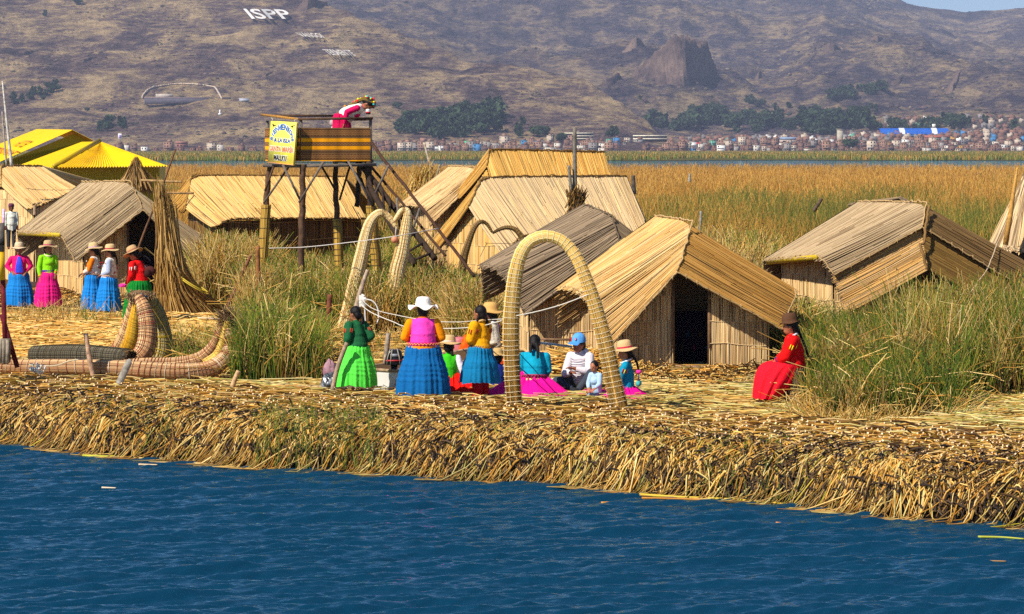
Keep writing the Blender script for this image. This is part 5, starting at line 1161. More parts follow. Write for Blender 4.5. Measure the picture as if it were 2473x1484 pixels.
# ================================================================== ARCHES
def reed_arch(root, nm, path, rad, palette, band=0.065, tie=hexc('#f2e4c4'), tier=.0035, nst=80, hard=None):
    q = catm(path, 90); rr = interp(rad, 90); 
    nb = NB(); nb.tube(q, rr * .95, np.array(palette[0]) * .8, S=18)
    t = np.gradient(q, axis=0); t /= np.linalg.norm(t, axis=1, keepdims=True); a = np.cross(t[0], [0, 1.0, 0]); A = []
    for i in range(90): a = a - t[i] * a.dot(t[i]); a /= np.linalg.norm(a); A.append(a.copy())
    A = np.array(A); B = np.cross(t, A); th = rng.random(nst) * 6.28; wv = rng.normal(0, .04, (nst, 1)) + .03 * np.sin(np.arange(90) * .3)[None]
    ang = th[:, None] + wv * .5; PT = q[None] + (np.cos(ang)[..., None] * A[None] + np.sin(ang)[..., None] * B[None]) * (rr * (1 + .05 * np.abs(np.sin(np.arange(90) * .7))))[None, :, None]
    nb.strands(PT[:, ::3], .0085, np.clip(pal(palette, nst, .12), 0, 1), S=4); o = nb.build(nm, M_reed, root)
    L = np.concatenate([[0], np.cumsum(np.linalg.norm(np.diff(q, axis=0), axis=1))]); nb = NB(); s = band * .4; k = 0
    while s < L[-1] - .02:
        f = np.interp(s, L, np.arange(90)); i = int(f); c = q[i] + (q[min(i + 1, 89)] - q[i]) * (f - i); R_ = rr[i] * 1.02 + .012
        ph = np.linspace(0, 2 * np.pi, 17); tl = rng.normal(0, .06, 2); ring = c + (np.cos(ph)[:, None] * A[i] + np.sin(ph)[:, None] * B[i]) * R_ + t[i] * (np.sin(ph)[:, None] * tl[0] * R_)
        nb.tube(ring, tier, tie, S=4, caps=False); s += band * rng.uniform(.85, 1.15); k += 1
    nb.build('binding', M_rope, o); return o
HB = [hexc('#ecc46c'), hexc('#dcb058'), hexc('#f6d890'), hexc('#cc9c44')]
ar = thing('reed_arch', 'great bound reed arch standing at the edge of the island', 'arch', G(1370, 1003))
reed_arch(ar, 'arch', [P(1246, 1012, 41.9), P(1237, 900, 41.9), P(1234, 790, 41.9), P(1240, 700, 41.9), P(1252, 630, 41.9), P(1275, 588, 41.9), P(1312, 571, 41.9), P(1350, 578, 41.9), P(1382, 606, 41.9), P(1408, 655, 41.9), P(1436, 735, 41.9), P(1462, 830, 41.9), P(1481, 920, 41.9), P(1499, 1008, 41.9)],
          [.112, .116, .120, .11, .095, .085, .078, .078, .082, .09, .10, .112, .122, .134], HB, band=.075, nst=200, tier=.0034)
CR = [hexc('#f0d498'), hexc('#e2c080'), hexc('#f8e4b8'), hexc('#d4ac68')]
ar = thing('heart_arch', 'pale cream heart-shaped reed arch beside the watchtower stairs', 'arch', G(910, 770))
Yh = 61.0
reed_arch(ar, 'left_stem', [P(828, 810, Yh), P(855, 700, Yh), P(874, 617, Yh), P(890, 550, Yh), P(906, 522, Yh), P(924, 515, Yh), P(942, 528, Yh), P(958, 552, Yh)], [.15, .15, .14, .115, .09, .075, .06, .03], CR, band=.075, tie=hexc('#d8b87c'), nst=70)
reed_arch(ar, 'right_stem', [P(938, 810, Yh), P(958, 665, Yh), P(969, 617, Yh), P(979, 561, Yh), P(984, 523, Yh), P(981, 509, Yh), P(970, 510, Yh), P(957, 528, Yh), P(947, 541, Yh)], [.16, .16, .15, .12, .085, .065, .055, .045, .03], CR, band=.075, tie=hexc('#d8b87c'), nst=70)
nb = NB(); nb.tube([P(957, 548, Yh - .1), P(954, 575, Yh - .1)], .01, hexc('#d8c8b0'), S=5); nb.ell(P(953, 579, Yh - .1), (.075, .075, .08), hexc('#d88a68'), n=12)
o = nb.build('clay_pot', M_paint); tag(o, 'small salmon clay pot hanging from the cream heart arch', 'pot')
ar = thing('heart_arch', 'thin brown heart-shaped reed arch in front of the weathered long hut', 'arch', G(1180, 760))
Yh = 63.5; BR = [hexc('#8a6c3c'), hexc('#a08048'), hexc('#6e5530')]
reed_arch(ar, 'left_stem', [P(1112, 700, Yh), P(1120, 626, Yh), P(1134, 579, Yh), P(1147, 548, Yh), P(1161, 536, Yh), P(1176, 542, Yh), P(1189, 562, Yh)], [.09, .08, .06, .048, .042, .036, .025], BR, band=.05, tie=hexc('#6a5030'), nst=36)
reed_arch(ar, 'right_stem', [P(1268, 640, Yh), P(1262, 582, Yh), P(1254, 565, Yh), P(1241, 553, Yh), P(1223, 550, Yh), P(1205, 555, Yh), P(1189, 564, Yh)], [.07, .06, .055, .045, .042, .036, .025], BR, band=.05, tie=hexc('#6a5030'), nst=36)

# ================================================================== REED SHEAF
sf = thing('reed_sheaf', 'tall leaning sheaf of dry reeds tied in the middle beside the left hut', 'sheaf', G(440, 765))
nb = NB(); n = 2600; u = rng.random(n); top = P(396, 478, 66.0); knot = P(412, 618, 65.8)
foot = np.array([G(376 + 185 * a_ ** 1.1, 762 + 6 * math.sin(a_ * 3), .62) for a_ in u]) + rng.normal(0, .12, (n, 3)) * [.5, 2.2, 0]; foot[:, 2] = GZ + .02 + rng.random(n) * .05
kn = knot + np.stack([(u - .45) * .50 + rng.normal(0, .05, n), rng.normal(0, .16, n), -(u ** 2) * .35], -1); tp = top + np.stack([(u - .5) * .24 + rng.normal(0, .06, n), rng.normal(0, .12, n), rng.normal(0, .20, n) - u * .5], -1)
mid = (kn + foot) / 2 + np.stack([-(u) * .16, -np.ones(n) * .08, -np.zeros(n) * .1], -1)
PT = np.stack([foot, mid, kn, (kn + tp) / 2, tp], 1); hidden = rng.random(n) < .3; PT = PT[:, ::-1]
nb.strands(PT, .012, np.clip(pal([hexc('#b8904c'), hexc('#9a7438'), hexc('#d0aa64'), hexc('#7a5a2a'), hexc('#c49c58')], n) , 0, 1), S=4, taper=[.5, 1, 1, 1, 1]); nb.build('reeds', M_reed, sf)
nb = NB()
for cc, ax, ay, z_ in ((knot, .36, .24, 0), (P(470, 690, 65.6), .30, .3, 0)):
    ph = np.linspace(0, 6.28, 20)
    for dz_ in (-.02, .02): nb.tube(np.stack([cc[0] + np.cos(ph) * ax, cc[1] + np.sin(ph) * ay, cc[2] + dz_ - .18 * np.cos(ph) * (1 if cc is not knot else .6)], -1), .014, hexc('#c8b040' if cc is not knot else '#b89860'), S=5)
nb.build('cord', M_rope, sf)

# ================================================================== POLES, STAKES, ROPES
def pole(pts, Y, r0, r1, col, label, name='pole', cat='pole', S=8):
    if np.ndim(Y) == 0: Y = [Y] * len(pts)
    q = catm([P(x, y, yy) for (x, y), yy in zip(pts, Y)], 16); nb = NB(); cc = np.array([hexc(col) * random.uniform(.8, 1.2) for _ in q]); nb.tube(q, np.linspace(r0, r1, 16), cc, S=S); return tag(nb.build(name, M_wood), label, cat)
pole([(302, 694), (345, 570), (385, 470), (424, 361)], 66.5, .03, .02, '#6a4a34', 'long thin crooked pole leaning across the left hut')
pole([(545, 748), (575, 685), (605, 618)], 63, .035, .03, '#7a4c38', 'reddish pole leaning right behind the reed sheaf')
pole([(625, 775), (624, 690), (622, 594)], 62, .055, .05, '#8a5c34', 'upright brown post in front of the left tower leg', 'post', 'post')
pole([(790, 852), (792, 780), (797, 712)], 54.5, .055, .05, '#7c4630', 'reddish-brown upright post left of the woman in the lime skirt', 'post', 'post')
pole([(860, 748), (872, 700), (888, 652)], 53.5, .06, .035, '#a8927c', 'pale crooked stake with white rope knotted round it', 'stake', 'stake')
pole([(930, 890), (934, 845), (938, 805)], 48.5, .045, .045, '#9a8a78', 'grey post behind the outboard motor', 'post', 'post')
pole([(802, 950), (815, 890), (838, 828)], 45.0, .04, .035, '#a08a70', 'smooth pale stick leaning on the woman in the lime skirt', 'stick', 'stick')
pole([(226, 912), (215, 860), (207, 806)], 47.5, .045, .04, '#b89478', 'pale stake planted in front of the grey reed roll', 'stake', 'stake')
pole([(558, 946), (566, 920), (576, 896)], 45.2, .045, .035, '#c09a70', 'short leaning peg at the end of the reed boat', 'stake', 'stake')
pole([(668, 820), (663, 780), (660, 744)], 55.5, .035, .025, '#8a7c64', 'thin grey stick standing in the green reeds', 'stick', 'stick')
pole([(1385, 492), (1388, 440), (1388, 380), (1388, 308)], 58.5, .055, .035, '#7c7468', 'tall grey pole rising above the dark weathered hut')
pole([(1380, 492), (1378, 450), (1374, 400)], 58.4, .04, .03, '#7c7468', 'shorter grey pole beside the tall one above the dark hut')
pole([(1531, 470), (1529, 424)], 72.6, .06, .05, '#5a5048', 'short dark post at the right end of the long weathered roof', 'post', 'post')
pole([(1665, 440), (1666, 420)], 120, .07, .05, '#a09888', 'thin pale post far out in the golden reeds', 'post', 'post')
pole([(1690, 560), (1692, 540), (1693, 510)], 84, .05, .04, '#8a8478', 'thin grey post in the reeds behind the front hut', 'post', 'post')
pole([(1965, 510), (1975, 495), (1985, 480)], 84, .06, .05, '#5a4a3a', 'dark broken stump leaning in the reeds left of the large right hut', 'stump', 'stump')
pole([(28, 402), (18, 310), (6, 196)], 84, .05, .025, '#c8c0b4', 'tall thin mast at the far left', 'mast', 'mast')
pole([(16, 402), (10, 330), (5, 270)], 85, .03, .02, '#a89c90', 'shorter thin mast beside the tall one at the far left', 'mast', 'mast')
pole([(84, 520), (84, 496)], 78, .05, .04, '#b09070', 'thin post between the far left hut and the tan hut', 'post', 'post')
pole([(375, 466), (468, 467)], 72, .03, .03, '#a07c50', 'lower rail of the bamboo fence behind the sheaf', 'rail', 'rail')
pole([(340, 436), (440, 440)], 80, .035, .035, '#b08c5c', 'upper rail of the bamboo fence behind the sheaf', 'rail', 'rail')
pole([(1050, 440), (1024, 345)], 90, .05, .03, '#b8a890', 'pale ladder-like pole above the small pale hut', 'pole', 'pole')
pole([(1048, 450), (1062, 398)], 90, .05, .03, '#a09078', 'shorter pole crossing the pale one above the small hut', 'pole', 'pole')
nb = NB(); n = 500; a = P(1018, 470, 88) + rng.normal(0, .22, (n, 3)) * [1, .5, .2]; b_ = P(1026, 415, 88) + rng.normal(0, .20, (n, 3)) * [1, .5, .8]; nb.strands(np.stack([a, (a + b_) / 2, b_], 1), .012, pal(STRAW, n), S=3, taper=[1, 1, .4]); tag(nb.build('reed_bundle', M_reed), 'brown upright reed bundle above the small pale hut', 'bundle')
nb = NB(); n = 300; a = P(1388, 520, 58.3) + rng.normal(0, .07, (n, 3)); b_ = P(1392, 466, 58.3) + rng.normal(0, .09, (n, 3)) * [1, 1, .8]; nb.strands(np.stack([a, (a + b_) / 2, b_], 1), .010, pal(BROWN, n), S=3); tag(nb.build('reed_bundle', M_reed), 'small upright reed bundle at the foot of the tall grey pole', 'bundle')
nb = NB(); n = 420; a = P(325, 455, 84) + rng.normal(0, .25, (n, 3)) * [1, 1, .4]; b_ = P(328, 388, 84) + rng.normal(0, .05, (n, 3)); nb.strands(np.stack([a, (a * .6 + b_ * .4), b_], 1), .018, pal([hexc('#a8824a'), hexc('#8a6a38')], n), S=3, taper=[1, 1, .3]); tag(nb.build('reed_bundle', M_reed), 'pointed reed bundle standing in front of the yellow shed', 'bundle')
def rope(pts, Y, r, col, label, sag=0):
    if np.ndim(Y) == 0: Y = [Y] * len(pts)
    q = catm([P(x, y, yy) for (x, y), yy in zip(pts, Y)], 40); nb = NB(); nb.tube(q, r, hexc(col), S=6); return tag(nb.build('rope', M_rope), label, 'rope')
rope([(874, 726), (905, 748), (960, 762), (1040, 776), (1110, 778), (1160, 774), (1215, 771)], [53.3, 52, 51, 50, 49, 47, 42.2], .008, '#d8cfc0', 'upper white rope sagging from the crooked stake to the great arch')
rope([(871, 737), (900, 757), (950, 778), (985, 790), (1080, 794), (1150, 790), (1180, 784), (1222, 772)], [53.3, 52, 51, 49.5, 48, 46, 44, 42.2], .009, '#e4dccd', 'lower white rope sagging from the crooked stake to the great arch')
rope([(1238, 765), (1300, 752), (1360, 735), (1420, 712)], [41.8, 41.8, 41.8, 41.8], .008, '#e8e0d0', 'white rope stretched between the two legs of the great arch')
rope([(878, 722), (900, 728), (912, 745), (914, 768), (910, 782)], 53.2, .014, '#e8e4dc', 'loose white rope loop hanging from the crooked stake')
rope([(872, 724), (880, 742), (882, 762), (884, 790)], 53.1, .016, '#dcd8d0', 'white rope end hanging straight from the crooked stake')
rope([(478, 768), (560, 771), (660, 772), (790, 774)], 60, .010, '#e0d8c8', 'low white line strung across the straw to the reddish post')
rope([(650, 600), (740, 597), (860, 584), (955, 571), (1060, 552)], [61, 61, 60, 59, 60], .010, '#d0c8c0', 'thin white line strung through the reeds past the heart arch')
rope([(70, 882), (130, 884), (170, 872), (218, 866)], 47.6, .012, '#cfc0a0', 'thin rope tied to the pale stake over the reed boat')
rope([(1100, 778), (1300, 836), (1310, 838)], [60, 60, 60], .006, '#807060', 'thin cord low behind the great arch')
rope([(1160, 620), (1175, 590), (1185, 588), (1320, 592), (1560, 600)], 66.5, .007, '#5a4a38', 'thin dark cord hanging over the long weathered roof')
nb = NB()
for k in range(7):
    q = catm([P(874, 712 + 4 * k, 53.4) + [.0, 0, 0], P(880 + 4 * math.sin(k * 2), 716 + 4 * k, 53.25), P(868, 716 + 4 * k, 53.3), P(884 - 3 * k % 5, 722 + 3 * k, 53.2)], 14); nb.tube(q, .017, hexc('#ded8cc'), S=6)
tag(nb.build('rope_knot', M_rope), 'bulky white rope knot on the crooked stake', 'knot')
nb = NB()
for k in range(16):
    a = G(82 + random.uniform(-8, 30), 900) + [0, -2.3 + 0, .05]; a = P(80 + random.uniform(-6, 34), 888 + random.uniform(-4, 12), 47.0); nb.tube(catm([a, a + rng.normal(0, .04, 3) + [0, 0, .03], a + rng.normal(0, .07, 3)], 8), .010, hexc('#e8e2da'), S=5)
tag(nb.build('rope_knot', M_rope), 'frayed white rope knot lying on the reed boat at left', 'knot')
# paddle blade stuck in the bank
nb = NB(); a, b_ = P(287, 928, 45.4), P(314, 868, 45.6); d = (b_ - a); L = np.linalg.norm(d); d /= L; sd_ = np.cross(d, [0, 1, 0]); sd_ /= np.linalg.norm(sd_); tn = np.cross(d, sd_)
rows = []
for t_ in np.linspace(0, 1, 9): wd = .055 * (1 - max(0, t_ - .85) ** 2 * 28) ; rows.append([a + d * L * t_ - sd_ * wd - tn * .012, a + d * L * t_ - sd_ * wd + tn * .012, a + d * L * t_ + sd_ * wd + tn * .012, a + d * L * t_ + sd_ * wd - tn * .012, a + d * L * t_ - sd_ * wd - tn * .012])
nb.quadsheet(np.array(rows), hexc('#8e867a')); tag(nb.build('paddle', M_wood), 'grey wooden paddle blade stuck upright in the bank', 'paddle')

# ================================================================== REED BOATS
def rtube(root, nm, path, rad, pals, bandcol, band=.09, btk=.012, nst=90, yellow=None, endcap=None):
    q = catm(path, 60); rr = interp(rad, 60); nb = NB(); nb.tube(q, rr * .96, np.array(pals[0]) * .7, S=18)
    t = np.gradient(q, axis=0); t /= np.linalg.norm(t, axis=1, keepdims=True); a = np.cross(t[0], [0.01, 1.0, 0.02]); A = []
    for i in range(60): a = a - t[i] * a.dot(t[i]); a /= np.linalg.norm(a); A.append(a.copy())
    A = np.array(A); B = np.cross(t, A); th = rng.random(nst) * 6.28
    PT = q[None] + (np.cos(th)[:, None, None] * A[None] + np.sin(th)[:, None, None] * B[None]) * rr[None, :, None]; nb.strands(PT[:, ::4], .010, np.clip(pal(pals, nst, .15), 0, 1), S=4)
    if endcap is not None:
        m = 300; e = q[-1] + t[-1] * .01; rd = np.sqrt(rng.random(m)) * rr[-1] * .95; an = rng.random(m) * 6.28; c = e + np.stack([np.zeros(m)] * 3, -1) + np.cos(an)[:, None] * rd[:, None] * A[-1] + np.sin(an)[:, None] * rd[:, None] * B[-1]
        nb.strands(np.stack([c + t[-1] * rng.uniform(.0, .06, (m, 1)), c - t[-1] * .05], 1), .011, pal(WET + BROWN, m), S=4, cap=hexc('#4a3828'))
    o = nb.build(nm, M_reed, root); L = np.concatenate([[0], np.cumsum(np.linalg.norm(np.diff(q, axis=0), axis=1))]); nb = NB(); s = band * .5
    while s < L[-1]:
        i = int(np.interp(s, L, np.arange(60))); ph = np.linspace(0, 2 * np.pi, 19); R_ = rr[i] + .014; ring = q[i] + (np.cos(ph)[:, None] * A[i] + np.sin(ph)[:, None] * B[i]) * R_ + t[i] * np.sin(ph + s * 3)[:, None] * .02
        nb.tube(ring, btk * .7 * random.uniform(.5, 1.4), hexc(random.choice(bandcol)), S=4, caps=False); s += band * rng.uniform(.5, 1.5)
    nb.build('binding', M_rope, o); return o
RB = [hexc('#d4a874'), hexc('#bc8c5c'), hexc('#e6c490'), hexc('#a47850')]
rb = thing('reed_roll', 'dark grey netted roll of reeds lying across the straw at left', 'roll', P(185, 880, 50))
rtube(rb, 'roll', [P(82, 857, 51), P(130, 857, 50.7), P(200, 857, 50.3), P(262, 862, 50), P(312, 865, 49.7)], [.15, .165, .17, .165, .15], [hexc('#5c5442'), hexc('#4a4234'), hexc('#6e6650')], ['#3a3428', '#4a4436', '#6a6048'], band=.05, btk=.006, endcap=1)
b1 = thing('reed_boat', 'reed boat with a tall curved prow before the woman in the green skirt', 'boat', P(350, 880, 50.5))
rtube(b1, 'hull_bundle', [P(276, 858, 51.5), P(298, 822, 51.3), P(313, 775, 51.2), P(325, 722, 51)], [.13, .12, .10, .07], RB, ['#a85a44', '#8a5c44', '#d8b888'], band=.05, btk=.010)
rtube(b1, 'hull_mat', [P(300, 866, 51.3), P(318, 825, 51.1), P(326, 775, 51), P(332, 726, 50.9)], [.16, .14, .11, .06], [hexc('#d8a828'), hexc('#c08c20'), hexc('#e8c050')], ['#a87818', '#c89830'], band=.05, btk=.005)
rtube(b1, 'hull_bundle', [P(292, 885, 50.1), P(325, 872, 50.2), P(350, 845, 50.3), P(357, 800, 50.4), P(349, 750, 50.5), P(334, 716, 50.6)], [.12, .15, .17, .155, .13, .08], RB, ['#a05040', '#8a5040', '#c09a78', '#7a5a44'], band=.045, btk=.010)
rtube(b1, 'outer_bundle', [P(372, 885, 51.2), P(384, 840, 51.3), P(382, 790, 51.3), P(370, 745, 51.2), P(352, 712, 51)], [.26, .25, .20, .15, .10], [hexc('#a89458'), hexc('#8e7c4a'), hexc('#b8a468'), hexc('#968a68')], ['#c8a828', '#8a7840', '#a89050'], band=.06, btk=.009, nst=130)
nb = NB(); n = 1200; c = P(338, 712, 50.8); a = c + rng.normal(0, .07, (n, 3)) * [1.5, 1, .45]; nb.strands(np.stack([a, a + rng.normal(0, .025, (n, 3)) + [0, 0, -.03]], 1), .007, pal([hexc('#8a6c48'), hexc('#a08058'), hexc('#6a5034')], n), S=3); nb.ell(c, (.2, .12, .08), hexc('#7a5c3c'), n=10); nb.tube([c + [.02, -.14, .02], c + [.14, -.14, -.04]], .02, hexc('#1f6f9a'), S=5); nb.build('prow_tip', M_reed, b1)
b2 = thing('reed_boat', 'long low reed boat with red-brown bindings along the left shore', 'boat', P(300, 905, 48.5))
rtube(b2, 'hull_bundle', [P(-30, 884, 48), P(60, 886, 48), P(200, 887, 47.9), P(340, 893, 47.8), P(430, 898, 47.8), P(500, 894, 47.9), P(540, 872, 48), P(556, 838, 48.1), P(551, 795, 48.2)], [.10, .115, .125, .13, .13, .13, .13, .10, .05], RB, ['#9a5444', '#a86850', '#e0d0b8', '#8a5444', '#d0b090'], band=.05, btk=.009, nst=110)
rtube(b2, 'hull_bundle', [P(270, 886, 49.1), P(340, 880, 49), P(420, 880, 49), P(480, 868, 49), P(515, 840, 48.9), P(535, 800, 48.7), P(545, 770, 48.5)], [.08, .10, .11, .11, .10, .08, .05], RB, ['#7a3a30', '#8c5040', '#6a3a2c'], band=.05, btk=.009)
rtube(b2, 'hull_mat', [P(500, 884, 48.5), P(530, 860, 48.5), P(545, 820, 48.4), P(549, 775, 48.3)], [.12, .11, .09, .05], [hexc('#d8b048'), hexc('#c8a040'), hexc('#e8cc70')], ['#b08830', '#d8b858'], band=.05, btk=.005)
nb = NB(); n = 800; c = P(548, 772, 48.4); a = c + rng.normal(0, .05, (n, 3)); nb.strands(np.stack([a, a + rng.normal(0, .07, (n, 3)) + [0, 0, .02]], 1), .006, pal([hexc('#8a6c48'), hexc('#a08058'), hexc('#6a5034')], n), S=3); nb.build('prow_tip', M_reed, b2)

# ================================================================== MOTOR BOAT
mb = thing('motor_boat', 'small white wooden boat with black outboard motor and faded letters behind the standing women', 'boat', P(980, 945, 46.5))
def hullpt(u, s, v):
    """u along the boat 0 stern..1 bow ; s = -1 near side, 1 far side; v 0 keel .. 1 gunwale"""
    a, b_ = P(908, 922, 46.2), P(1205, 902, 48.6); c = a + (b_ - a) * u; wd = .50 * (1 - max(0, u - .45) ** 2 * 3.0) * (.62 + .38 * v); dr = (b_ - a) / np.linalg.norm(b_ - a); n_ = np.array([-dr[1], dr[0], 0])
    z = GZ - .02 + .10 * max(0, u - .6) + v * (.40 + .20 * u ** 2); c = c + n_ * wd * s; return np.array([c[0], c[1], z])
nb = NB()
for s in (-1, 1): nb.quadsheet(np.array([[hullpt(u, s, v) for v in (0, .3, .6, 1)] for u in np.linspace(0, 1, 24)]), hexc('#d8d4cc'))
for s in (-1, 1): nb.quadsheet(np.array([[hullpt(u, s * .93, v) + [0, 0, .01] for v in (0.05, .5, 1)] for u in np.linspace(0.01, .99, 24)]), hexc('#8a6a48'))
nb.quadsheet(np.array([[hullpt(0, s, v) for v in (0, .5, 1)] for s in (-1, 0, 1)]), hexc('#d0ccc4')); nb.quadsheet(np.array([[hullpt(u, s, .05) for s in (-.98, .98)] for u in np.linspace(0, 1, 20)]), hexc('#7a5a3c')); nb.build('hull', M_paint, mb)
nb = NB()
for s in (-1, 1): nb.tube([hullpt(u, s, 1) + [0, 0, .01] for u in np.linspace(0, 1, 20)], .025, hexc('#a08868'), S=6)
nb.tube([hullpt(0, s, 1) for s in (-1, 0, 1)], .028, hexc('#a08868'), S=6); nb.build('gunwale', M_wood, mb)
for u in (.35, .65): nb = NB(); nb.beam(hullpt(u, -.95, .75), hullpt(u, .95, .75), .03, .18, hexc('#9a7a54')); nb.build('seat', M_wood, mb)
nb = NB(); U, T_ = text_geo('VUEL'); pts = []
for u, v in U: q = hullpt(.05 + .13 * u, -1, .42 + .34 * v); pts.append(q + [-.004, -.012, 0])
nb.add(pts, None, T_, hexc('#4a5260')); nb.build('lettering', M_paint, mb)
mt = thing('outboard_motor', 'black outboard motor with red stripe mounted on the white boat', 'motor', P(952, 882, 46.4))
c = P(952, 862, 46.3); nb = NB()
V = []; 
for z, wx, wy in ((-.125, .135, .12), (-.09, .15, .13), (.0, .14, .125), (.08, .115, .11), (.12, .075, .09)):
    ph = np.arange(16) / 16 * 6.283; e = np.sign(np.cos(ph)) * abs(np.cos(ph)) ** .45 * wx, np.sign(np.sin(ph)) * abs(np.sin(ph)) ** .45 * wy; V.append(np.stack([c[0] + e[0] + z * .12, c[1] + e[1], np.full(16, c[2] + z)], -1))
V = np.array(V); Vc = np.concatenate([V, V[:, :1]], 1); nb.quadsheet(Vc, hexc('#1c1c20')); nb.add(V[-1], None, [[0, i, i + 1] for i in range(1, 15)], hexc('#26262a')); nb.build('cowling', M_glass, mt)
nb = NB(); nb.box(c + [0, -.135, -.055], (.26, .012, .022), hexc('#c03038')); nb.box(c + [.01, -.13, .03], (.13, .012, .05), hexc('#8a8e94')); nb.build('stripe', M_paint, mt)
nb = NB()
for dx in (-.11, -.05, .10): nb.tube([c + [dx, -.13, -.12], c + [dx * .9, -.14, 0], c + [dx * .6, -.12, .11], c + [dx * .5, 0, .13]], .010, hexc('#9a9484'), S=5)
nb.build('strap', M_rope, mt); nb = NB(); nb.tube([c + [0, 0, -.1], c + [0, .02, -.5]], [.06, .04], hexc('#202024'), S=8); nb.build('shaft', M_glass, mt); nb = NB(); nb.tube([c + [.13, 0, 0], c + [.22, -.02, -.03]], .025, hexc('#202024'), S=6); nb.build('tiller', M_glass, mt)

# ================================================================== SMALL THINGS
def blob(name, label, cat, c, r, cols, mat=M_cloth, amp=.25, k=0, group=None):
    n = 22; th = np.linspace(0, np.pi, n); ph = np.linspace(0, 2 * np.pi, 2 * n); T_, H_ = np.meshgrid(th, ph, indexing='ij'); d = 1 + amp * (fbm(np.cos(H_) * 2 + 5 + k, T_ * 2.2 + np.sin(H_) * 2 + k, 4) - .5) * 2
    V = np.stack([np.sin(T_) * np.cos(H_) * d, np.sin(T_) * np.sin(H_) * d, np.cos(T_) * d], -1) * np.array(r) + np.array(c); V[..., 2] = np.maximum(V[..., 2], c[2] - r[2] * .55)
    cc = np.array([hexc(x) for x in cols]); ix = (fbm(V[..., 0] * 9 + k, V[..., 2] * 9 + V[..., 1] * 5, 3) * 2.4 * len(cc) - .7 * len(cc)).clip(0, len(cc) - 1).astype(int)
    nb = NB(); nb.quadsheet(V, cc[ix].reshape(-1, 3)); return tag(nb.build(name, mat, smooth=True), label, cat, group)
blob('sack', 'dusty pink sack standing left of the woman in the lime skirt', 'sack', P(796, 895, 46.6), (.12, .1, .17), ['#a8808a', '#8c6874'], k=3)
blob('plastic_bag', 'crumpled dark grey plastic bag on the straw beside the pink sack', 'bag', P(800, 924, 46.0), (.15, .12, .14), ['#3c4048', '#787e88', '#22262c', '#50545c'], M_glass, .5, 5)
blob('cloth_bundle', 'blue cloth bundle on the straw behind the lime skirt', 'bundle', P(852, 942, 46.6), (.16, .12, .08), ['#1f5cab', '#183c80'], k=7)
blob('cloth_bundle', 'white and blue cloth bundle on the straw right of the yellow jacket', 'bundle', P(1206, 952, 45.4), (.13, .12, .09), ['#e8e4e0', '#6aa8c0', '#f4f0ea'], k=8)
blob('cloth_bundle', 'red and white checked cloth lying left of the seated boy', 'bundle', P(1345, 932, 45.8), (.18, .12, .12), ['#d05048', '#f0e0d8', '#c04038'], k=9)
blob('cloth_bundle', 'multicoloured embroidered cloths piled at the boy\'s feet', 'bundle', P(1362, 955, 45.2), (.20, .12, .06), ['#1e7a40', '#6a3ab0', '#e08020', '#e8e4d8', '#b02848'], k=12)
nb = NB(); a, b_ = P(1326, 948, 45.4), P(1376, 918, 45.8); nb.beam(a, b_, .10, .03, hexc('#e8e4d0')); 
for t_ in np.linspace(.1, .9, 6): nb.beam(a + (b_ - a) * (t_ - .03) + [0, -.025, .01], a + (b_ - a) * (t_ + .03) + [0, -.025, .01], .05, .02, hexc('#3c4a3c'))
tag(nb.build('embroidered_sash', M_cloth), 'cream sash with dark square pattern beside the checked cloth', 'sash')
blob('rolled_garment', 'black and pink rolled garment lying on the green straw before the hut', 'garment', P(1642, 947, 46.6), (.30, .14, .09), ['#181418', '#181418', '#8a5a68', '#201a20', '#c8a0a8'], k=15)
blob('plastic_bottle_cap', 'small bright blue and white plastic scrap on the straw right of the garment', 'scrap', P(1673, 963, 46.0), (.035, .03, .035), ['#2a68d0', '#e8f0f8'], M_paint, .15, 17)
c = P(1110, 850, 49.5); nb = NB(); nb.tube([c - [0, 0, .26], c - [0, 0, .24], c + [0, 0, .2], c + [0, 0, .25], c + [0, 0, .26]], [.10, .125, .125, .10, .04], hexc('#c06870'), S=18); tag(nb.build('plastic_drum', M_paint), "faded pink plastic drum behind the crouching woman's hat", 'drum')
nb = NB(); nb.beam(P(1278, 819, 47.4), P(1385, 821, 47.4), .03, .10, hexc('#8a6a4c')); tag(nb.build('plank', M_wood), 'brown plank resting above the turquoise-dressed woman', 'plank')
nb = NB(); nb.beam(P(1300, 828, 47.5), P(1382, 838, 47.5), .03, .12, hexc('#9ab4c8')); tag(nb.build('plank', M_wood), 'pale blue painted board under the brown plank', 'plank')
blob('red_flower', 'bright red pompom flower at the end of the brown plank', 'flower', P(1388, 822, 46.9), (.07, .05, .055), ['#d01818', '#a80c10'], k=21, amp=.5)
for a, b_, wd, c, l in (((845, 966), (1010, 973), .12, '#a88a64', 'pale plank half buried in straw left of the blue skirt'), ((985, 981), (1105, 985), .14, '#b07a48', 'orange-brown plank half buried in straw under the blue skirt'), ((1090, 985), (1185, 992), .10, '#b8ac98', 'whitish plank end half buried in straw'), ((640, 938), (840, 950), .07, '#a88c64', 'long thin log half buried in straw right of the short peg')):
    nb = NB(); A_, B_ = G(*a), G(*b_); A_[2] += .07; B_[2] += .07; n = 10; nb.tube([A_ + (B_ - A_) * t_ for t_ in np.linspace(0, 1, n)], wd * .5 * np.ones(n), hexc(c), S=8, flat=.7); tag(nb.build('plank', M_wood), l, 'plank')
nb = NB(); 
for k in range(5): nb.tube(catm([P(680 + k * 1.5, 868, 50), P(683 + k, 856, 50), P(688 - k, 844, 50)], 6), .02, hexc('#d8ccb8'), S=5)
tag(nb.build('cloth_tie', M_cloth), 'knotted white rag tied in the short green reeds', 'rag')
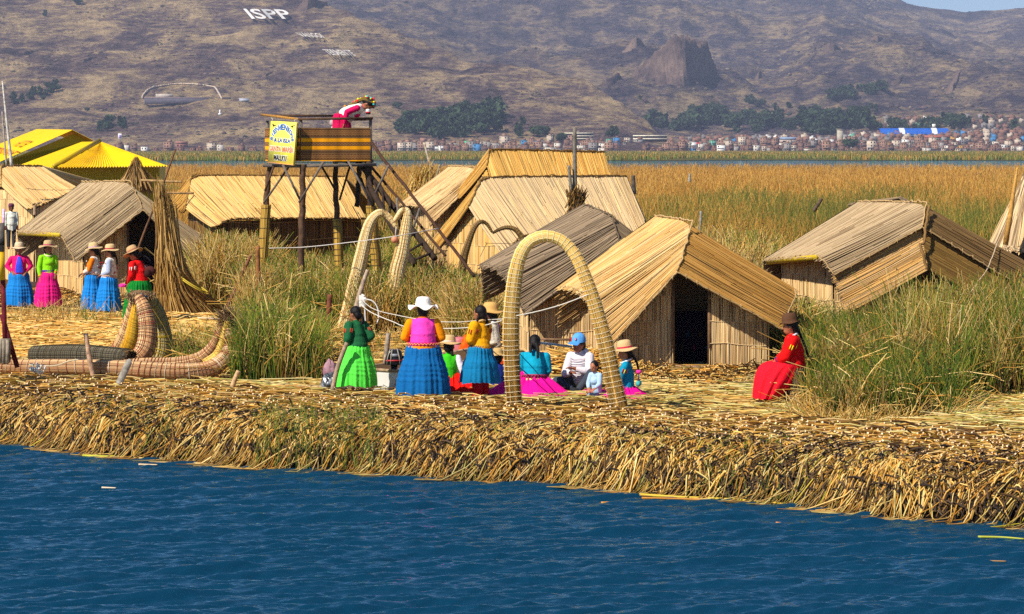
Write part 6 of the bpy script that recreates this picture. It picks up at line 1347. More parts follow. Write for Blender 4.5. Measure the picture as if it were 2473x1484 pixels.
# sign post structure at the left edge
ps = thing('signpost', 'maroon post with yellow and grey boards in a wooden tub at the left edge', 'signpost', P(8, 880, 46.5))
nb = NB(); nb.beam(P(6, 640, 46.5), P(14, 880, 46.5), .07, .06, hexc('#6a1c24')); nb.build('post', M_wood, ps)
nb = NB(); nb.beam(P(4, 760, 46.7), P(42, 888, 46.7), .07, .06, hexc('#5c1820')); nb.build('brace', M_wood, ps)
nb = NB(); nb.box(P(2, 642, 46.4), (.11, .1, .47), hexc('#d8a818')); nb.build('yellow_board', M_paint, ps)
nb = NB(); nb.box(P(2, 573, 46.4), (.11, .12, .46), hexc('#6a6058')); nb.box(P(2, 585, 46.33), (.115, .03, .10), hexc('#2a2826')); nb.build('grey_board', M_wood, ps)
nb = NB()
for k in range(5): nb.box(P(-18 + k * 9, 850, 46.2), (.055, .03, .38), hexc('#8a7c6a') * random.uniform(.8, 1.2))
nb.box(P(0, 822, 46.25), (.33, .09, .05), hexc('#9a8c78')); nb.box(P(0, 850, 46.4), (.30, .3, .36), hexc('#6a5c4c')); nb.build('tub', M_wood, ps)
nb = NB(); nb.tube([P(9, 505, 60), P(8, 555, 60)], .03, hexc('#e8b8d0'), S=6); tag(nb.build('post', M_wood), 'thin pinkish post in front of the far left hut', 'post')
# ================================================================== PEOPLE
class Caps:
    def __init__(s): s.nb = NB()
    def c(s, a, b, ra, rb=None, flat=1.0, S=12):
        a = np.asarray(a, float); b = np.asarray(b, float); rb = ra if rb is None else rb; d = b - a; L = np.linalg.norm(d); d = d / (L + 1e-9)
        n = 5; th = np.linspace(0, np.pi / 2, n)
        pth = [a - d * ra * math.cos(t) for t in th] + [b + d * rb * math.cos(t) for t in th[::-1]]; rr = [max(ra * math.sin(t), .001) for t in th] + [max(rb * math.sin(t), .001) for t in th[::-1]]
        s.nb.tube(pth, rr, S=S, flat=flat); return s
    def chain(s, pts, rr):
        for i in range(len(pts) - 1): s.c(pts[i], pts[i + 1], rr[i], rr[i + 1])
        return s
    def e(s, c, r, ax=None): s.nb.ell(c, r, n=9, ax=ax); return s
def remesh(nb, name, mat, parent, col, vox=.011, smooth=2, tf=None, colf=None):
    V = np.concatenate(nb.V).astype(float); V = V if tf is None else tf(V)
    me = bpy.data.meshes.new(name); Q = np.concatenate(nb.Q) if nb.Q else np.zeros((0, 4), int); T = np.concatenate(nb.T) if nb.T else np.zeros((0, 3), int)
    me.from_pydata(V.tolist(), [], Q.tolist() + T.tolist()); bm = bmesh.new(); bm.from_mesh(me); bmesh.ops.recalc_face_normals(bm, faces=bm.faces[:]); bm.to_mesh(me); bm.free()
    o = bpy.data.objects.new(name, me); scene.collection.objects.link(o)
    m = o.modifiers.new('r', 'REMESH'); m.mode = 'VOXEL'; m.voxel_size = vox; m.use_smooth_shade = True
    if smooth: k = o.modifiers.new('s', 'SMOOTH'); k.iterations = smooth; k.factor = .5
    ev = o.evaluated_get(bpy.context.evaluated_depsgraph_get()); m2 = bpy.data.meshes.new_from_object(ev); bpy.data.objects.remove(o); bpy.data.meshes.remove(me)
    n = len(m2.vertices); co = np.zeros(n * 3, np.float32); m2.vertices.foreach_get('co', co); co = co.reshape(-1, 3)
    C = np.ones((n, 4), np.float32); C[:, :3] = np.asarray(col) if colf is None else colf(co)
    for a_ in list(m2.color_attributes): m2.color_attributes.remove(a_)
    a_ = m2.color_attributes.new('Col', 'FLOAT_COLOR', 'POINT'); a_.data.foreach_set('color', C.ravel())
    m2.materials.clear(); m2.materials.append(mat); m2.polygons.foreach_set('use_smooth', np.ones(len(m2.polygons), bool)); m2.name = name
    o = bpy.data.objects.new(name, m2); link(o, parent); return o
SK = hexc('#9c6244'); SKD = hexc('#6a3c2a')
def rotz(a): c, s = math.cos(a), math.sin(a); return np.array([[c, -s, 0], [s, c, 0], [0, 0, 1]])
def rotx(a): c, s = math.cos(a), math.sin(a); return np.array([[1, 0, 0], [0, c, -s], [0, s, c]])
def roty(a): c, s = math.cos(a), math.sin(a); return np.array([[c, 0, s], [0, 1, 0], [-s, 0, c]])
def person(label, px, py, hpx, face, z0=GZ, Y=None, group=None, **k):
    """face: direction the body looks in degrees (-90 = towards the lake, 90 = away, 180 = left). local x right, y forward."""
    base = (G(px, py, z0) + [0, 0, .03 if not k.get('sit') else .07]) if Y is None else P(px, py, Y); s = hpx * base[1] / F / k.get('H', 1.56)
    Rz = rotz(R(face - 90)); root = thing('person', label, 'person', base, group)
    sit = k.get('sit', None); pel = np.array(k.get('pelvis', (0, 0, .80) if not sit else (0, 0, .14)), float)
    lean = R(k.get('lean', 0)); side = R(k.get('side', 0)); tw_ = R(k.get('twist', 0)); Ru = rotz(tw_) @ roty(side) @ rotx(-lean)
    U = lambda p: pel + (np.asarray(p, float) - [0, 0, .80]) @ Ru.T        # upper body points given for a standing figure
    W = lambda V: base + (np.asarray(V, float) * s) @ Rz.T
    hy, hp = R(k.get('hyaw', 0)), R(k.get('hpitch', 0)); Rh = Ru @ rotz(hy) @ rotx(-hp); hc0 = U((0, .015, 1.385)); HS = k.get('hs', 1.13); HD = lambda p: hc0 + (np.asarray(p, float) * HS) @ Rh.T
    bulk = k.get('bulk', 1.0); fat = k.get('fat', 1.0)
    sk = k.get('skin', SK)
    # ---------------- body
    C = Caps(); C.c(U((0, 0, .84)), U((0, .01, 1.10)), .095, .090); C.c(U((-.10, 0.01, 1.19)), U((.10, 0.01, 1.19)), .048); C.c(U((0, 0, 1.2)), U((0, .01, 1.34)), .046, .042)
    C.e(HD((0, 0, .01)), np.array([.070, .086, .100]) * HS, Rh.T); C.e(HD((0, .035, -.05)), np.array([.050, .048, .050]) * HS, Rh.T)
    C.c(HD((0, .080, .015)), HD((0, .098, -.020)), .010, .013); C.e(HD((-.072, 0, -.01)), (.012, .02, .028), Rh.T); C.e(HD((.072, 0, -.01)), (.012, .02, .028), Rh.T)
    C.c(HD((-.03, .076, .028)), HD((.03, .076, .028)), .009); C.c(HD((-.018, .084, -.052)), HD((.018, .084, -.052)), .0085)
    legs = k.get('legs'); 
    if legs is None and not sit: legs = [[(-.085, 0, .80), (-.09, .01, .43), (-.09, -.02, .07), (-.10, .10, .03)], [(.085, 0, .80), (.09, .01, .43), (.09, -.02, .07), (.10, .10, .03)]]
    for lg in (legs or []): C.chain([np.array(q) for q in lg], [.085, .060, .042, .036])
    arms = k.get('arms'); AP = []
    for sd, (el, ha) in zip((-1, 1), arms):
        sh_ = U((sd * .155 * bulk, 0, 1.19)); el_ = U(el); ha_ = U(ha); AP.append((sh_, el_, ha_))
        C.chain([sh_, el_, ha_], [.048, .038, .027])
        d = ha_ - el_; d /= np.linalg.norm(d); v = np.cross(d, U((1, 0, 1.2)) - U((0, 0, 1.2))); v /= np.linalg.norm(v) + 1e-9; w_ = np.cross(d, v)
        for f_ in (-1.5, -.5, .5, 1.5):
            a0 = ha_ + d * .02 + w_ * f_ * .012; a1 = ha_ + d * .075 + w_ * f_ * .017; a2 = a1 + d * .034 * (1.1 - abs(f_) * .12) + v * .008; a3 = a2 + (d * .022 + v * .022); C.chain([a0, a1, a2, a3], [.014, .0105, .009, .008])
        t0 = ha_ + d * .025 + w_ * sd * .02; C.chain([t0, t0 + d * .03 + w_ * sd * .022, t0 + d * .058 + w_ * sd * .022 + v * .012], [.013, .011, .009])
    C.nb.V = [W(v).astype(np.float32) for v in C.nb.V]
    body = remesh(C.nb, 'body', M_skin, root, sk, vox=.0105 * s, smooth=1)
    nb = NB()
    for sd in (-1, 1): nb.ell(W(HD((sd * .028, .079, .012))), np.array([.011, .006, .007]) * s, hexc('#1a0f0c'), n=6, ax=(Rz @ Rh).T)
    nb.build('eyes', M_skin, body)
    nb = NB(); nb.ell(W(HD((0, .088, -.052))), np.array([.020, .005, .006]) * s, hexc('#7a3028'), n=6, ax=(Rz @ Rh).T); nb.build('mouth', M_skin, body)
    # ---------------- top
    tc = hexc(k['top']); scl = hexc(k.get('sleeve', k['top'])); fore = k.get('fore')
    def fold(co, c, amp=.10):
        return np.asarray(c)[None] * (1 + 0 * co[:, :1])
    T_ = Caps(); T_.c(U((0, .005, .86)), U((0, .0, .98)), .150 * fat, .140 * fat, S=16); T_.c(U((-.035, 0, 1.02)), U((-.07 * bulk, .0, 1.15)), .118 * fat, .085 * bulk); T_.c(U((.035, 0, 1.02)), U((.07 * bulk, .0, 1.15)), .118 * fat, .085 * bulk)
    T_.c(U((-.12 * bulk, 0, 1.20)), U((.12 * bulk, 0, 1.20)), .060); T_.c(U((0, 0, 1.20)), U((0, .005, 1.265)), .068, .050); T_.c(U((0, -.005, 1.04)), U((0, -.005, 1.17)), .138 * fat, .100 * fat, S=16); T_.e(U((0, .065, 1.08)), (.12 * fat, .085, .085))
    if k.get('peplum'): T_.c(U((0, 0, .86)), U((0, 0, .90)), .185 * fat, .165 * fat, S=16)
    if 'hood' in k: T_.e(U((0, -.10, 1.24)), (.10, .07, .07))
    V_ = T_.nb.V; T_.nb.V = [W(v).astype(np.float32) for v in V_]
    bod = remesh(T_.nb, k.get('topname', 'blouse'), M_cloth, root, tc, vox=.013 * s, smooth=3)
    for (sh_, el_, ha_), sd in zip(AP, (-1, 1)):
        S_ = Caps(); up = (sh_ + el_) / 2; puff = k.get('puff', 1.0); cuff = ha_ + (el_ - ha_) * k.get('cuff', .10)
        S_.chain([sh_ + (sh_ - el_) * 0.02, up, el_, (el_ + cuff) / 2, cuff], [.062 * puff, .062 * puff, .055 * puff, .050 * puff, .036]); S_.nb.V = [W(v).astype(np.float32) for v in S_.nb.V]
        cf = None
        if fore:
            fe = W(np.array([el_])); fh = W(np.array([cuff]))
            cf = lambda co, fe=fe, fh=fh, org=None: np.where((((co - fe) @ (fh - fe).T) / ((fh - fe) @ (fh - fe).T) > .0), hexc(fore)[None], scl[None])
        remesh(S_.nb, 'sleeve', M_cloth, root, scl, vox=.012 * s, smooth=2, colf=cf)
        if 'cuffband' in k:
            nb = NB(); nb.tube(W(np.array([cuff + (el_ - ha_) * .02, cuff + (el_ - ha_) * .12])), .047 * s, hexc(k['cuffband']), S=12); nb.build('cuff', M_cloth, root)
        if 'armpatch' in k:
            nb = NB(); m_ = sh_ * .62 + el_ * .38; dd = (el_ - sh_); dd /= np.linalg.norm(dd); 
            for j, cc in enumerate(k['armpatch']):
                for bk in (np.array([0, -1.0, 0]), np.array([sd, -.2, 0])):
                    q = m_ + (bk @ Ru.T) * .064 * puff + np.cross(dd, bk) * (j - .5) * .035; nb.c = None; nb.tube(W(np.array([q - dd * .035, q + dd * .035])), .009 * s, hexc(cc), S=5)
            nb.build('sleeve_patch', M_cloth, root)
    if k.get('vest'):
        v_ = Caps(); v_.c(U((0, .0, .90)), U((0, .0, 1.0)), .162 * fat, .150 * fat, S=16); v_.c(U((-.04, 0, 1.04)), U((-.075 * bulk, .0, 1.16)), .126 * fat, .09 * bulk); v_.c(U((.04, 0, 1.04)), U((.075 * bulk, .0, 1.16)), .126 * fat, .09 * bulk); v_.c(U((0, 0, 1.03)), U((0, -.002, 1.18)), .148 * fat, .104 * fat, S=16); v_.c(U((-.10 * bulk, 0, 1.205)), U((.10 * bulk, 0, 1.205)), .066)
        v_.nb.V = [W(v).astype(np.float32) for v in v_.nb.V]; vest = remesh(v_.nb, 'vest', M_cloth, root, hexc(k['vest']), vox=.013 * s, smooth=3)
        if k.get('flowers'):
            nb = NB()
            for j in range(26):
                a_ = random.uniform(0, 6.28); z_ = random.uniform(.93, 1.17); q = U((math.cos(a_) * .165 * fat, math.sin(a_) * .155 * fat, z_)); nb.ell(W(q), np.array([.013, .013, .015]) * s, hexc(random.choice(k['flowers'])), n=5)
            nb.build('embroidery', M_cloth, vest)
    for bd in k.get('bands', []):          # (z, radius, height, colour, zigzag colour)
        z_, r_, h_, c_, zc = bd; ph = np.linspace(0, 2 * np.pi, 49); e1 = [U((math.cos(a) * r_ * fat, math.sin(a) * r_ * .93 * fat, z_)) for a in ph]; e2 = [U((math.cos(a) * r_ * fat * .985, math.sin(a) * r_ * .92 * fat, z_ + h_)) for a in ph]
        nb = NB(); em = [(np.array(a) + b_) / 2 + (np.array(a) - U((0, 0, z_))) * .05 for a, b_ in zip(e1, e2)]; nb.quadsheet(np.array([W(e1), W(em), W(e2)]), hexc(c_)); bo = nb.build('belt', M_cloth, root, smooth=True)
        if zc:
            nb = NB(); n_ = 60; zz = [U((math.cos(a) * r_ * 1.06 * fat, math.sin(a) * r_ * .99 * fat, z_ + h_ * (.25 + .5 * (i % 2)))) for i, a in enumerate(np.linspace(0, 2 * np.pi, n_))]; nb.tube(W(zz), .0055 * s, hexc(zc), S=4); nb.build('zigzag_trim', M_cloth, bo)
    if 'collar' in k:
        nb = NB(); ph = np.linspace(0, 2 * np.pi, 24); nb.tube(W([U((math.cos(a) * .075, math.sin(a) * .075, 1.255 - .03 * math.sin(a))) for a in ph]), .016 * s, hexc(k['collar']), S=6); nb.build('collar', M_cloth, root)
    if 'front' in k:   # open jacket showing the cloth beneath
        nb = NB(); rows = []
        for z_, wd in ((.88, .085), (.95, .088), (1.02, .08), (1.10, .062), (1.18, .045), (1.24, .03)):
            rows.append([U((x_ * wd, (.168 if z_ < 1.12 else .165 - (z_ - 1.12) * .75) * fat * math.cos(x_ * .45) + .004, z_)) for x_ in np.linspace(-1, 1, 7)])
        nb.quadsheet(W(np.array(rows).reshape(-1, 3)).reshape(6, 7, 3), hexc(k['front'])); nb.build('shirt_front', M_cloth, root, smooth=True)
    # ---------------- skirt
    if 'skirt' in k:
        sc_ = hexc(k['skirt']); hem = k.get('hem', .14) + .03; rh_ = k.get('flare', .34); wz = pel[2] + .08; n_ = 160; m_ = 46; th = np.linspace(0, 2 * np.pi, n_ + 1); seed = rng.random() * 50
        t = np.linspace(0, 1, m_)[:, None]; zz = wz + (hem - wz) * t
        fn = 9 + int(rng.integers(0, 4)); th_ = th[None]
        pl = .55 * np.sin(fn * th_ + 2.2 * np.sin(2 * th_ + seed) + seed) + .35 * np.sin((fn * 2 + 3) * th_ + seed * 2) ; fine = (vnoise(th_ * 9 + seed, th_ * 0, 1) * 2 - 1) * 1.2 + .5 * np.sin(37 * th_ + 5 * np.sin(3 * th_ + seed)); pl = pl + 1.3 * (vnoise(th_ * 2.6 + seed, t * 1.2, 2) * 2 - 1) * np.sin(np.clip(th_, 0, 2 * np.pi) / 2)
        rad = .150 * fat + (rh_ - .150 * fat) * (1 - (1 - t) ** 1.9) * 1.0 + .028 * np.exp(-((t - .1) / .1) ** 2)
        amp = .014 + .062 * t ** .8
        rr = rad * (1 + amp * pl) + .006 * fine * np.exp(-t * 5) * 1.4 + .004 * fine * (t < .45)
        for tt in k.get('tucks', (.42, .52, .62, .73)):
            rr = rr + .013 * (1 / (1 + np.exp(-(tt - t) * 260))) * np.clip(1 - (tt - t) / .095, 0, 1) * (t < tt) * (1 if tt else 0)
        zz = zz + 0 * rr + .018 * t * np.sin(3 * th_ + seed) - .012 * t * pl
        X = rr * np.cos(th_); Yv = rr * .84 * np.sin(th_)
        if 'skpull' in k: X = X + k['skpull'][0] * t ** 1.3; Yv = Yv + k['skpull'][1] * t ** 1.3
        cxy = pel[:2]; Vs = np.stack([X + cxy[0], Yv + cxy[1], zz], -1)
        nb = NB(); nb.quadsheet(W(Vs.reshape(-1, 3)).reshape(m_, n_ + 1, 3), sc_)
        tpl = np.array([[cxy[0], cxy[1], wz + .01]]); 
        nb.build('skirt', M_cloth, root, smooth=True)
        if 'petti' in k:
            nb = NB(); Vp = Vs[30:].copy(); Vp[..., 0] = (Vp[..., 0] - cxy[0]) * .90 + cxy[0]; Vp[..., 1] = (Vp[..., 1] - cxy[1]) * .9 + cxy[1]; Vp[..., 2] -= .025 * np.linspace(0, 1, 16)[:, None]; nb.quadsheet(W(Vp.reshape(-1, 3)).reshape(16, n_ + 1, 3), hexc(k['petti'])); nb.build('petticoat', M_cloth, root, smooth=True)
    if 'lap' in k:     # skirt spread over the ground by someone sitting: (rx, ry, height, cx, cy)
        rx, ry, hh, cx_, cy_ = k['lap']; n_ = 140; m_ = 34; th_ = np.linspace(0, 2 * np.pi, n_ + 1)[None]; t = np.linspace(0, 1, m_)[:, None]; seed = rng.random() * 50
        edge = 1 + .10 * np.sin(3 * th_ + seed) + .05 * np.sin(7 * th_ + seed); rr = (.30 + .70 * t) * edge; hgt = hh * (1 - t ** 1.7) + .02
        pl = np.sin(15 * th_ + 2.5 * np.sin(2 * th_ + seed)) + .5 * np.sin(31 * th_ + seed)
        X = cx_ + pel[0] + rx * rr * t ** .8 * np.cos(th_); Yv = cy_ + pel[1] + ry * rr * t ** .8 * np.sin(th_); zz = hgt * (1 + 0 * th_) + .022 * pl * np.sin(np.pi * np.clip(t + .1, 0, 1)) ; zz = np.maximum(zz, .015 + 0 * zz)
        zz[0] = hgt[0]
        nb = NB(); nb.quadsheet(W(np.stack([X, Yv, zz], -1).reshape(-1, 3)).reshape(m_, n_ + 1, 3), hexc(k['skirtcol'])); nb.build('skirt', M_cloth, root, smooth=True)
    if 'tubes' in k:    # trousers or draped legs
        for (pts, rad_, col_, nm) in k['tubes']:
            q = Caps(); q.chain([np.array(p_, float) for p_ in pts], rad_); q.nb.V = [W(v).astype(np.float32) for v in q.nb.V]; remesh(q.nb, nm, M_cloth, root, hexc(col_), vox=.013 * s, smooth=2)
    # ---------------- hair
    if k.get('hair', True):
        h_ = Caps(); h_.e(HD((0, -.018, .030)), np.array([.082, .090, .093]) * HS, Rh.T); h_.e(HD((0, -.055, -.02)), np.array([.07, .055, .075]) * HS, Rh.T)
        if k.get('fringe'): h_.e(HD((0, .045, .075)), (.068, .045, .03), Rh.T)
        h_.nb.V = [W(v).astype(np.float32) for v in h_.nb.V]; hr = remesh(h_.nb, 'hair', M_hair, body, hexc('#15100f'), vox=.011 * s, smooth=1)
        for bx in k.get('braids', []):   # list of lists of points (given in head space)
            pts = catm([HD(p_) if len(p_) == 3 else U(p_[:3]) for p_ in bx], 26); nb = NB()
            for j, q in enumerate(pts): nb.ell(W(q + np.array([.008 * (-1) ** j, 0, 0])), np.array([.021, .021, .018]) * s * (1.15 - .4 * j / 26), hexc('#15100f'), n=6)
            nb.build('braid', M_hair, hr)
            if 'pompom' in k:
                e_ = pts[-1]; nb = NB(); nb.ell(W(e_ + [0, 0, -.02]), np.array([.045, .04, .035]) * s, hexc('#f03ca0'), n=8); nb.build('tassel', M_cloth, hr)
                for dx in (-.055, .01, .07):
                    nb = NB(); c_ = e_ + np.array([dx, 0, -.20]); nb.tube(W([e_ + [0, 0, -.04], c_]), .008 * s, hexc('#20509a'), S=5); nb.ell(W(c_), np.array([.043, .043, .045]) * s, hexc(k['pompom']), n=9); nb.build('pompom', M_cloth, hr)
    # ---------------- hat
    if 'hat' in k:
        hc, br, cr_, ch = hexc(k['hat']), k.get('brim', .17) * 1.12, k.get('crown', .088) * 1.16, k.get('crownh', .095) * 1.22; th = np.linspace(0, 2 * np.pi, 61)
        wav = k.get('wavy', .012); tilt = R(k.get('hattilt', 0)); Rt = Rh @ rotx(-tilt); hb = HD((0, -.004, .062)); sd_ = rng.random() * 9
        prof = [(.0, ch), (.35, ch * .995), (.62, ch * .96), (.82, ch * .85), (.94, ch * .6), (1.0, ch * .3), (1.03, 0.0)]
        rows = [[(cr_ * a * math.cos(p_), cr_ * a * 1.08 * math.sin(p_), b_ + .006) for p_ in th] for a, b_ in prof]
        for f_ in (.15, .4, .7, .9, 1.0): rows.append([((cr_ * 1.03 + (br - cr_ * 1.03) * f_) * math.cos(p_), (cr_ * 1.1 + (br - cr_ * 1.1) * f_) * math.sin(p_), -.018 * f_ ** 2 + wav * f_ * math.sin(k.get('wn', 3) * p_ + sd_) + k.get('curl', .0) * f_ ** 3 * abs(math.cos(p_)) ) for p_ in th])
        rows += [[(x_ * .995, y_ * .995, z_ - .010) for x_, y_, z_ in r_] for r_ in rows[:6:-1]]
        A_ = np.array(rows); shp = A_.shape; Aw = W((hb + A_.reshape(-1, 3) @ Rt.T)).reshape(shp); nb = NB(); nb.quadsheet(Aw, hc); ho = nb.build('hat', M_straw if not k.get('felt') else M_cloth, root, smooth=True)
        if 'band' in k:
            nb = NB(); b0 = [[(cr_ * f_ * math.cos(p_), cr_ * f_ * 1.08 * math.sin(p_), z_) for p_ in th] for f_, z_ in ((1.05, .008), (1.045, .02), (1.025, .034))]; A_ = np.array(b0); nb.quadsheet(W(hb + A_.reshape(-1, 3) @ Rt.T).reshape(A_.shape), hexc(k['band'])); nb.build('hat_band', M_cloth, ho, smooth=True)
        if 'hatflower' in k:
            nb = NB(); nb.ell(W(hb + np.array([k.get('hfx', .08), .05, .02]) @ Rt.T), np.array([.025, .02, .022]) * s, hexc(k['hatflower']), n=7); nb.build('hat_flower', M_cloth, ho)
    root['_k'] = 0; del root['_k']
    root_helpers[label] = (U, W, HD, s, root, Rz, AP)
    return root
root_helpers = {}
hips = [((-.27, -.03, 1.02), (-.16, .10, .90)), ((.27, -.03, 1.02), (.16, .10, .90))]
down = [((-.20, 0, .98), (-.20, .07, .78)), ((.20, 0, .98), (.20, .07, .78))]
folded = [((-.20, .05, .99), (-.03, .19, .97)), ((.20, .05, .99), (.03, .20, 1.0))]
shoes = lambda c='#222020': [([(-.09, -.03, .05), (-.10, .09, .03)], [.046, .036], c, 'shoe'), ([(.09, -.03, .05), (.10, .09, .03)], [.046, .036], c, 'shoe')]
# --- left group
BL = '#1a7cc8'
person('woman in pink jacket and blue skirt, hands on hips, leftmost of the dancers', 46, 754, 165, -80, arms=hips, top='#e8186c', topname='jacket', front='#3a4ce0', skirt=BL, flare=.32, fat=1.15, bulk=1.12, hat='#d8c09a', band='#c8a880', brim=.165, braids=[[(.05, -.05, -.05), (.06, .02, -.16), (.07, .05, -.25)]], petti='#f0f0f0', tubes=shoes(), armpatch=['#e8d890', '#f0e0a0'], hem=.10)
person('woman in lime green blouse and magenta skirt beside the hut wall', 116, 757, 172, -62, arms=[((-.17, .02, .98), (-.12, .12, .84)), ((.20, -.02, .97), (.19, .04, .76))], top='#8cd818', skirt='#e81e80', flare=.30, fat=.98, hat='#c8a878', band='#b04868', brim=.185, wavy=.02, bands=[(.88, .155, .045, '#5a2a8c', None)], cuffband='#e88020', collar='#e8d8b0', hyaw=10, braids=[[(-.05, -.05, -.05), (-.08, .03, -.16), (-.07, .06, -.24)]], tubes=shoes('#3a2a2a'), hem=.10)
person('woman with orange sleeve and white vest, left one of the close pair', 224, 765, 175, 172, arms=[((-.19, .05, .98), (-.12, .19, .90)), ((.19, .05, .98), (.10, .19, .88))], top='#e87a10', vest='#ece4d8', flowers=['#c82830', '#b03048', '#e0d8c8'], fore='#f0d8c8', cuffband='#f08010', skirt=BL, flare=.30, fat=1.0, hat='#d8b884', band='#c8a0b0', brim=.175, lean=-4, hpitch=12, braids=[[(.0, -.09, -.04), (.02, -.10, -.14), (.02, -.10, -.26)]], bands=[(.875, .168, .04, '#9a5a38', '#e0c8b0')], petti='#e8e8f0', tubes=shoes('#8088a0'), hem=.11)
person('woman with grey-blue sleeves and white vest, right one of the close pair', 262, 770, 176, 178, arms=[((-.19, -.02, .99), (-.10, .14, .90)), ((.21, -.06, 1.0), (.10, .13, .92))], top='#a8b4c8', vest='#ece4d8', flowers=['#c82830', '#d04850', '#a83048'], sleeve='#a8b4cc', skirt=BL, flare=.325, fat=1.08, bulk=1.06, hat='#d8b884', band='#a83040', hatflower='#c82030', brim=.175, lean=-5, hpitch=8, braids=[[(.0, -.09, -.04), (.03, -.11, -.12), (.03, -.12, -.22)]], bands=[(.875, .168, .04, '#c87848', '#f0e0c8'), (.84, .165, .035, '#d8d4e0', None)], tubes=shoes('#3a2a28'), hem=.12)
person('woman in red blouse and green skirt holding the long pole', 337, 790, 194, 160, arms=[((-.20, .04, 1.0), (-.12, .18, .84)), ((.21, -.02, 1.0), (.12, .16, .86))], top='#e01010', skirt='#0f7a28', flare=.36, fat=1.22, bulk=1.15, puff=1.15, hat='#c8a070', band='#a06850', brim=.18, hpitch=22, lean=10, hattilt=-5, braids=[[(.0, -.08, -.04), (.06, -.14, -.12), (.09, -.17, -.22)]], armpatch=['#f0e8e0', '#f0c8c0'], tubes=shoes('#30202a'), hem=.12, z0=.6)
U, W, HD, s, rt, Rz, AP = root_helpers['woman in red blouse and green skirt holding the long pole']
nb = NB(); nb.ell(W(U((.05, -.24, 1.02))), np.array([.11, .07, .10]) * s, hexc('#4a2420'), n=9); nb.ell(W(U((-.04, -.23, .98))), np.array([.07, .06, .08]) * s, hexc('#3a1c1a'), n=8); nb.tube(W([U((.10, .10, 1.15)), U((.12, -.02, 1.27)), U((.10, -.17, 1.14)), U((.05, -.24, 1.05))]), .012 * s, hexc('#2a1618'), S=6); tag(nb.build('shoulder_bag', M_cloth), 'dark brown bag slung on the back of the woman in red blouse', 'bag')
blob('slipper', 'bright pink and black slipper-like pouch held beside the red blouse', 'pouch', P(297, 691, 65.4), (.11, .06, .05), ['#f03c9c', '#201820', '#e83090'], k=31)
# man far left
person('man in loose white shirt and purple cap in front of the far left hut', 27, 602, 116, -70, Y=77, arms=down, top='#dcdccc', topname='shirt', skirt='#d8d8c8', flare=.17, hem=.62, tucks=(), fat=1.1, bulk=1.1, puff=1.1, H=1.62, hat='#6a3a50', brim=.085, crown=.085, crownh=.07, felt=1, tubes=[([(-.09, 0, .8), (-.09, .0, .1)], [.09, .06], '#3c3c40', 'trouser_leg'), ([(.09, 0, .8), (.09, .0, .1)], [.09, .06], '#3c3c40', 'trouser_leg')], skin=SKD)
nb = NB(); nb.ell(P(111, 558, 75.5), (.13, .1, .12), hexc('#e8e4dc'), n=10); tag(nb.build('white_ball', M_paint), 'round white ball-like container behind the tan hut roof', 'container')
# --- tower woman
zdk = C1[2] + .03; tb = np.array([(868 - CX) * 65.9 / F, 65.9, zdk])
ppx = 868; ppy = YH + (HC - zdk) * F / 65.9
person('woman in white vest and magenta sleeves bending over the watchtower rail', ppx - 42, ppy, 190, -14, Y=65.9, H=1.5, arms=[((-.24, -.12, 1.0), (-.26, -.14, .80)), ((.22, -.02, 1.0), (.22, .16, .84))], top='#d81058', vest='#efe9dc', sleeve='#d81058', skirt='#c80e50', flare=.26, fat=1.0, lean=62, hpitch=14, tucks=(), tubes=shoes(), hem=.1)
U, W, HD, s, rt, Rz, AP = root_helpers['woman in white vest and magenta sleeves bending over the watchtower rail']
nb = NB(); rows = []
sc = [((-.07, .06), .07, .055), ((-.09, .02), .09, .08), ((-.09, -.06), .095, .09), ((-.08, -.13), .07, .085)]
path = [HD((0, .085, .055)), HD((0, .04, .105)), HD((0, -.04, .115)), HD((0, -.10, .05)), HD((0, -.135, -.06)), U((-.02, -.16, 1.17)), U((-.05, -.17, 1.05)), U((-.09, -.17, .90))]
wds = [.07, .095, .095, .09, .075, .07, .07, .065]; px_ = (U((1, 0, 1)) - U((0, 0, 1)))
A_ = []
for c_, w_ in zip(catm(path, 30), interp(wds, 30)): A_.append([c_ + px_ * x_ * w_ - np.array([0, 0, abs(x_) ** 2 * w_ * .8]) * (1 if c_[2] > HD((0, 0, 0))[2] else .2) for x_ in np.linspace(-1, 1, 9)])
nb.quadsheet(W(np.array(A_).reshape(-1, 3)).reshape(30, 9, 3), hexc('#6a5424')); so_ = nb.build('shawl', M_cloth, rt, smooth=True)
nb = NB()
for j in range(30):
    i = random.randrange(2, 29); x_ = random.randrange(1, 8); q = W(np.array(A_[i][x_])) ; nb.ell(q + [0, -.012, .008], np.array([.022, .02, .02]) * s * random.uniform(.7, 1.3), hexc(random.choice(['#e81e70', '#e8d820', '#38b8b8', '#e03030', '#e81e70', '#e8902c'])), n=5)
nb.build('embroidery', M_cloth, so_)
c0 = W(HD((0, .11, -.03))); nb = NB()
for cc, dz_ in (('#e8e8f0', .02), ('#d83040', -.035), ('#f0e8e0', -.01), ('#3a2024', -.06)): nb.ell(c0 + [0, 0, dz_], np.array([.05, .05, .022]) * s, hexc(cc), n=6)
nb.build('shawl_tassels', M_cloth, rt)
nb = NB(); c_ = P(808, 297, 66.2)
for dx, dz_, cc, r_ in ((0, .05, '#6a3040', .07), (-.04, .0, '#b8a8a8', .08), (.05, -.08, '#8a5060', .07), (.03, -.18, '#e8b020', .05), (-.03, -.14, '#d0c8c0', .06), (0, .12, '#3a2a2a', .03)): nb.ell(c_ + [dx, 0, dz_], (r_, .05, r_ * 1.1), hexc(cc), n=7)
tag(nb.build('bundle_of_cloth', M_cloth), 'small cloth bundle tied at the middle of the watchtower rail', 'bundle')
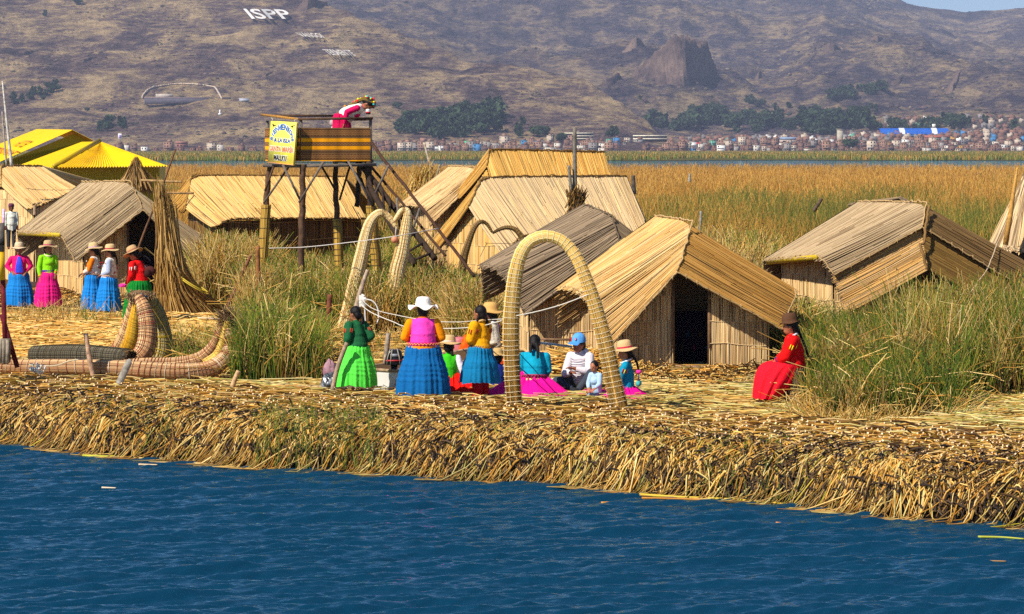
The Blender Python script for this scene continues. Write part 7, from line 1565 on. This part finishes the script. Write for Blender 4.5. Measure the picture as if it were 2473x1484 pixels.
# --- standing women in front
person('girl in dark green jacket and bright lime skirt seen from behind', 864, 961, 214, 128, arms=[((-.21, -.03, .98), (-.18, .10, .82)), ((.22, -.10, 1.0), (.13, .02, .90))], top='#1a5a34', topname='jacket', sleeve='#1a5a34', peplum=1, puff=1.3, skirt='#58e048', flare=.345, fat=.98, H=1.5, hyaw=18, hpitch=6, lean=6, cuffband='#c85038', bands=[(.845, .158, .04, '#e0a010', None)], armpatch=['#c84830', '#b83828'], petti='#e8c8b8', tubes=shoes('#5a3a30'), braids=[[(.02, -.09, -.03), (.03, -.105, -.10), (.0, -.10, -.17)]], hem=.15)
person('broad woman in pink vest, orange sleeves and blue skirt seen from behind', 1022, 977, 250, 92, arms=[((-.28, .02, .98), (-.18, .20, .92)), ((.28, .02, .98), (.18, .20, .92))], top='#f040b0', sleeve='#f09000', skirt='#0a5f9c', flare=.40, fat=1.38, bulk=1.30, H=1.56, puff=1.15, hat='#f2ebe0', felt=1, brim=.205, crown=.10, crownh=.11, wavy=.032, wn=5, bands=[(.865, .170, .05, '#d82868', '#f0b060'), (.815, .168, .045, '#f08a08', None)], collar='#e07010', tubes=[([(-.09, 0, .4), (-.09, -.01, .05), (-.1, .08, .03)], [.075, .06, .04], '#8a1430', 'stocking'), ([(.09, 0, .4), (.09, -.01, .05), (.1, .08, .03)], [.075, .06, .04], '#8a1430', 'stocking')], petti='#c88880', hem=.11)
person('girl in mustard jacket and blue skirt with long black braids', 1160, 972, 233, 140, arms=[((-.19, .04, .98), (-.06, .15, .90)), ((.19, .04, .97), (.06, .16, .90))], top='#e8a008', topname='jacket', peplum=1, puff=1.4, skirt='#0b6f9e', flare=.335, fat=.95, H=1.54, hyaw=10, collar='#d8b070', armpatch=['#c84030', '#8a3a28'], bands=[(.845, .172, .05, '#c89830', '#4a5060')], braids=[[(-.06, -.02, -.05), (-.085, .0, -.16), (-.10, .03, -.30), (-.11, .05, -.42)], [(.06, -.05, -.03), (.075, -.08, -.12), (.08, -.09, -.2)]], tubes=[([(-.08, 0, .5), (-.08, -.01, .05)], [.085, .085], '#a80c20', 'trouser_leg'), ([(.08, 0, .5), (.08, -.01, .05)], [.085, .085], '#a80c20', 'trouser_leg')], hem=.27, tucks=(.45, .5, .55, .6))
# --- behind: woman with straw hat, purple sleeves
person('woman in cream vest, purple sleeves and straw hat seated behind the rope', 1186, 885, 150, 150, Y=49.5, H=.98, sit=1, pelvis=(0, 0, .22), arms=[((-.20, .06, .98), (-.10, .2, 1.02)), ((.21, .04, .98), (.13, .20, 1.03))], top='#6a2890', vest='#eae0c8', sleeve='#6a2890', fore='#d0a0e0', hat='#d8a860', brim=.18, crown=.10, crownh=.11, hatflower='#f0e020', hfx=-.09, bands=[(.885, .172, .05, '#2a7a98', '#e8e8e0')], lap=(.42, .38, .26, 0, .05), skirtcol='#f05010', collar='#f0f0f0', tubes=[])
blob('cloth_bundle', 'bright orange draped cloth hanging left of the mustard jacket', 'cloth', P(1128, 848, 49.0), (.14, .12, .26), ['#f05810', '#e84c08', '#f86818'], k=41, amp=.2)
# --- crouching woman green vest
person('crouching woman in green vest, white sleeves and straw hat, arm reaching down', 1083, 962, 142, 80, H=.98, sit=1, pelvis=(0, 0, .20), lean=4, arms=[((-.2, .05, .98), (-.12, .2, .9)), ((.24, .02, .97), (.33, .02, .72))], top='#38b818', sleeve='#f0e8f4', hat='#d8b47c', brim=.185, crown=.095, crownh=.10, band='#e8c0b0', lap=(.46, .40, .34, .08, .0), skirtcol='#e81408', fat=1.0, braids=[[(.05, -.06, -.04), (.06, -.07, -.12)]], tubes=[], cuffband='#d0a8c0')
person('woman in navy blouse and straw hat partly hidden behind the mustard jacket', 1203, 962, 122, 100, H=.98, Y=46.6, sit=1, pelvis=(0, 0, .2), arms=folded, top='#1c2c7c', hat='#c8a468', brim=.175, lap=(.38, .34, .2, 0, 0), skirtcol='#0c6f90', tubes=[], armpatch=['#e8e8e8', '#c03040'])
# --- seated front row
person('woman in turquoise sweater and magenta skirt seated with her back turned', 1290, 966, 156, 82, H=.98, sit=1, pelvis=(0, 0, .20), lean=6, arms=[((-.2, .06, .98), (-.12, .22, .9)), ((.21, .04, .98), (.14, .22, .9))], top='#0898b8', topname='sweater', fat=1.2, bulk=1.18, bands=[(.86, .172, .055, '#a83050', '#30203a'), (.81, .165, .05, '#f0d878', None)], lap=(.66, .50, .36, -.04, 0), skirtcol='#e8088c', tubes=[], hpitch=16, braids=[[(.03, -.09, -.03), (.06, -.11, -.12), (.07, -.12, -.24)], [(-.03, -.09, -.03), (-.04, -.115, -.1), (-.03, -.12, -.16)]])
bl = "boy in striped grey hoodie and blue cap sitting cross-legged"
person(bl, 1407, 957, 160, -118, H=.98, sit=1, pelvis=(0, 0, .14), lean=12, hyaw=-14, hpitch=-4, arms=[((-.20, .12, 1.0), (-.02, .25, 1.08)), ((.20, .14, .96), (.04, .26, 1.02))], top='#d8d0d4', topname='hoodie', hood=1, fat=1.0, puff=1.15, fringe=1, skin=hexc('#9a6044'), cuff=.16,
       tubes=[([(-.09, .0, .14), (-.27, .25, .30), (-.14, .40, .07)], [.10, .075, .05], '#3c434c', 'trouser_leg'), ([(.09, .0, .14), (.30, .24, .16), (.02, .36, .08)], [.10, .075, .05], '#3c434c', 'trouser_leg'), ([(-.14, .40, .06), (-.10, .50, .04)], [.045, .04], '#2a2c30', 'shoe'), ([(.02, .36, .06), (-.08, .38, .05)], [.045, .04], '#2a2c30', 'shoe')])
U, W, HD, s, rt, Rz, AP = root_helpers[bl]
nb = NB(); th = np.linspace(0, 2 * np.pi, 41); prof = [(.0, .115), (.4, .112), (.72, .09), (.93, .05), (1.0, .0)]
Rr_ = HD((0, 0, 0)); A_ = np.array([[HD((.092 * a * math.cos(t), -.012 + .102 * a * math.sin(t), .035 + b_)) for t in th] for a, b_ in prof]); nb.quadsheet(W(A_.reshape(-1, 3)).reshape(A_.shape), hexc('#5aa0e0')); co_ = nb.build('cap', M_cloth, rt, smooth=True)
nb = NB(); A_ = np.array([[HD((.085 * x_, .075 + f_ * .095 * math.sqrt(max(0, 1 - x_ * x_ * .8)), .05 - .02 * f_ - .015 * x_ * x_)) for x_ in np.linspace(-1, 1, 11)] for f_ in (0, .5, 1)]); nb.quadsheet(W(A_.reshape(-1, 3)).reshape(A_.shape), hexc('#4a90d8')); nb.build('cap_visor', M_cloth, co_, smooth=True)
nb = NB(); nb.ell(W(HD((-.03, .085, .085))), np.array([.016, .01, .022]) * s, hexc('#d03048'), n=6); nb.ell(W(HD((-.03, .087, .085))), np.array([.008, .012, .013]) * s, hexc('#f0e8f0'), n=6); nb.build('cap_badge', M_cloth, co_)
nb = NB()
for z_ in np.arange(.87, 1.2, .035):
    ph = np.linspace(0, 2 * np.pi, 40); r_ = np.interp(z_, [.86, .98, 1.1, 1.2], [.153, .148, .155, .12]); nb.tube(W([U((math.cos(a) * r_ * (1 + .25 * (z_ > 1.08) * abs(math.cos(a))), math.sin(a) * r_ * .97, z_)) for a in ph]), .0055 * s, hexc('#a8a0a8'), S=4)
nb.build('stripes', M_cloth, rt)
person('baby in pale blue clothes on a magenta cloth beside the arch leg', 1442, 962, 66, -125, H=.60, Y=44.6, sit=1, pelvis=(0, 0, .12), arms=[((-.14, .08, 1.02), (-.10, .2, .96)), ((.15, .08, 1.02), (.08, .2, .95))], top='#a8c4dc', lean=10, skin=hexc('#a86848'), bulk=.75, fat=.8, tubes=[([(-.06, 0, .1), (-.08, .2, .08)], [.06, .045], '#7888a8', 'trouser_leg'), ([(.06, 0, .1), (.10, .2, .08)], [.06, .045], '#7888a8', 'trouser_leg')])
blob('magenta_cloth', 'magenta cloth spread on the straw under the baby', 'cloth', P(1436, 962, 44.9), (.30, .22, .13), ['#f00c90', '#e0088a', '#f820a0'], k=51, amp=.35)
person('girl in turquoise cardigan and straw hat with pompoms on her braids', 1512, 968, 152, 172, H=.98, Y=44.4, sit=1, pelvis=(0, 0, .16), arms=[((-.17, .08, .99), (-.12, .24, .9)), ((.17, .08, .99), (.12, .24, .9))], top='#0a8cae', topname='cardigan', fat=.9, hat='#d8b480', brim=.19, crown=.092, crownh=.105, band='#c83048', hyaw=10, hpitch=8, lap=(.40, .42, .26, 0, .02), skirtcol='#e8088c', tubes=[], braids=[[(.04, -.06, -.05), (.09, -.05, -.16), (.10, -.05, -.27)], [(.0, -.10, -.05), (.0, -.14, -.16), (.0, -.15, -.27)]], pompom='#48a8a8', armpatch=['#d8d040', '#c03050'], collar='#f0f0f0')
blob('grey_shawl', 'grey cloth spread on the straw behind the pompom braids', 'cloth', P(1545, 966, 44.8), (.20, .16, .06), ['#8a8488', '#7a7478'], k=53)
# --- woman in red at right, seated on a stool-like reed block
person('woman in red blouse, red skirt and brown hat seated by the green reeds', 1916, 985, 216, 176, H=1.27, sit=1, pelvis=(0, 0, .50), lean=3, hpitch=4, arms=[((-.20, .10, .98), (-.10, .24, .92)), ((.20, .10, .97), (.12, .25, .90))], top='#e00c0c', fat=1.2, bulk=1.15, puff=1.4, hat='#5a3c28', felt=1, brim=.135, crown=.088, crownh=.10, curl=.02, collar='#e8d8e0', armpatch=['#f0d020', '#f0d020'], cuffband='#3a2a70',
       braids=[[(.03, -.09, -.04), (.04, -.12, -.14), (.03, -.16, -.28), (.02, -.18, -.40)]], legs=[[(-.09, 0, .50), (-.10, .30, .50), (-.10, .36, .10), (-.10, .46, .05)], [(.09, 0, .50), (.10, .30, .50), (.10, .36, .10), (.10, .46, .05)]])
U, W, HD, s, rt, Rz, AP = root_helpers['woman in red blouse, red skirt and brown hat seated by the green reeds']
# skirt falling from lap to the ground
n_, m_ = 100, 40; th_ = np.linspace(0, 2 * np.pi, n_ + 1)[None]; t = np.linspace(0, 1, m_)[:, None]
cx_ = 0 * t; cy_ = .03 + .36 * t ** .8; cz_ = .60 - .52 * t ** 1.35; rx = .17 + .17 * t ** .7; ry = .15 + .10 * np.sin(np.pi * np.clip(t * .9 + .1, 0, 1)) + .04 * t; pl = np.sin(11 * th_ + 1.5 * np.sin(2 * th_)) + .4 * np.sin(23 * th_)
X = cx_ + rx * np.cos(th_) * (1 + .06 * t * pl); tz = .55 * (1 - t); Yv = cy_ + ry * np.sin(th_) * (1 + .05 * t * pl); Zv = cz_ + np.sin(th_) * ry * .35 * np.sin(np.pi * t) + .01 * pl * t
nb = NB(); nb.quadsheet(W(np.stack([X, Yv, np.maximum(Zv, .03)], -1).reshape(-1, 3)).reshape(m_, n_ + 1, 3), hexc('#e81428')); nb.build('skirt', M_cloth, rt, smooth=True)
st_ = NB(); c_ = W(np.array([0, -.03, 0])); zt_s = .46 * s; st_.tube([c_, c_ + [0, 0, zt_s * .5], c_ + [0, 0, zt_s]], [.15, .17, .165], hexc('#4a3c32'), S=24)
n = 1400; th = rng.random(n) * 6.28; zz = rng.random(n) * zt_s; a = c_ + np.stack([np.cos(th) * .165, np.sin(th) * .165, zz], -1); st_.strands(np.stack([a, a + np.stack([np.cos(th) * .02, np.sin(th) * .02, np.full(n, .06)], -1)], 1), .007, pal(DARK, n), S=3)
tag(st_.build('reed_stool', M_reed), 'dark round reed stool under the woman in red', 'stool')
# person fragment at the right edge
person('person in white and purple clothing cut off by the right edge of the photo', 2486, 786, 150, 120, Y=57.5, arms=down, top='#8a60d0', vest='#f0ecf4', flowers=['#5a30b0'], skirt='#d8a020', flare=.3, tubes=shoes(), hat='#d8b480')
# ------------------------------------------------------------------ haze: the lake air
m = bpy.data.materials.new('haze'); m.use_nodes = True; t = m.node_tree; t.nodes.clear(); out = t.nodes.new('ShaderNodeOutputMaterial'); v = t.nodes.new('ShaderNodeVolumePrincipled')
v.inputs['Color'].default_value = (0.62, 0.72, 1.0, 1); v.inputs['Density'].default_value = 0.000078; v.inputs['Anisotropy'].default_value = 0.0
t.links.new(v.outputs[0], out.inputs['Volume'])
nb = NB(); nb.box((0, 6100, 640), (8000, 12600, 1290), (1, 1, 1)); hz = nb.build('haze', m); tag(hz, kind='stuff')
